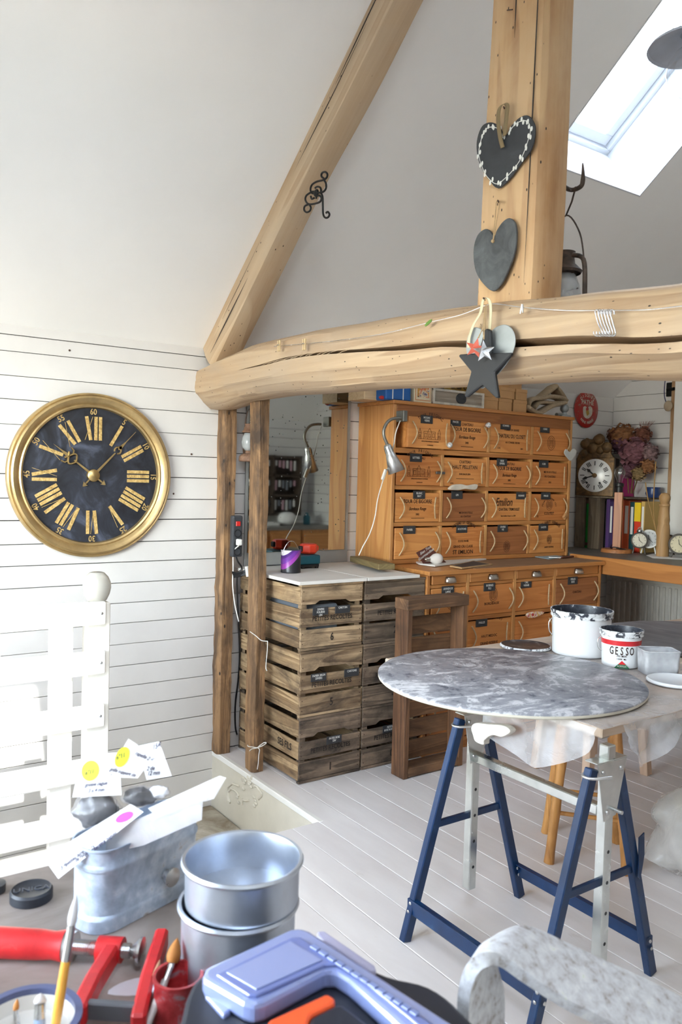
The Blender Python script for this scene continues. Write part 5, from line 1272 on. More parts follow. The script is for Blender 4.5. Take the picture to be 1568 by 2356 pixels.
# wooden lamp base with bare bulb
p = at(1418, 1265, 'y', 2.79); Mz = Matrix.Translation((p.x, p.y, DZ+.001)); s_ = (p-CAM).dot(CF)/FPX
wl_ = thing('wooden_lamp', 'square wooden lamp base with a bare clear bulb on the far desk', 'lamp', (p.x, p.y, DZ))
MB().lathe([(1e-4,0),(35*s_,0),(35*s_,.016),(33*s_,.024),(1e-4,.025)], 36, Mz).build('round_base', wood('lamp_base_wood', rgb(150,92,48), rgb(186,122,68), 'x', .5), wl_, smooth=40)
MB().box(-9*s_, 9*s_, -9*s_, 9*s_, .025, 138*s_, Mz @ Matrix.Rotation(.5, 4, 'Z')).build('column', wood('lamp_column_wood', rgb(140,80,36), rgb(178,108,54), 'z', .4), wl_, bevel=.002)
MB().lathe([(8*s_,138*s_),(8*s_,150*s_),(10*s_,152*s_),(10*s_,158*s_),(6*s_,160*s_)], 16, Mz).build('socket', M_blackc, wl_, smooth=30)
MB().lathe([(5*s_,160*s_),(7*s_,168*s_),(12*s_,180*s_),(11*s_,190*s_),(6*s_,197*s_),(1e-4,199*s_)], 20, Mz).build('bulb', glass('clear_bulb_glass', (.9,.9,.88,1), film=.1), wl_, smooth=60)
MB().tube(catmull([(p.x-.03, p.y-.02, DZ+.05), (p.x-.07, p.y+.02, DZ+.012), (p.x+.02, p.y-.06, DZ+.04), (p.x+.08, p.y+.01, DZ+.02), (p.x+.03,p.y-.05,DZ+.035)], 6, False), .004, 6).build('coiled_flex', M_blackc, wl_, smooth=60)
# small clocks
def small_clock(label, px, py, rpx, y_, mc, md, bells=False, stand=False):
    c_ = at(px, py, 'y', y_); s_ = (c_-CAM).dot(CF)/FPX; r = rpx*s_
    c_.z = max(c_.z, DZ+r*1.12+.002)
    n_ = (CAM-c_); n_.z = 0; M = axes(tuple(c_), Vector((0,0,1)).cross(n_.normalized()), (0,0,1))
    k_ = thing('alarm_clock', label, 'clock', (c_.x, c_.y, DZ), 'small clocks on the far desk')
    MB().lathe([(1e-4,-.045),(r*.9,-.045),(r*1.05,-.03),(r*1.1,0),(r*1.05,.006),(r*.9,.006),(r*.9,0)], 32, M).build('case', mc, k_, smooth=40)
    MB().lathe([(1e-4,.002),(r*.92,.001)], 32, M).build('dial', md, k_)
    for h_ in range(12): MB().box(-.02*r, .02*r, .66*r, .82*r, .002, .003, M @ Matrix.Rotation(2*pi*h_/12, 4, 'Z')).build('hour_mark', M_blackp, k_)
    for a, L_ in ((.2, .5), (-2.3, .62)): MB().box(-.025*r, .025*r, -.08*r, L_*r, .004, .005, M @ Matrix.Rotation(a, 4, 'Z')).build('hand', M_blackp, k_)
    for sg in (-1, 1): MB().tube([M @ Vector((sg*r*.6, -r*.85, -.02)), Vector(((M @ Vector((sg*r*.8, -r, -.02))).x, (M @ Vector((sg*r*.8, -r, -.02))).y, DZ+.003))], .005, 6).build('foot', mc, k_)
    if bells:
        MB().ball(tuple(M @ Vector((0, r*1.22, -.02))), r*.42, 14, 8, (1,1,.7)).build('bell', M_steel, k_, smooth=60)
        MB().tube([M @ Vector((r*.2*cos(q*pi/8), r*1.5+r*.22*sin(q*pi/8), -.02)) for q in range(-2, 11)], .003, 6).build('carry_ring', M_steel, k_)
    return k_
M_clkdk = plain('dark_bronze', rgb(70,62,52), .45)
small_clock('old alarm clock with top bell and cream dial on the far desk', 1470, 1243, 17, 2.82, M_clkdk, plain('cream_dial', rgb(214,206,186), .4), True)
small_clock('white rimmed clock standing behind the belled alarm clock', 1492, 1240, 20, 2.90, M_whitec, plain('pale_dial', rgb(206,206,204), .3))
small_clock('cream clock with dark hub at the right edge of the far desk', 1562, 1252, 22, 2.84, M_clkdk, plain('ivory_dial', rgb(206,194,160), .4))
small_clock('dark little clock half hidden behind the turned wooden post', 1538, 1246, 15, 2.98, M_clkdk, plain('tan_dial', rgb(176,140,96), .4))
# turned wooden post
p = at(1523, 1272, 'y', 2.84); s_ = (p-CAM).dot(CF)/FPX
tag(MB().lathe([(1e-4,0),(14*s_,0),(14.5*s_,60*s_),(13*s_,72*s_),(12*s_,76*s_),(13*s_,84*s_),(11.5*s_,100*s_),(10*s_,112*s_),(11*s_,116*s_),(12*s_,117*s_),(12*s_,120*s_),(9*s_,121*s_),(9*s_,124*s_),(12.5*s_,131*s_),(12.5*s_,138*s_),(8*s_,145*s_),(1e-4,147*s_)], 32, Matrix.Translation((p.x, p.y, DZ+.001))).build('turned_post', wood('turned_pale_wood', rgb(146,108,66), rgb(182,144,96), 'z', .55), smooth=35), 'turned pale wooden spindle with a ball top on the far desk', 'spindle')
sheet('paper_sheet', 'white sheet of paper on the far desk in front of the clocks', [(1486,1278),(1502,1274),(1600,1274),(1610,1290),(1500,1284)], DZ+.001, M_paper)
# enamel sign
ps_ = at(1348, 942, 'x', .01); s_ = (ps_-CAM).dot(CF)/FPX
Msn = axes(tuple(ps_), (0,1,0), (0,0,1)); rz = 42*s_
sg_ = thing('enamel_sign', 'round red enamel sign lettered DISQUES PATHE on the wall', 'sign', tuple(ps_))
t = NT('red_enamel'); f = t.noise(t.coords(), 30, 6, .7); M_rede = t.set(t.ramp(f, [(.4, rgb(178,44,38)), (.56, rgb(160,52,44)), (.64, rgb(150,110,96))]), .3)
MB().lathe([(1e-4,.010),(rz*.6,.009),(rz*.95,.004),(rz,.0)], 48, Msn).build('sign_disc', M_rede, sg_, smooth=50)
M_signw = plain('sign_cream', rgb(206,196,180), .4, var=.1, scale=40)
rs = catmull([Vector((x*rz, y*rz, 0)) for x, y in ((-.36,.05),(-.2,.16),(0,.10),(.25,.18),(.42,.05),(.40,-.25),(.2,-.45),(-.05,-.5),(-.3,-.35))], 4)
MB().prism([(q_.x, q_.y) for q_ in rs], .0085, .0098, Msn).build('sign_emblem', M_signw, sg_)
MB().prism([(rz*x, rz*y) for x, y in ((-.12,-.1),(.1,-.02),(.16,-.25),(-.02,-.36))], .0099, .0108, Msn).build('sign_emblem', plain('ochre_print', rgb(178,140,60), .5), sg_)
text('PATHE', rz*.36, Msn @ Matrix.Translation((0, rz*.36, .0105)), 'lettering', M_signw, sg_, sx=.95)
for i, ch in enumerate('DISQUES'):
    a = rad(-42+14*i); text(ch, rz*.24, Msn @ Matrix.Rotation(-a, 4, 'Z') @ Matrix.Translation((0, rz*.76, .0085)), 'lettering', M_signw, sg_)
for i, ch in enumerate('PATHE FRERES'):
    a = rad(-40+7.3*i)
    if ch != ' ': text(ch, rz*.2, Msn @ Matrix.Rotation(a, 4, 'Z') @ Matrix.Translation((0, -rz*.74, .0085)), 'lettering', M_signw, sg_)
# bracket, tag and braided cord near the door casing
p = at(1537, 896, 'y', 3.26); bk2 = thing('wall_bracket', 'dark iron wall bracket beside the far door casing', 'bracket', tuple(p))
MB().box(p.x-.022, p.x+.022, 3.262, 3.288, p.z-.05, p.z+.05).build('plate', M_iron, bk2, bevel=.004)
MB().tube([(p.x-.01, 3.26, p.z), (p.x+.05, 3.25, p.z)], .012, 8).build('arm', M_iron, bk2)
P = [at(x, y, 'y', 3.279) for x, y in ((1533,850),(1528,900),(1532,925),(1542,938),(1556,940),(1566,928),(1575,900))]
tag(MB().tube(catmull(P, 6, False), .006, 7).build('braided_cord', plain('blue_grey_braid', rgb(88,86,118), .8, var=.2, scale=120), smooth=60), 'braided blue grey cord looping down from the beam', 'cord')
p = at(1536, 934, 'y', 3.24); tag(MB().ball(tuple(p), .035, 10, 7, (1,.4,1.1)).build('shell', plain('shell_beige', rgb(176,156,130), .7), smooth=60), 'pale beige shell hanging by the far door casing', 'shell')
# ================================================================ work table, trestle, paint
WZ = .79
M_tablew = wood('pale_table_board', rgb(176,150,124), rgb(206,184,160), 'y', .6, .8, 4, stain=rgb(220,216,212), stain_amt=.6)
tb_ = thing('work_table', 'long pale work table board resting on a trestle under plastic sheeting', 'table', (1.95, 1.2, 0))
MB().box(1.44, 2.47, -.01, 2.33, WZ-.03, WZ).build('table_top', M_tablew, tb_, bevel=.004)
for (x_, y_) in ((1.52, 2.2), (2.38, 2.2)): MB().box(x_-.03, x_+.03, y_-.03, y_+.03, 0, WZ-.03).build('leg', M_tablew, tb_, bevel=.003)
MB().box(1.49, 2.41, 2.18, 2.22, WZ-.12, WZ-.03).build('apron', M_tablew, tb_)
M_film = film('clear_plastic_sheet', rgb(226,226,228), .34, .12, .8, 14)
ps_ = thing('plastic_sheet', 'clear plastic sheeting hanging in folds below the work table edge', 'plastic sheet', (2.2, -.03, .6))
crP = (860,1360,2.2147)
def hang(edge, drop, nfold, amp, out, name):
    """edge: points along table edge; drop: fn(t)->length; out: outward dir"""
    E_ = catmull(edge, 8, False); n = len(E_); rows_ = 9; o = Vector(out)
    rings = []
    for i, p in enumerate(E_):
        t_ = i/(n-1); L_ = drop(t_); r = []
        for j in range(rows_):
            s_ = j/(rows_-1)
            w = amp*s_*(sin(t_*nfold*2*pi)+.5*sin(t_*nfold*4.3+1))+.012*noise.noise((t_*6, s_*3, L_*5))
            r.append(p+o*(.006+.02*s_+w)+Vector((0, 0, -L_*s_)))
        rings.append(r)
    return MB().loft(rings, caps=False, closed=False).build(name, M_film, ps_, smooth=70)
hang([Vector((2.03,-.018,WZ+.002)),Vector((2.15,-.018,WZ+.002)),Vector((2.3,-.018,WZ+.002)),Vector((2.462,-.018,WZ+.002))], lambda t_: .03+.15*sin(pi*(.12+.80*t_))**1.2, 2, .016, (0,-1,0), 'sheet_fold')
hang([Vector((2.478,.07,WZ+.002)),Vector((2.478,.22,WZ+.002)),Vector((2.478,.45,WZ+.002)),Vector((2.478,.8,WZ+.002))], lambda t_: .05+.09*sin(pi*min(1, t_*1.6+.12))**2, 3, .018, (1,0,0), 'sheet_fold')
MB().grid(lambda u, v: (1.55+.93*u, -.018+1.0*v, WZ+.0015+.003*max(0, noise.noise((u*9, v*9, 1)))), 40, 40).build('sheet_top', M_film, ps_, smooth=70)
# round table top painted in greys
t = NT('mottled_grey_paint'); v = t.coords((1,1,1), False)
f1 = t.noise(t.coords((1.0,.6,1), False), 8, 5, .68, 1.6); f2 = t.noise(v, 20, 5, .7, .8)
c = t.ramp(t.mix(.35, f1, f2), [(.38, rgb(82,86,98)), (.43, rgb(128,130,138)), (.52, rgb(148,149,156)), (.545, rgb(184,185,190)), (.62, rgb(208,208,212))])
M_grayp = t.set(c, .42); 
rt = thing('round_table_top', 'round table top painted in mottled greys lying on the work table', 'table top', (1.95, .145, WZ+.006))
RC = (1.952, .150, 0); RR = .464
MB().lathe([(1e-4,WZ+.005),(RR-.004,WZ+.005),(RR,WZ+.009),(RR,WZ+.016)], 96, Matrix.Translation(RC)).build('pale_edge', plain('cream_edge', rgb(206,200,184), .5), rt, smooth=40)
MB().lathe([(RR,WZ+.016),(RR,WZ+.020),(RR-.004,WZ+.023),(1e-4,WZ+.023)], 96, Matrix.Translation(RC)).build('painted_top', M_grayp, rt, smooth=40)
# ---- trestle
M_blue = blotch('navy_enamel', [(.3, rgb(10,38,72)), (.6, rgb(16,50,90)), (.76, rgb(44,80,120))], 9, 6, .32)
M_galv = metal('galvanised_steel', (.66,.69,.67,1), .24, .12, 14)
tr = thing('trestle', 'navy blue and galvanised folding steel trestle under the round table top', 'trestle', (2.23, -.04, 0))
YC = -.04
def tube_bar(a, b, w, h, name, mat, up=(1,0,0), parent=None): return MB().bar(a, b, w, h, up=up).build(name, mat, parent or tr, bevel=.003)
for x_ in (1.968, 2.505):
    for sg in (-1, 1):
        L_ = tube_bar((x_, YC+sg*.268, .0), (x_, YC+sg*.055, .70), .034, .026, 'leg', M_blue)
        for zz in (.095, .12):
            q_ = YC+sg*(.268-.213*zz/.70)
            MB().ball((x_+.019, q_+.0, zz), .006, 8, 5, (.5,1,1)).build('rivet', M_steel, L_, smooth=60); MB().ball((x_, q_+(-.019 if sg < 0 else .0), zz), .006, 8, 5, (1,.5,1)).build('rivet', M_steel, L_, smooth=60)
    zb = .36
    q_ = .268-.213*zb/.70
    MB().box(x_-.006, x_+.006, YC-q_, YC+q_, zb-.012, zb+.012).build('brace', M_blue, tr, bevel=.002)
    po = MB().box(x_-.017, x_+.017, YC-.017+.012, YC+.017+.012, .10, WZ-.032).build('telescopic_post', M_galv, tr, bevel=.003)
    for zz in (.18, .27, .36, .45, .68): MB().lathe([(1e-4,.0005),(.0045,.0005),(.0055,0)], 10, axes((x_+.0172, YC+.012, zz), (0,1,0), (0,0,1))).build('hole', M_blackp, po)
    # bracket
    bk_ = MB().prism([(YC-.055,.715),(YC+.075,.715),(YC+.035,.555),(YC-.02,.545)], x_+.018, x_+.021, Matrix(((0,0,1,0),(1,0,0,0),(0,1,0,0),(0,0,0,1)))).build('bracket', M_galv, tr, bevel=.001)
    MB().box(x_-.022, x_+.021, YC-.058, YC+.078, .715, .719).build('bracket_top', M_galv, tr, bevel=.001)
    for (yy, zz) in ((YC-.03,.69),(YC+.05,.69),(YC-.005,.57)): MB().ball((x_+.022, yy, zz), .007, 10, 6, (.6,1,1)).build('rivet', M_steel, bk_, smooth=60)
    MB().tube([(x_-.03, YC+.03, .57), (x_+.045, YC+.03, .57)], .006, 8).build('locking_pin', M_steel, tr, smooth=50)
    MB().tube(catmull([(x_+.05, YC-.03, .685), (x_+.02, YC-.075, .68), (x_-.01, YC-.08, .68), (x_-.025, YC-.05, .68)], 5, False), .0045, 8).build('wire_latch', M_steel, tr, smooth=50)
tube_bar((1.985, YC+.012, .562), (2.488, YC+.012, .562), .030, .030, 'cross_bar', M_galv, (0,0,1))
for sg in (-1, 1):
    q_ = YC+sg*(.268-.213*.11/.70)+sg*.0
    MB().box(1.953, 2.52, q_-.016 if sg < 0 else q_+.006, q_-.006 if sg < 0 else q_+.016, .085, .132).build('foot_rail', M_blue, tr, bevel=.002)
    MB().box(1.953, 2.52, min(q_-sg*.006, q_+sg*.006), max(q_-sg*.006, q_+sg*.006), .128, .132).build('foot_rail_flange', M_blue, tr)
MB().box(1.80, 2.465, .002, .034, WZ-.034, WZ-.0305).build('top_bar', M_galv, tr, bevel=.001)
MB().prism([(.11,.46),(.135,.47),(.14,.40),(.125,.33),(.115,.34),(.112,.42)], 2.523, 2.526, Matrix(((0,0,1,0),(1,0,0,0),(0,1,0,0),(0,0,0,1)))).build('hook_plate', M_blue, tr)
# rag on the trestle
rgp = [at(x, y, 'y', -.07) for x, y in ((1090,1672),(1100,1662),(1130,1665),(1165,1668),(1180,1682),(1160,1694),(1138,1690),(1120,1702),(1118,1712),(1100,1705),(1094,1690))]
tag(MB().prism([(p.x, p.z) for p in catmull(rgp, 4)], 0, .03, FX(0, -.055, 0)).build('rag', plain('white_lace_rag', rgb(222,216,206), .9, var=.1, scale=60), bevel=.008, seg=2), 'crumpled white rag hanging at the left trestle head', 'rag')
# ---- buckets and tubs on the table
M_pw = plain('white_bucket_plastic', rgb(228,230,232), .3, var=.02)
t = NT('dark_paint_inside'); f = t.noise(t.coords(), 22, 6, .7, .6); M_inpaint = t.set(t.ramp(f, [(.45, rgb(40,44,54)), (.58, rgb(66,70,80)), (.64, rgb(190,192,196))]), .4)
t = NT('spattered_rim'); f = t.noise(t.coords(), 36, 6, .7, .6); M_rim = t.set(t.ramp(f, [(.44, rgb(228,230,232)), (.52, rgb(210,212,214)), (.56, rgb(58,60,70))]), .35)
def bucket(label, px, py, rb, rt_, h, mats, bail=True):
    p = at(px, py, 'z', WZ+.004); s_ = (p-CAM).dot(CF)/FPX; M = Matrix.Translation((p.x, p.y, WZ+.004))
    k_ = thing('paint_bucket', label, 'bucket', tuple(p)); rb, rt_, h = rb*s_, rt_*s_, h*s_
    MB().lathe([(1e-4,0),(rb-.004,0),(rb,.004),(rt_-.006,h*.84)], 48, M).build('body', mats[0], k_, smooth=40)
    MB().lathe([(rt_-.006,h*.84),(rt_,h*.845),(rt_+.001,h*.87),(rt_-.002,h*.9),(rt_+.002,h*.96),(rt_+.002,h),(rt_-.004,h)], 48, M).build('rim', M_rim, k_, smooth=40)
    MB().lathe([(rt_-.004,h),(rt_-.006,h*.9),(rb-.008,h*.25),(1e-4,h*.22)], 48, M).build('paint_inside', M_inpaint, k_, smooth=40)
    if bail:
        r_ = Vector((CR.x, CR.y, 0)).normalized(); c_ = Vector((p.x, p.y, WZ))
        fw = Vector((-r_.y, r_.x, 0))
        P = [c_+r_*(-rt_-.004)+Vector((0,0,h*.82)), c_+r_*(-rt_-.012)+Vector((0,0,h*.65))-fw*.02, c_-fw*(rt_+.012)*.6+r_*(-rt_*.8)+Vector((0,0,h*.48)), c_-fw*(rt_+.012)+Vector((0,0,h*.42))] if bail == 2 else [c_+r_*(-rt_+.004)+Vector((0,0,h*.82)), c_+r_*(-rt_-.010)+Vector((0,0,h*.72)), c_+r_*(-rt_-.008)+Vector((0,0,h*.52)), c_+r_*(-rt_+.006)+Vector((0,0,h*.42))]
        MB().tube(catmull(P, 6, False), .0022, 6).build('bail_handle', M_wire, k_, smooth=60)
    return k_, p, s_, rb, rt_, h
bucket('large white paint bucket with dark paint inside on the work table', 1334, 1502, 63, 69, 101, (M_pw,))
gk, gp, gs, grb, grt, gh = bucket('smaller white pot lettered GESSO with a red band on the work table', 1426, 1530, 41, 48, 84, (M_pw,))
bt_ = gp+Vector((0,0,.0)); Mg = Matrix.Translation((gp.x, gp.y, WZ+.004))
def rr_at(z_): return grb+(grt-.006-grb)*z_/(gh*.84)
MB().lathe([(rr_at(gh*.62)+.0006,gh*.62),(rr_at(gh*.75)+.0006,gh*.75)], 48, Mg).build('red_band', plain('label_red', rgb(206,40,48), .35), gk, smooth=60)
face = (Vector((CAM.x, CAM.y, 0))-Vector((gp.x, gp.y, 0))).normalized()
def wrap_text(s_, size, z_, a0, mat, sx=.8, step=None):
    n = len(s_); st_ = step or size*.62
    for i, ch in enumerate(s_):
        if ch == ' ': continue
        R2 = rr_at(z_)+.0012; a = a0+(i-(n-1)/2)*st_/R2
        d_ = Matrix.Rotation(a, 3, 'Z') @ face; tx = Vector((-d_.y, d_.x, 0))
        text(ch, size, axes((gp.x+d_.x*R2, gp.y+d_.y*R2, WZ+.004+z_), tx, (0,0,1)), 'lettering', mat, gk, sx=sx)
wrap_text('GESSO', gh*.30, gh*.47, .05, M_inkd, .55, gh*.135)
wrap_text('PRIMER', gh*.07, gh*.34, .05, M_inkd)
wrap_text('1000 ML', gh*.06, gh*.26, .05, M_inkd)
d_ = Matrix.Rotation(.08, 3, 'Z') @ face; tx = Vector((-d_.y, d_.x, 0)); R2 = rr_at(gh*.1)+.001
Mt_ = axes((gp.x+d_.x*R2, gp.y+d_.y*R2, WZ+.004+gh*.02), tx, (0,0,1))
MB().prism([(-gh*.20,0),(gh*.20,0),(gh*.10,gh*.1),(-gh*.10,gh*.1)], 0, .001, Mt_).build('green_triangle', plain('label_green', rgb(30,110,70), .4), gk)
MB().prism([(-gh*.10,gh*.1),(gh*.10,gh*.1),(0,gh*.2)], 0, .001, Mt_).build('red_triangle', MATS['label_red'], gk)
text('ACRYLIC', gh*.06, Mt_ @ Matrix.Translation((0, gh*.05, .0016)), 'lettering', M_paintw, gk)
wrap_text('OIL', gh*.05, gh*.13, .08, M_paintw)
# lids
def lid(label, px, py, rpx, m_top, tilt=0, z_=WZ+.004):
    p = at(px, py, 'z', z_); s_ = (p-CAM).dot(CF)/FPX; r = rpx*s_
    M = Matrix.Translation((p.x, p.y, z_+.001)) @ Matrix.Rotation(tilt, 4, 'X')
    k_ = thing('bucket_lid', label, 'lid', tuple(p), 'bucket lids on the work table')
    MB().lathe([(1e-4,0),(r,0),(r+.002,.004),(r,.009),(r-.004,.011)], 48, M).build('lid_rim', M_rim if m_top is not M_pw else M_pw, k_, smooth=40)
    MB().lathe([(r-.004,.011),(r-.008,.008),(1e-4,.008)], 48, M).build('lid_top', m_top, k_, smooth=40)
t = NT('brown_dark_paint'); f = t.noise(t.coords(), 14, 6, .7, .6); M_lidd = t.set(t.ramp(f, [(.4, rgb(38,36,40)), (.55, rgb(74,58,52)), (.66, rgb(150,146,142))]), .4)
lid('white bucket lid covered in dark paint beside the large bucket', 1208, 1489, 57, M_lidd)
lid('clean white bucket lid at the right edge of the work table', 1552, 1570, 62, M_pw)
# plastic tub
q0, q1, q2 = at(1484, 1553, 'z', WZ+.004), at(1562, 1556, 'z', WZ+.004), at(1600, 1530, 'z', WZ+.004)
s_ = (q0-CAM).dot(CF)/FPX
tub = thing('plastic_tub', 'clear plastic food tub smeared with white paint on the work table', 'tub', tuple((q0+q1)/2))
ex = Vector((CR.x, CR.y, 0)).normalized(); ey = Vector((-ex.y, ex.x, 0))
cT = (q0+q1)/2+ey*.045; Wt, Dt, Ht = 41*s_, .05, 54*s_
def rrect(w_, d_, r_, z_, n=5):
    P = []
    for (cx_, cy_, a0) in ((w_-r_, d_-r_, 0), (-w_+r_, d_-r_, pi/2), (-w_+r_, -d_+r_, pi), (w_-r_, -d_+r_, 1.5*pi)):
        for i in range(n+1):
            a = a0+pi/2*i/n; P.append((cx_+r_*cos(a), cy_+r_*sin(a), z_))
    return P
Mt2 = Matrix(((ex.x,ey.x,0,cT.x),(ex.y,ey.y,0,cT.y),(0,0,1,WZ+.004),(0,0,0,1)))
M_tubm = film('smeared_tub_plastic', rgb(206,208,212), .6, .3, .2, 30)
MB().loft([rrect(Wt*.92, Dt*.9, .012, 0), rrect(Wt, Dt, .014, Ht)], caps=False, M=Mt2).build('tub_wall', M_tubm, tub, smooth=50, solid=.0015)
MB().prism([(a[0], a[1]) for a in rrect(Wt*.92, Dt*.9, .012, 0)], 0, .002, Mt2).build('tub_base', M_tubm, tub)
MB().tube([Mt2 @ Vector(a) for a in rrect(Wt, Dt, .014, Ht)], .003, 6, closed=True).build('tub_rim', M_tubm, tub, smooth=50)
# grey board further back
gb = [at(x, y, 'z', WZ+.004) for x, y in ((1402,1442),(1470,1436),(1640,1438),(1700,1500),(1560,1512),(1440,1500))]
tag(MB().prism([(p.x, p.y) for p in gb], WZ+.004, WZ+.022).build('grey_board', blotch('streaked_grey_paint', [(.35, rgb(92,92,98)), (.6, rgb(118,118,122)), (.75, rgb(146,144,144))], 9, 6, .5, 1.0, (.4,1.6,1)), bevel=.002), 'streaked dark grey board lying behind the pots on the work table', 'board')
# ---- bamboo stool
M_bam = wood('bamboo_cane', rgb(170,112,54), rgb(212,156,88), 'z', .4, 1, 5, stain=rgb(120,78,40), stain_amt=.6, stain_scale=9)
bs_ = thing('bamboo_stool', 'honey coloured bamboo stool standing under the work table', 'stool', (1.868, .712, 0))
ft = [(1.853,.518),(2.077,.702),(1.659,.723),(1.883,.907)]; cs = Vector((1.868, .712, 0)); tops = []
for (x_, y_) in ft:
    tp = cs+(Vector((x_, y_, 0))-cs)*.62+Vector((0,0,.60)); tops.append(tp)
    P = [Vector((x_, y_, 0)).lerp(tp, i/12) for i in range(13)]
    MB().tube(P, [.0185+.0022*(i % 4 == 0) for i in range(13)], 12).build('leg', M_bam, bs_, smooth=60)
for i, j in ((0,1),(1,3),(3,2),(2,0)):
    a, b = Vector((*ft[i], 0)).lerp(tops[i], .33), Vector((*ft[j], 0)).lerp(tops[j], .33)
    MB().tube([a, b], .009, 8).build('stretcher', M_bam, bs_, smooth=60)
MB().lathe([(1e-4,.60),(.165,.60),(.175,.612),(.165,.626),(1e-4,.63)], 32, Matrix.Translation((cs.x, cs.y, 0))).build('seat', M_bam, bs_, smooth=40)
# ---- pale wooden stool further back
M_palew = wood('pale_pine', rgb(186,154,128), rgb(216,188,162), 'z', .55)
wsn = thing('wooden_stool', 'pale wooden stool with square legs standing behind the bamboo stool', 'stool', (1.28, 1.5, 0))
for (x_, y_) in ((1.093,1.292),(1.443,1.27),(1.465,1.713),(1.11,1.73)):
    tx_, ty_ = 1.28+(x_-1.28)*.85, 1.5+(y_-1.5)*.85
    MB().bar((x_, y_, 0), (tx_, ty_, .44), .045, .045, up=(0,1,0)).build('leg', M_palew, wsn, bevel=.004)
MB().box(1.09, 1.47, 1.29, 1.71, .44, .465).build('seat', M_palew, wsn, bevel=.006)
# ---- plastic bag on the floor
pb = at(1600, 2010, 'z', 0)
M_bag = film('crumpled_bag_plastic', rgb(222,220,214), .42, .2, 1.0, 9)
bg_ = thing('plastic_bag', 'crumpled clear plastic bag standing on the floor at the right', 'bag', (pb.x, pb.y, 0))
def bagf(u, v):
    a = 2*pi*u; r = .17*(1-.12*v)*(1 if v < .7 else max(.25, 1-(v-.7)*2.2))*(.35+.65*min(1, v*6))
    n_ = noise.noise((cos(a)*1.8, sin(a)*1.8, v*3))*.05
    return (pb.x+(r+n_)*cos(a), pb.y+(r+n_)*sin(a), .004+.33*v+.02*noise.noise((cos(a)*2, sin(a)*2, v*5+9))*v)
MB().grid(bagf, 40, 18).build('bag_skin', M_bag, bg_, smooth=70)
for i in range(5):
    a = random.uniform(0, 6.28); MB().ball((pb.x+.07*cos(a), pb.y+.07*sin(a), .06+.045*i), .055, 12, 8, (1.1,.9,.6)).build('bag_content', plain('cream_scrap', rgb(206,198,180), .8, var=.12, scale=30), bg_, smooth=60)
# ---- pendant lamp by the roof window
pd = atd(1592, 108, 2.35)
pl_ = thing('pendant_lamp', 'grey enamel pendant lamp with clear glass globe below the roof window', 'lamp', tuple(pd))
Mp = Matrix.Translation(tuple(pd))
MB().lathe([(.125,-.002),(.120,.006),(.07,.020),(.035,.036),(.030,.06),(.022,.075),(.012,.085)], 48, Mp).build('enamel_shade', plain('grey_enamel', rgb(186,194,208), .3), pl_, smooth=40, solid=.002)
MB().lathe([(.020,-.0),(.045,-.012),(.066,-.045),(.070,-.075),(.060,-.11),(.035,-.135),(1e-4,-.142)], 40, Mp).build('glass_globe', glass('globe_glass', (.93,.95,.97,1), film=.06), pl_, smooth=60)
MB().lathe([(.014,.02),(.014,-.02),(.022,-.035),(.026,-.055),(.018,-.075),(1e-4,-.08)], 20, Mp).build('bulb', M_enamel, pl_, smooth=60)
MB().tube([pd+Vector((0,0,.08)), Vector((pd.x, pd.y, zceil(pd.x)-.01))], .003, 6).build('flex', M_blackc, pl_)
MB().lathe([(.035,0),(.035,-.02),(.01,-.03)], 20, Matrix.Translation((pd.x, pd.y, zceil(pd.x)-.002))).build('ceiling_rose', M_whitec, pl_)
# ================================================================ right side of the room (seen in the mirror)
rb_ = thing('workbench', 'pine workbench along the right wall seen in the mirror', 'bench', (4.1, 2.6, 0))
MB().box(3.78, 4.39, 1.95, 3.26, .90, .94).build('bench_top', plain('grey_bench_top', rgb(120,116,110), .5), rb_, bevel=.003)
for i in range(3): 
    y0_ = 2.0+.42*i; MB().box(3.80, 4.38, y0_, y0_+.40, .08, .90).build('cabinet_body', M_pinex, rb_, bevel=.003)
    for z0_ in (.12, .50): MB().box(3.785, 3.80, y0_+.015, y0_+.385, z0_, z0_+.36).build('drawer_front', M_piney, rb_, bevel=.003)
sh = thing('wall_shelf', 'dark brown display shelf with hanging charms on the right wall', 'shelf', (4.28, 2.65, 1.05))
M_dkshelf = wood('dark_shelf_wood', rgb(48,38,32), rgb(84,68,54), 'y', .7)
for (y_) in (2.25, 2.66, 3.02): MB().box(4.18, 4.39, y_, y_+.03, 1.04, 1.74).build('upright', M_dkshelf, sh)
for z_ in (1.04, 1.26, 1.49, 1.71): MB().box(4.18, 4.39, 2.25, 3.05, z_, z_+.025).build('shelf', M_dkshelf, sh)
MB().box(4.375, 4.39, 2.25, 3.05, 1.04, 1.74).build('back', M_dkshelf, sh)
mcol = [plain('charm_pink', rgb(190,150,160), .7), plain('charm_white', rgb(214,212,208), .7), plain('charm_grey', rgb(120,124,132), .7)]
for z_ in (1.10, 1.33, 1.56):
    for i in range(14):
        yy = 2.31+.05*i
        if abs(yy-2.675) < .035: continue
        hang_ = random.uniform(.06, .12)
        MB().bar((4.20, yy, z_+.12), (4.20, yy, z_+.12-hang_), .028, .008).build('charm', random.choice(mcol), sh, bevel=.004)
tag(MB().lathe([(1e-4,0),(.10,0),(.13,.05),(.12,.12),(.06,.15),(1e-4,.15)], 7, Matrix.Translation((4.0, 2.75, .941))).build('crumpled_cloth', plain('white_cloth', rgb(220,218,214), .8, var=.08), smooth=70, sub=1), 'pile of white cloth on the right workbench seen in the mirror', 'cloth')
tag(MB().box(3.9, 4.1, 2.35, 2.60, .941, .975).build('paper_pile', M_paper, bevel=.003), 'white paper pile on the right workbench seen in the mirror', 'paper')
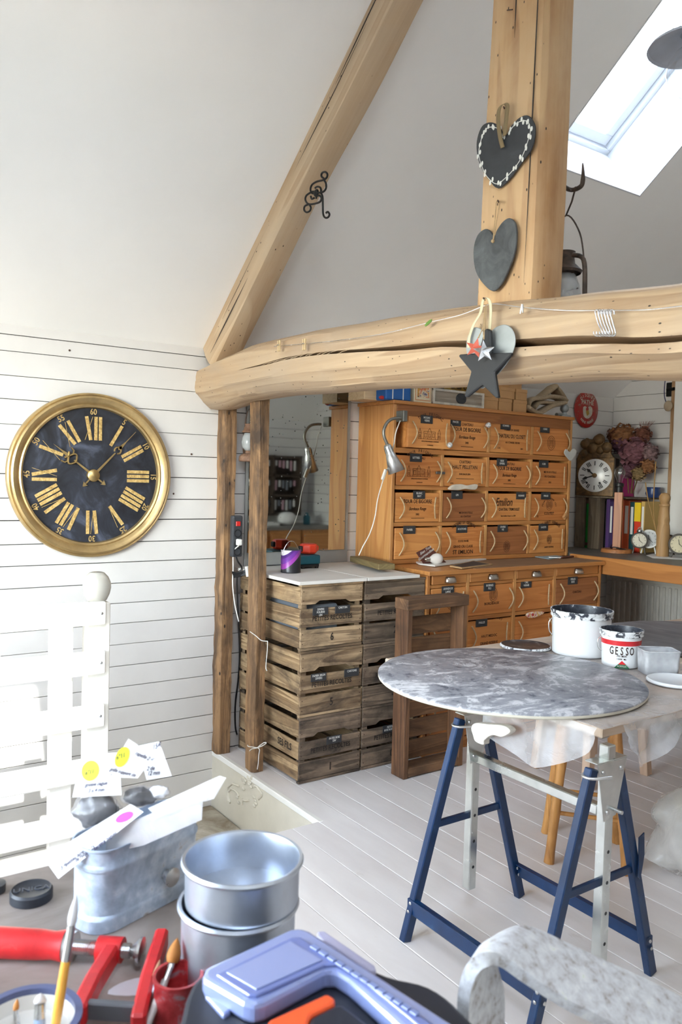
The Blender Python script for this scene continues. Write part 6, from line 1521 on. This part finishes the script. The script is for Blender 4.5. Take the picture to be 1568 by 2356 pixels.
tag(MB().lathe([(1e-4,0),(.04,0),(.042,.09),(.02,.12),(.02,.14),(1e-4,.14)], 20, Matrix.Translation((4.05, 3.05, .941))).build('bottle', M_teal, smooth=40), 'teal bottle on the right workbench seen in the mirror', 'bottle')
# ================================================================ foreground bench
FZ = .76
M_bench = blotch('stained_grey_bench', [(.32, rgb(108,98,92)), (.52, rgb(138,128,122)), (.7, rgb(164,156,152))], 5, 7, .55, .8, (1,.5,1))
fb_ = thing('foreground_table', 'paint-stained grey brown table in the foreground', 'table', (2.9, -2.0, 0))
MB().box(2.41, 3.42, -2.9, -1.315, FZ-.04, FZ).build('table_top', M_bench, fb_, bevel=.004)
for (x_, y_) in ((2.48,-1.4),(3.36,-1.4),(2.48,-2.8),(3.36,-2.8)): MB().box(x_-.03, x_+.03, y_-.03, y_+.03, 0, FZ-.04).build('leg', M_tablew, fb_)
MB().box(2.44, 2.46, -2.85, -1.35, FZ-.14, FZ-.04).build('apron', M_tablew, fb_)
sm = [at(x, y, 'z', FZ+.001) for x, y in ((248,2285),(275,2262),(325,2248),(338,2262),(318,2288))]
MB().prism([(p.x, p.y) for p in catmull(sm, 3)], FZ, FZ+.0006).build('paint_smear', plain('pale_grey_smear', rgb(196,198,206), .6), fb_)
# ---- galvanised tin box full of price cards and bags
RZ = FZ+.135
F_, Rr, Lf = at(228, 1972, 'z', RZ), at(478, 1864, 'z', RZ), at(142, 1948, 'z', RZ)
e1 = (Rr-F_).normalized(); e2 = Vector((-e1.y, e1.x, 0))
if e2.dot(Lf-F_) < 0: e2 = -e2
Lt, Wt = (Rr-F_).length/2, abs((Lf-F_).dot(e2))/2+.012
ct = F_+e1*Lt+e2*Wt; ct.z = FZ+.001
Mtn = Matrix(((e1.x,e2.x,0,ct.x),(e1.y,e2.y,0,ct.y),(0,0,1,ct.z),(0,0,0,1)))
if e1.cross(e2).z < 0: Mtn = Mtn @ Matrix.Diagonal((1,-1,1,1))
M_galvt = blotch('weathered_galvanised', [(.32, rgb(138,152,172)), (.48, rgb(172,188,208)), (.58, rgb(206,216,230)), (.66, rgb(150,126,104))], 10, 6, .42, .6, metallic=.2, fine=4)
tn = thing('metal_tin', 'galvanised metal tin full of bagged goods and price cards', 'tin', tuple(ct))
def sect(k_, z_): return rrect(Lt*k_, Wt*k_, min(.05, Wt*.8), z_, 8)
hT = .135
MB().loft([sect(1.01,0), sect(1.01,.020), sect(.985,.024), sect(.965,.026), sect(.965,.095), sect(.99,.099), sect(.99,.104), sect(.965,.108), sect(.975,hT-.006), sect(1.0,hT-.003), sect(1.0,hT), sect(.975,hT), sect(.955,.10), sect(.955,.012)], caps=False, M=Mtn).build('tin_wall', M_galvt, tn, smooth=35)
MB().prism([(a[0], a[1]) for a in sect(.98, 0)], .001, .012, Mtn).build('tin_base', M_galvt, tn)
kb_ = at(383, 2012, 'z', FZ+.075); 
nrm_ = -(Mtn.to_3x3() @ Vector((0,1,0))).normalized(); kc = atp(383, 2012, tuple(F_), nrm_)
MB().lathe([(.009,-.004),(.009,.008),(.015,.010),(.016,.016),(.010,.019),(1e-4,.019)], 24, frame(tuple(kc), nrm_)).build('knob', M_steel, tn, smooth=40)
def card3(name, label, px, deps, mat, cat='card', th=.0008, parent=None):
    P = [atd(x, y, d_) for (x, y), d_ in list(zip(px, deps))[:3]]
    n_ = (P[1]-P[0]).cross(P[2]-P[0]).normalized()
    P = P+[atp(x, y, tuple(P[0]), n_) for (x, y) in px[3:]]
    n_ = (P[1]-P[0]).cross(P[2]-P[0]).normalized()
    if n_.dot(CAM-P[0]) < 0: P = P[::-1]; n_ = -n_
    m = len(P); vs = [tuple(p) for p in P]+[tuple(p-n_*th) for p in P]
    fs = [tuple(range(m)), tuple(reversed(range(m, 2*m)))]+[(i, m+i, m+(i+1)%m, (i+1)%m) for i in range(m)]
    o = MB().add(vs, fs).build(name, mat, parent)
    if label: tag(o, label, cat, 'price cards in the tin')
    return o, P, n_
M_cardw = plain('white_card', rgb(236,238,242), .7, var=.01)
M_pen = plain('blue_black_pen', rgb(52,50,84), .7)
M_yel = plain('fluo_yellow', rgb(232,240,60), .6, var=.02); M_pink = plain('fluo_pink', rgb(250,70,190), .6, var=.02)
def on_card(P, n_, px, py): return atp(px, py, tuple(P[0]+n_*.0008), n_)
def dot_(o, P, n_, px, py, rx, ry, rot, mat):
    pts = []
    for i in range(24):
        a = 2*pi*i/24; u, v_ = rx*cos(a), ry*sin(a)
        pts.append(on_card(P, n_, px+u*cos(rot)-v_*sin(rot), py+u*sin(rot)+v_*cos(rot)))
    MB().add([tuple(p) for p in pts], [tuple(range(24))]).build('round_sticker', mat, o)
def scribble(o, P, n_, px, py, s_, size, rot):
    d_ = Vector((on_card(P, n_, px+20*cos(rot), py+20*sin(rot))-on_card(P, n_, px, py))).normalized()
    dn = Vector((on_card(P, n_, px-20*sin(rot), py+20*cos(rot))-on_card(P, n_, px, py))).normalized()
    text(s_, size, axes(tuple(on_card(P, n_, px, py)+n_*.0004), d_, -dn), 'handwriting', M_pen, o, depth=.0003, shear=.4, sx=.8, align='LEFT')
def cp(*pts): return [(90+x/3.484, 1680+y/3.484) for x, y in pts]
def c1_(x, y): return (90+x/3.484, 1680+y/3.484)
dT = (ct-CAM).dot(CF)
o, P, n_ = card3('price_card', 'white price card behind the others in the tin, unstickered', cp((790,125),(960,90),(1062,366),(860,400)), (dT+.06, dT+.06, dT+.04, dT+.04), M_cardw)
scribble(o, P, n_, *c1_(905,140), '15€', .012, -.3); scribble(o, P, n_, *c1_(860,310), '2 de', .010, -.1); scribble(o, P, n_, *c1_(865,350), '12 mm', .010, -.12)
o, P, n_ = card3('price_card', 'white price card with pale yellow sticker leaning left in the tin', cp((345,190),(640,180),(660,520),(265,538)), (dT+.0, dT+.0, dT-.02, dT-.02), M_cardw)
dot_(o, P, n_, *c1_(410,325), 20, 24, .3, M_yel); scribble(o, P, n_, *c1_(365,345), 'n°11', .010, -.2); scribble(o, P, n_, *c1_(365,440), 'grosse bague', .009, -.1); scribble(o, P, n_, *c1_(370,490), '- 3 x 4 mm', .009, -.1)
o, P, n_ = card3('price_card', 'tilted white price card with bright yellow sticker on top of the tin', cp((715,68),(922,205),(790,385),(530,375)), (dT-.06, dT-.06, dT-.07, dT-.07), M_cardw)
dot_(o, P, n_, *c1_(665,215), 15, 25, .45, M_yel); scribble(o, P, n_, *c1_(612,225), 'n°11', .010, -.35); scribble(o, P, n_, *c1_(770,180), 'rapelle 2 €', .009, .42); scribble(o, P, n_, *c1_(565,310), 'grille support de', .008, .25); scribble(o, P, n_, *c1_(570,350), '-', .010, .1)
o, P, n_ = card3('price_card', 'long handwritten card with pink sticker sticking out of the tin front', [(100,1974),(134,2022),(330,1868),(300,1850)], (dT-.10, dT-.12, dT-.08, dT-.06), M_cardw)
dot_(o, P, n_, 286, 1880, 22, 10, -.45, M_pink)
for (x, y, s_) in ((150,1990,'petites laines'),(172,1982,'de rubans 25'),(195,1970,'et napperons'),(215,1955,'lot de 6 bagues'),(135,2002,'15 €')): scribble(o, P, n_, x, y, s_, .0085, -.66)
# plastic envelopes and dark bags
M_env = film('clear_envelope', rgb(240,240,244), .62, .12, .4, 16)
en = thing('plastic_envelope', 'clear plastic envelopes with white sheets lying over the tin', 'envelope', tuple(ct+Vector((0,0,.15))))
for px, dd, m_ in (([(243,1965),(245,1915),(380,1858),(520,1789),(492,1838),(466,1845),(464,1886),(330,1945)], dT-.08, M_env), ([(340,1860),(505,1785),(520,1790),(485,1832),(360,1880)], dT-.045, M_cardw), ([(250,1950),(330,1905),(460,1850),(462,1880),(330,1938)], dT-.06, M_env)):
    card3('plastic_sleeve', None, px, [dd]*len(px), m_, parent=en)
M_dkbag = plain('dark_bagged_goods', rgb(30,30,42), .35, var=.2, scale=30); M_clr = film('clear_bag', rgb(236,236,240), .14, .08, .9, 22)
for (px, py, r, sc_, lb_) in ((322,1832,36,(1.2,.6,.7),'clear bag of dark trinkets under the tilted price card'),(222,1868,52,(1.15,.6,.85),'clear bag of dark pieces at the left side of the tin'),(365,1822,24,(1.1,.5,.7),'clear bag of pale pieces at the right of the price cards')):
    c_ = atd(px, py, dT-.0); s_ = dT/FPX
    k_ = thing('sample_bag', lb_, 'bag', tuple(c_), 'bags in the tin')
    def bf(u, v, c_=c_, R0=r*s_, sc_=sc_):
        a, b = 2*pi*u, pi*v; q_ = Vector((sin(b)*cos(a)*sc_[0], sin(b)*sin(a)*sc_[1], cos(b)*sc_[2])); n2 = 1+.35*noise.noise(q_*2.3+c_*20)
        q_ = q_*R0*n2; return c_+CR*q_.x+CF*q_.y+CU*q_.z
    MB().grid(lambda u, v: c_+(bf(u, v)-c_)*.86, 24, 14).build('bag_contents', M_dkbag if 'dark' in lb_ else M_cardw, k_, smooth=40)
    MB().grid(bf, 24, 14).build('bag_skin', M_clr, k_, smooth=60)
# ---- round black cap
p = at(72, 2068, 'z', FZ); s_ = (p-CAM).dot(CF)/FPX; rc = 47*s_
lc = thing('lens_cap', 'round black plastic cap with moulded letters on the foreground table', 'cap', (p.x, p.y, FZ))
Mlc = Matrix.Translation((p.x, p.y, FZ+.001))
MB().lathe([(1e-4,0),(rc,0),(rc,.014),(rc-.003,.018),(rc-.006,.016),(1e-4,.016)], 40, Mlc).build('cap_body', plain('black_cap_plastic', rgb(36,40,48), .45), lc, smooth=35)
dv = (Vector((p.x, p.y, 0))-Vector((CAM.x, CAM.y, 0))).normalized()
text('UNICA', rc*.55, axes((p.x, p.y, FZ+.0175), (dv.y, -dv.x, 0), (dv.x, dv.y, 0)), 'moulded_lettering', plain('black_relief', rgb(60,66,78), .4), lc, depth=.001)
p = at(-12, 2052, 'z', FZ); tag(MB().lathe([(1e-4,0),(.018,0),(.018,.014),(1e-4,.016)], 24, Matrix.Translation((p.x, p.y, FZ+.001))).build('grey_disc', M_dkgrey, smooth=35), 'grey disc at the left picture edge beside the black cap', 'disc')
# ---- stacked aluminium cake tins
M_alut = metal('dull_aluminium', (.60,.66,.76,1), .34, .12, 9, metallic=.85)
pc_ = at(545, 2262, 'z', FZ); s_ = (pc_-CAM).dot(CF)/FPX
def cake_tin(label, z0_, r, h, lean=(0,0)):
    k_ = thing('cake_tin', label, 'tin', (pc_.x, pc_.y, z0_), 'stacked aluminium cake tins')
    M = Matrix.Translation((pc_.x+lean[0], pc_.y+lean[1], z0_))
    MB().lathe([(1e-4,0),(r*.985,0),(r*.992,.004),(r,h-.006),(r+.004,h-.005),(r+.006,h-.001),(r+.004,h+.003),(r,h+.002),(r-.002,h-.004),(r*.97,.006),(1e-4,.005)], 64, M).build('tin_wall', M_alut, k_, smooth=35)
    return k_
rT = 134*s_*1.0
zA = FZ+.001
# heights from the rims seen in the photo
def z_on(py, px=545):
    d_ = ray(px, py); h2 = math.hypot(pc_.x-CAM.x, pc_.y-CAM.y); return CAM.z+d_.z*h2/math.hypot(d_.x, d_.y)
zm, zt = z_on(2072), z_on(1974)
RT = 133*((Vector((pc_.x, pc_.y, zt))-CAM).dot(CF))/FPX
RM = 130*((Vector((pc_.x, pc_.y, zm))-CAM).dot(CF))/FPX
cake_tin('lower aluminium cake tin of the stacked pair on the foreground table', zA, RM, zm-zA)
cake_tin('upper aluminium cake tin of the stacked pair on the foreground table', zm+.0035, RT*.985, zt-zm-.0035, (.002, .004))
# red tin in front of the cake tins
p = at(408, 2345, 'z', FZ); s_ = (p-CAM).dot(CF)/FPX
rt2 = thing('red_tin', 'small red spattered tin squeezed in front of the cake tins', 'tin', (p.x, p.y, FZ))
MB().lathe([(1e-4,0),(.032,0),(.032,.055),(.034,.058),(.034,.062),(.030,.062),(.029,.02),(1e-4,.02)], 36, Matrix.Translation((p.x, p.y, FZ+.001))).build('tin_wall', blotch('red_spatter', [(.4, rgb(150,36,40)), (.55, rgb(184,60,64)), (.66, rgb(150,150,160))], 30, 5, .4), rt2, smooth=35)
# ---- red bar clamp
M_redp = blotch('red_clamp_paint', [(.3, rgb(176,28,34)), (.62, rgb(206,40,44)), (.76, rgb(170,110,104))], 16, 6, .38)
M_bar = plain('grey_steel_bar', rgb(92,94,100), .4)
CZ2 = FZ+.0235
def G(px, py, z_=CZ2): return at(px, py, 'z', z_)
cp_ = thing('bar_clamp', 'red painted bar clamp lying on the foreground table', 'clamp', tuple(G(170,2250,FZ)))
hA, hB = G(0,2168), G(150,2176); hD = hB-hA
MB().tube([hA-hD*.5, hA, hA+hD*.6, hA+hD*.82, hB], [.0215,.022,.0215,.0195,.0225], 20).build('handle', M_redp, cp_, smooth=40)
MB().tube([G(150,2176), G(172,2178)], .021, 20).build('ferrule', M_steel, cp_, smooth=40)
a, b = G(170,2178), G(300,2188); k_ = MB(); n = 60; d_ = b-a
k_.tube([a+d_*(i/n) for i in range(n+1)], [.0095+(.0016 if i % 2 else 0) for i in range(n+1)], 12); k_.build('screw', M_steel, cp_, smooth=20)
M_ = frame(tuple(G(282,2186)), d_); MB().lathe([(.008,0),(.008,.006),(.006,.012),(.010,.018),(.020,.026),(.020,.030),(1e-4,.031)], 24, M_).build('swivel_foot', M_steel, cp_, smooth=35)
MB().tube([G(226,2182), G(282,2186)], .018, 18).build('jaw_boss', M_redp, cp_, smooth=40)
def arm(pts, w, name, m_=M_redp): 
    P = [G(x, y) for x, y in pts]
    for i in range(len(P)-1): MB().bar(P[i], P[i+1], w, .030, up=(0,0,1), ext=.004).build(name, m_, cp_, bevel=.004)
arm([(255,2196),(215,2262),(180,2335)], .022, 'sliding_arm')
arm([(372,2158),(340,2260),(318,2356)], .020, 'fixed_arm')
MB().bar(G(140,2318), G(330,2330), .012, .024, up=(0,0,1)).build('bar', M_bar, cp_, bevel=.002)
# ---- jar with brushes at the lower left
pj = at(60, 2480, 'z', FZ); s_ = (pj-CAM).dot(CF)/FPX
jz = .075
Mj = Matrix.Translation((pj.x, pj.y, FZ+.001)); rj = .062
jr = thing('brush_jar', 'wide jar with a dark blue rim holding brushes at the lower left corner', 'jar', (pj.x, pj.y, FZ))
MB().lathe([(1e-4,0),(rj,0),(rj,jz-.01),(rj+.003,jz-.004)], 40, Mj).build('jar_wall', plain('tan_stoneware', rgb(176,164,140), .4), jr, smooth=40)
MB().lathe([(rj+.003,jz-.004),(rj+.003,jz),(rj-.006,jz),(rj-.006,jz-.008)], 40, Mj).build('blue_rim', plain('slate_blue_glaze', rgb(84,92,130), .3), jr, smooth=40)
MB().lathe([(rj-.006,jz-.008),(rj-.010,.05),(1e-4,.045)], 40, Mj).build('jar_inside', M_paper, jr, smooth=40)
dJ = (pj-CAM).dot(CF)
def brush(label, tip, mid, base, dep, rh, mh, mb_, rb_=None):
    """tip of bristles, ferrule start, base, as pixels with depths"""
    T_, M1, B_ = atd(*tip, dep[0]), atd(*mid, dep[1]), atd(*base, dep[2])
    k_ = thing('paint_brush', label, 'brush', tuple(B_), 'brushes in the foreground')
    fe = M1.lerp(B_, .28); fb2 = M1
    MB().tube([B_, B_.lerp(fe, .5), fe], [rh*.8, rh*1.15, rh], 12).build('handle', mh, k_, smooth=50)
    MB().tube([fe, fe.lerp(fb2, .5), fb2], [rh*1.02, rh*.95, rh*.95], 14).build('ferrule', M_steel, k_, smooth=50)
    P = [fb2.lerp(T_, q/8) for q in range(9)]
    MB().tube(P, [(rb_ or rh*.95)*x for x in (.85,1.05,1.15,1.12,1.0,.85,.65,.4,.08)], 14).build('bristles', mb_, k_, smooth=60)
M_yh = plain('orange_handle_paint', rgb(232,168,72), .35); M_bw = plain('white_bristle', rgb(206,204,206), .7); M_bo = plain('sable_bristle', rgb(176,112,48), .7)
brush('orange handled brush with white tip standing in the lower left jar', (176,2058), (164,2130), (118,2420), (dJ+.03,dJ+.02,dJ), .0054, M_yh, M_bw)
brush('orange bristled brush with pale handle leaning on the clamp', (408,2158), (396,2215), (335,2370), (1.13,1.115,1.05), .0048, plain('grey_handle', rgb(190,186,182), .3), M_bo, .0085)
brush('pink handled brush leaning on the red clamp arm', (368,2208), (354,2262), (312,2375), (1.14,1.12,1.05), .0048, plain('pink_handle', rgb(232,160,150), .3), plain('tan_bristle', rgb(160,120,90), .7))
brush('thin brush with brown tip standing in the lower left jar', (40,2298), (36,2325), (45,2420), (dJ+.02,dJ+.015,dJ), .0034, M_steel, M_bo)
brush('blue grey handled brush standing in the lower left jar', (93,2285), (92,2310), (90,2430), (dJ+.02,dJ+.015,dJ), .0068, plain('blue_grey_handle', rgb(150,170,200), .4), M_bw)
# ---- organiser tool box
M_tbx = plain('charcoal_toolbox', rgb(34,38,50), .45, var=.06)
t = NT('lavender_polypropylene'); M_lav = t.set(rgb(140,156,210), .3, **{'Transmission Weight': .25, 'Coat Weight': .2})
t = NT('lavender_polypropylene_dark'); M_lav2 = t.set(rgb(108,124,186), .3, **{'Transmission Weight': .15})
OZ = .905
ob_ = thing('tool_organiser', 'charcoal tool case with translucent lavender lids and an orange handle', 'tool case', tuple(at(760,2300,'z',FZ)))
def slab(px, z0_, z1_, name, mat, parent=None, n=3, bev=.004):
    P = catmull([at(x, y, 'z', z1_) for x, y in px], n) if n else [at(x, y, 'z', z1_) for x, y in px]
    return MB().prism([(p.x, p.y) for p in P], z0_, z1_).build(name, mat, parent or ob_, bevel=bev, seg=2)
slab([(418,2420),(420,2330),(438,2272),(470,2238),(560,2185),(690,2140),(800,2200),(890,2243),(985,2268),(1060,2325),(1115,2420),(900,2520),(600,2540)], FZ+.002, OZ-.012, 'case_body', M_tbx, n=4, bev=.006)
ld = slab([(466,2242),(472,2226),(668,2136),(690,2133),(712,2140),(1120,2405),(1130,2425),(1060,2470),(1040,2465),(800,2250),(770,2232),(748,2232),(610,2305),(585,2312),(560,2304),(470,2252)], OZ-.012, OZ+.012, 'lid', M_lav, n=0, bev=.006)
slab([(496,2240),(668,2157),(690,2155),(1080,2410),(1050,2430),(815,2238),(775,2218),(745,2220),(590,2290),(572,2288)], OZ+.012, OZ+.016, 'lid_panel', M_lav2, ld, n=0, bev=.002)
slab([(520,2236),(668,2165),(740,2208),(590,2276)], OZ+.016, OZ+.0175, 'lid_window', M_lav, ld, n=0, bev=.001)
for i in range(13):
    x_ = 712+19*i; y_ = 2176+12.4*i
    slab([(x_, y_), (x_+16, y_+10), (x_+26, y_+4), (x_+10, y_-6)], OZ+.016, OZ+.0185, 'moulded_rib', M_lav, ld, n=0, bev=.001)
slab([(728,2142),(745,2140),(862,2220),(866,2232),(850,2234),(730,2152)], OZ-.012, OZ-.002, 'side_tab', plain('pale_lavender_tab', rgb(178,176,204), .35), n=0, bev=.003)
slab([(470,2285),(490,2275),(532,2322),(514,2334)], OZ-.03, OZ-.006, 'latch', M_lav, n=0, bev=.003)
slab([(600,2372),(620,2345),(752,2284),(772,2296),(768,2308),(715,2334),(700,2380)], OZ-.012, OZ+.004, 'handle', plain('orange_handle_plastic', rgb(238,92,44), .4, var=.02), n=0, bev=.004)
slab([(700,2400),(712,2338),(770,2310),(786,2306),(870,2370),(860,2430)], OZ-.012, OZ+.002, 'handle_grip', M_tbx, n=0, bev=.006)
# ---- paint-spattered chair back
t = NT('paint_spattered_wood'); f = t.noise(t.coords(), 60, 7, .7, .3)
c = t.ramp(f, [(.33, rgb(140,128,120)), (.42, rgb(190,190,194)), (.54, rgb(210,213,218)), (.66, rgb(226,228,230)), (.74, rgb(200,214,184))])
t.bump(f, .35, .006); M_spat = t.set(c, .6)
ch = thing('spattered_chair', 'paint-spattered chair with a bent flat back rail in the right foreground', 'chair', (3.2, -1.2, 0))
Fp = [(1052,2440),(1050,2340),(1056,2265),(1078,2212),(1118,2190),(1160,2200),(1215,2240),(1290,2290),(1400,2348),(1600,2452)]
Bp = [(1142,2440),(1141,2350),(1141,2270),(1122,2175),(1162,2138),(1215,2130),(1300,2166),(1400,2213),(1490,2254),(1640,2330)]
dF, dB = .98, 1.07
Fv = catmull([atd(x, y, dF) for x, y in Fp], 6, False); Bv = catmull([atd(x, y, dB) for x, y in Bp], 6, False)
rings = []
for i in range(len(Fv)):
    a, b = Fv[i], Bv[i]; w_ = b-a
    tg_ = (Fv[min(i+1, len(Fv)-1)]-Fv[max(i-1, 0)]).normalized(); n_ = w_.cross(tg_).normalized()
    if n_.dot(CU) < 0 and i > 20: n_ = -n_
    rings.append((a, b, n_))
prev = None; R2 = []
for a, b, n_ in rings:
    if prev is not None and n_.dot(prev) < 0: n_ = -n_
    prev = n_; R2.append((a, b, n_))
sgn = 1 if R2[-1][2].dot(CU) > 0 else -1
MB().loft([[a, a.lerp(b, .5)+n_*sgn*.004, b, b-n_*sgn*.012, a.lerp(b, .5)-n_*sgn*.012, a-n_*sgn*.016] for a, b, n_ in R2]).build('back_rail', M_spat, ch, smooth=50)
s0_, s1_ = (Fv[0]+Bv[0])/2, (Fv[-1]+Bv[-1])/2
MB().bar(s0_, (s0_.x, s0_.y, .0), .055, .025).build('leg', M_spat, ch, bevel=.006)
MB().bar(s1_, (s1_.x, s1_.y, .0), .055, .025).build('leg', M_spat, ch, bevel=.006)
MB().bar((s0_.x, s0_.y, .44), (s1_.x, s1_.y, .44), .05, .03).build('seat_rail', M_spat, ch, bevel=.004)
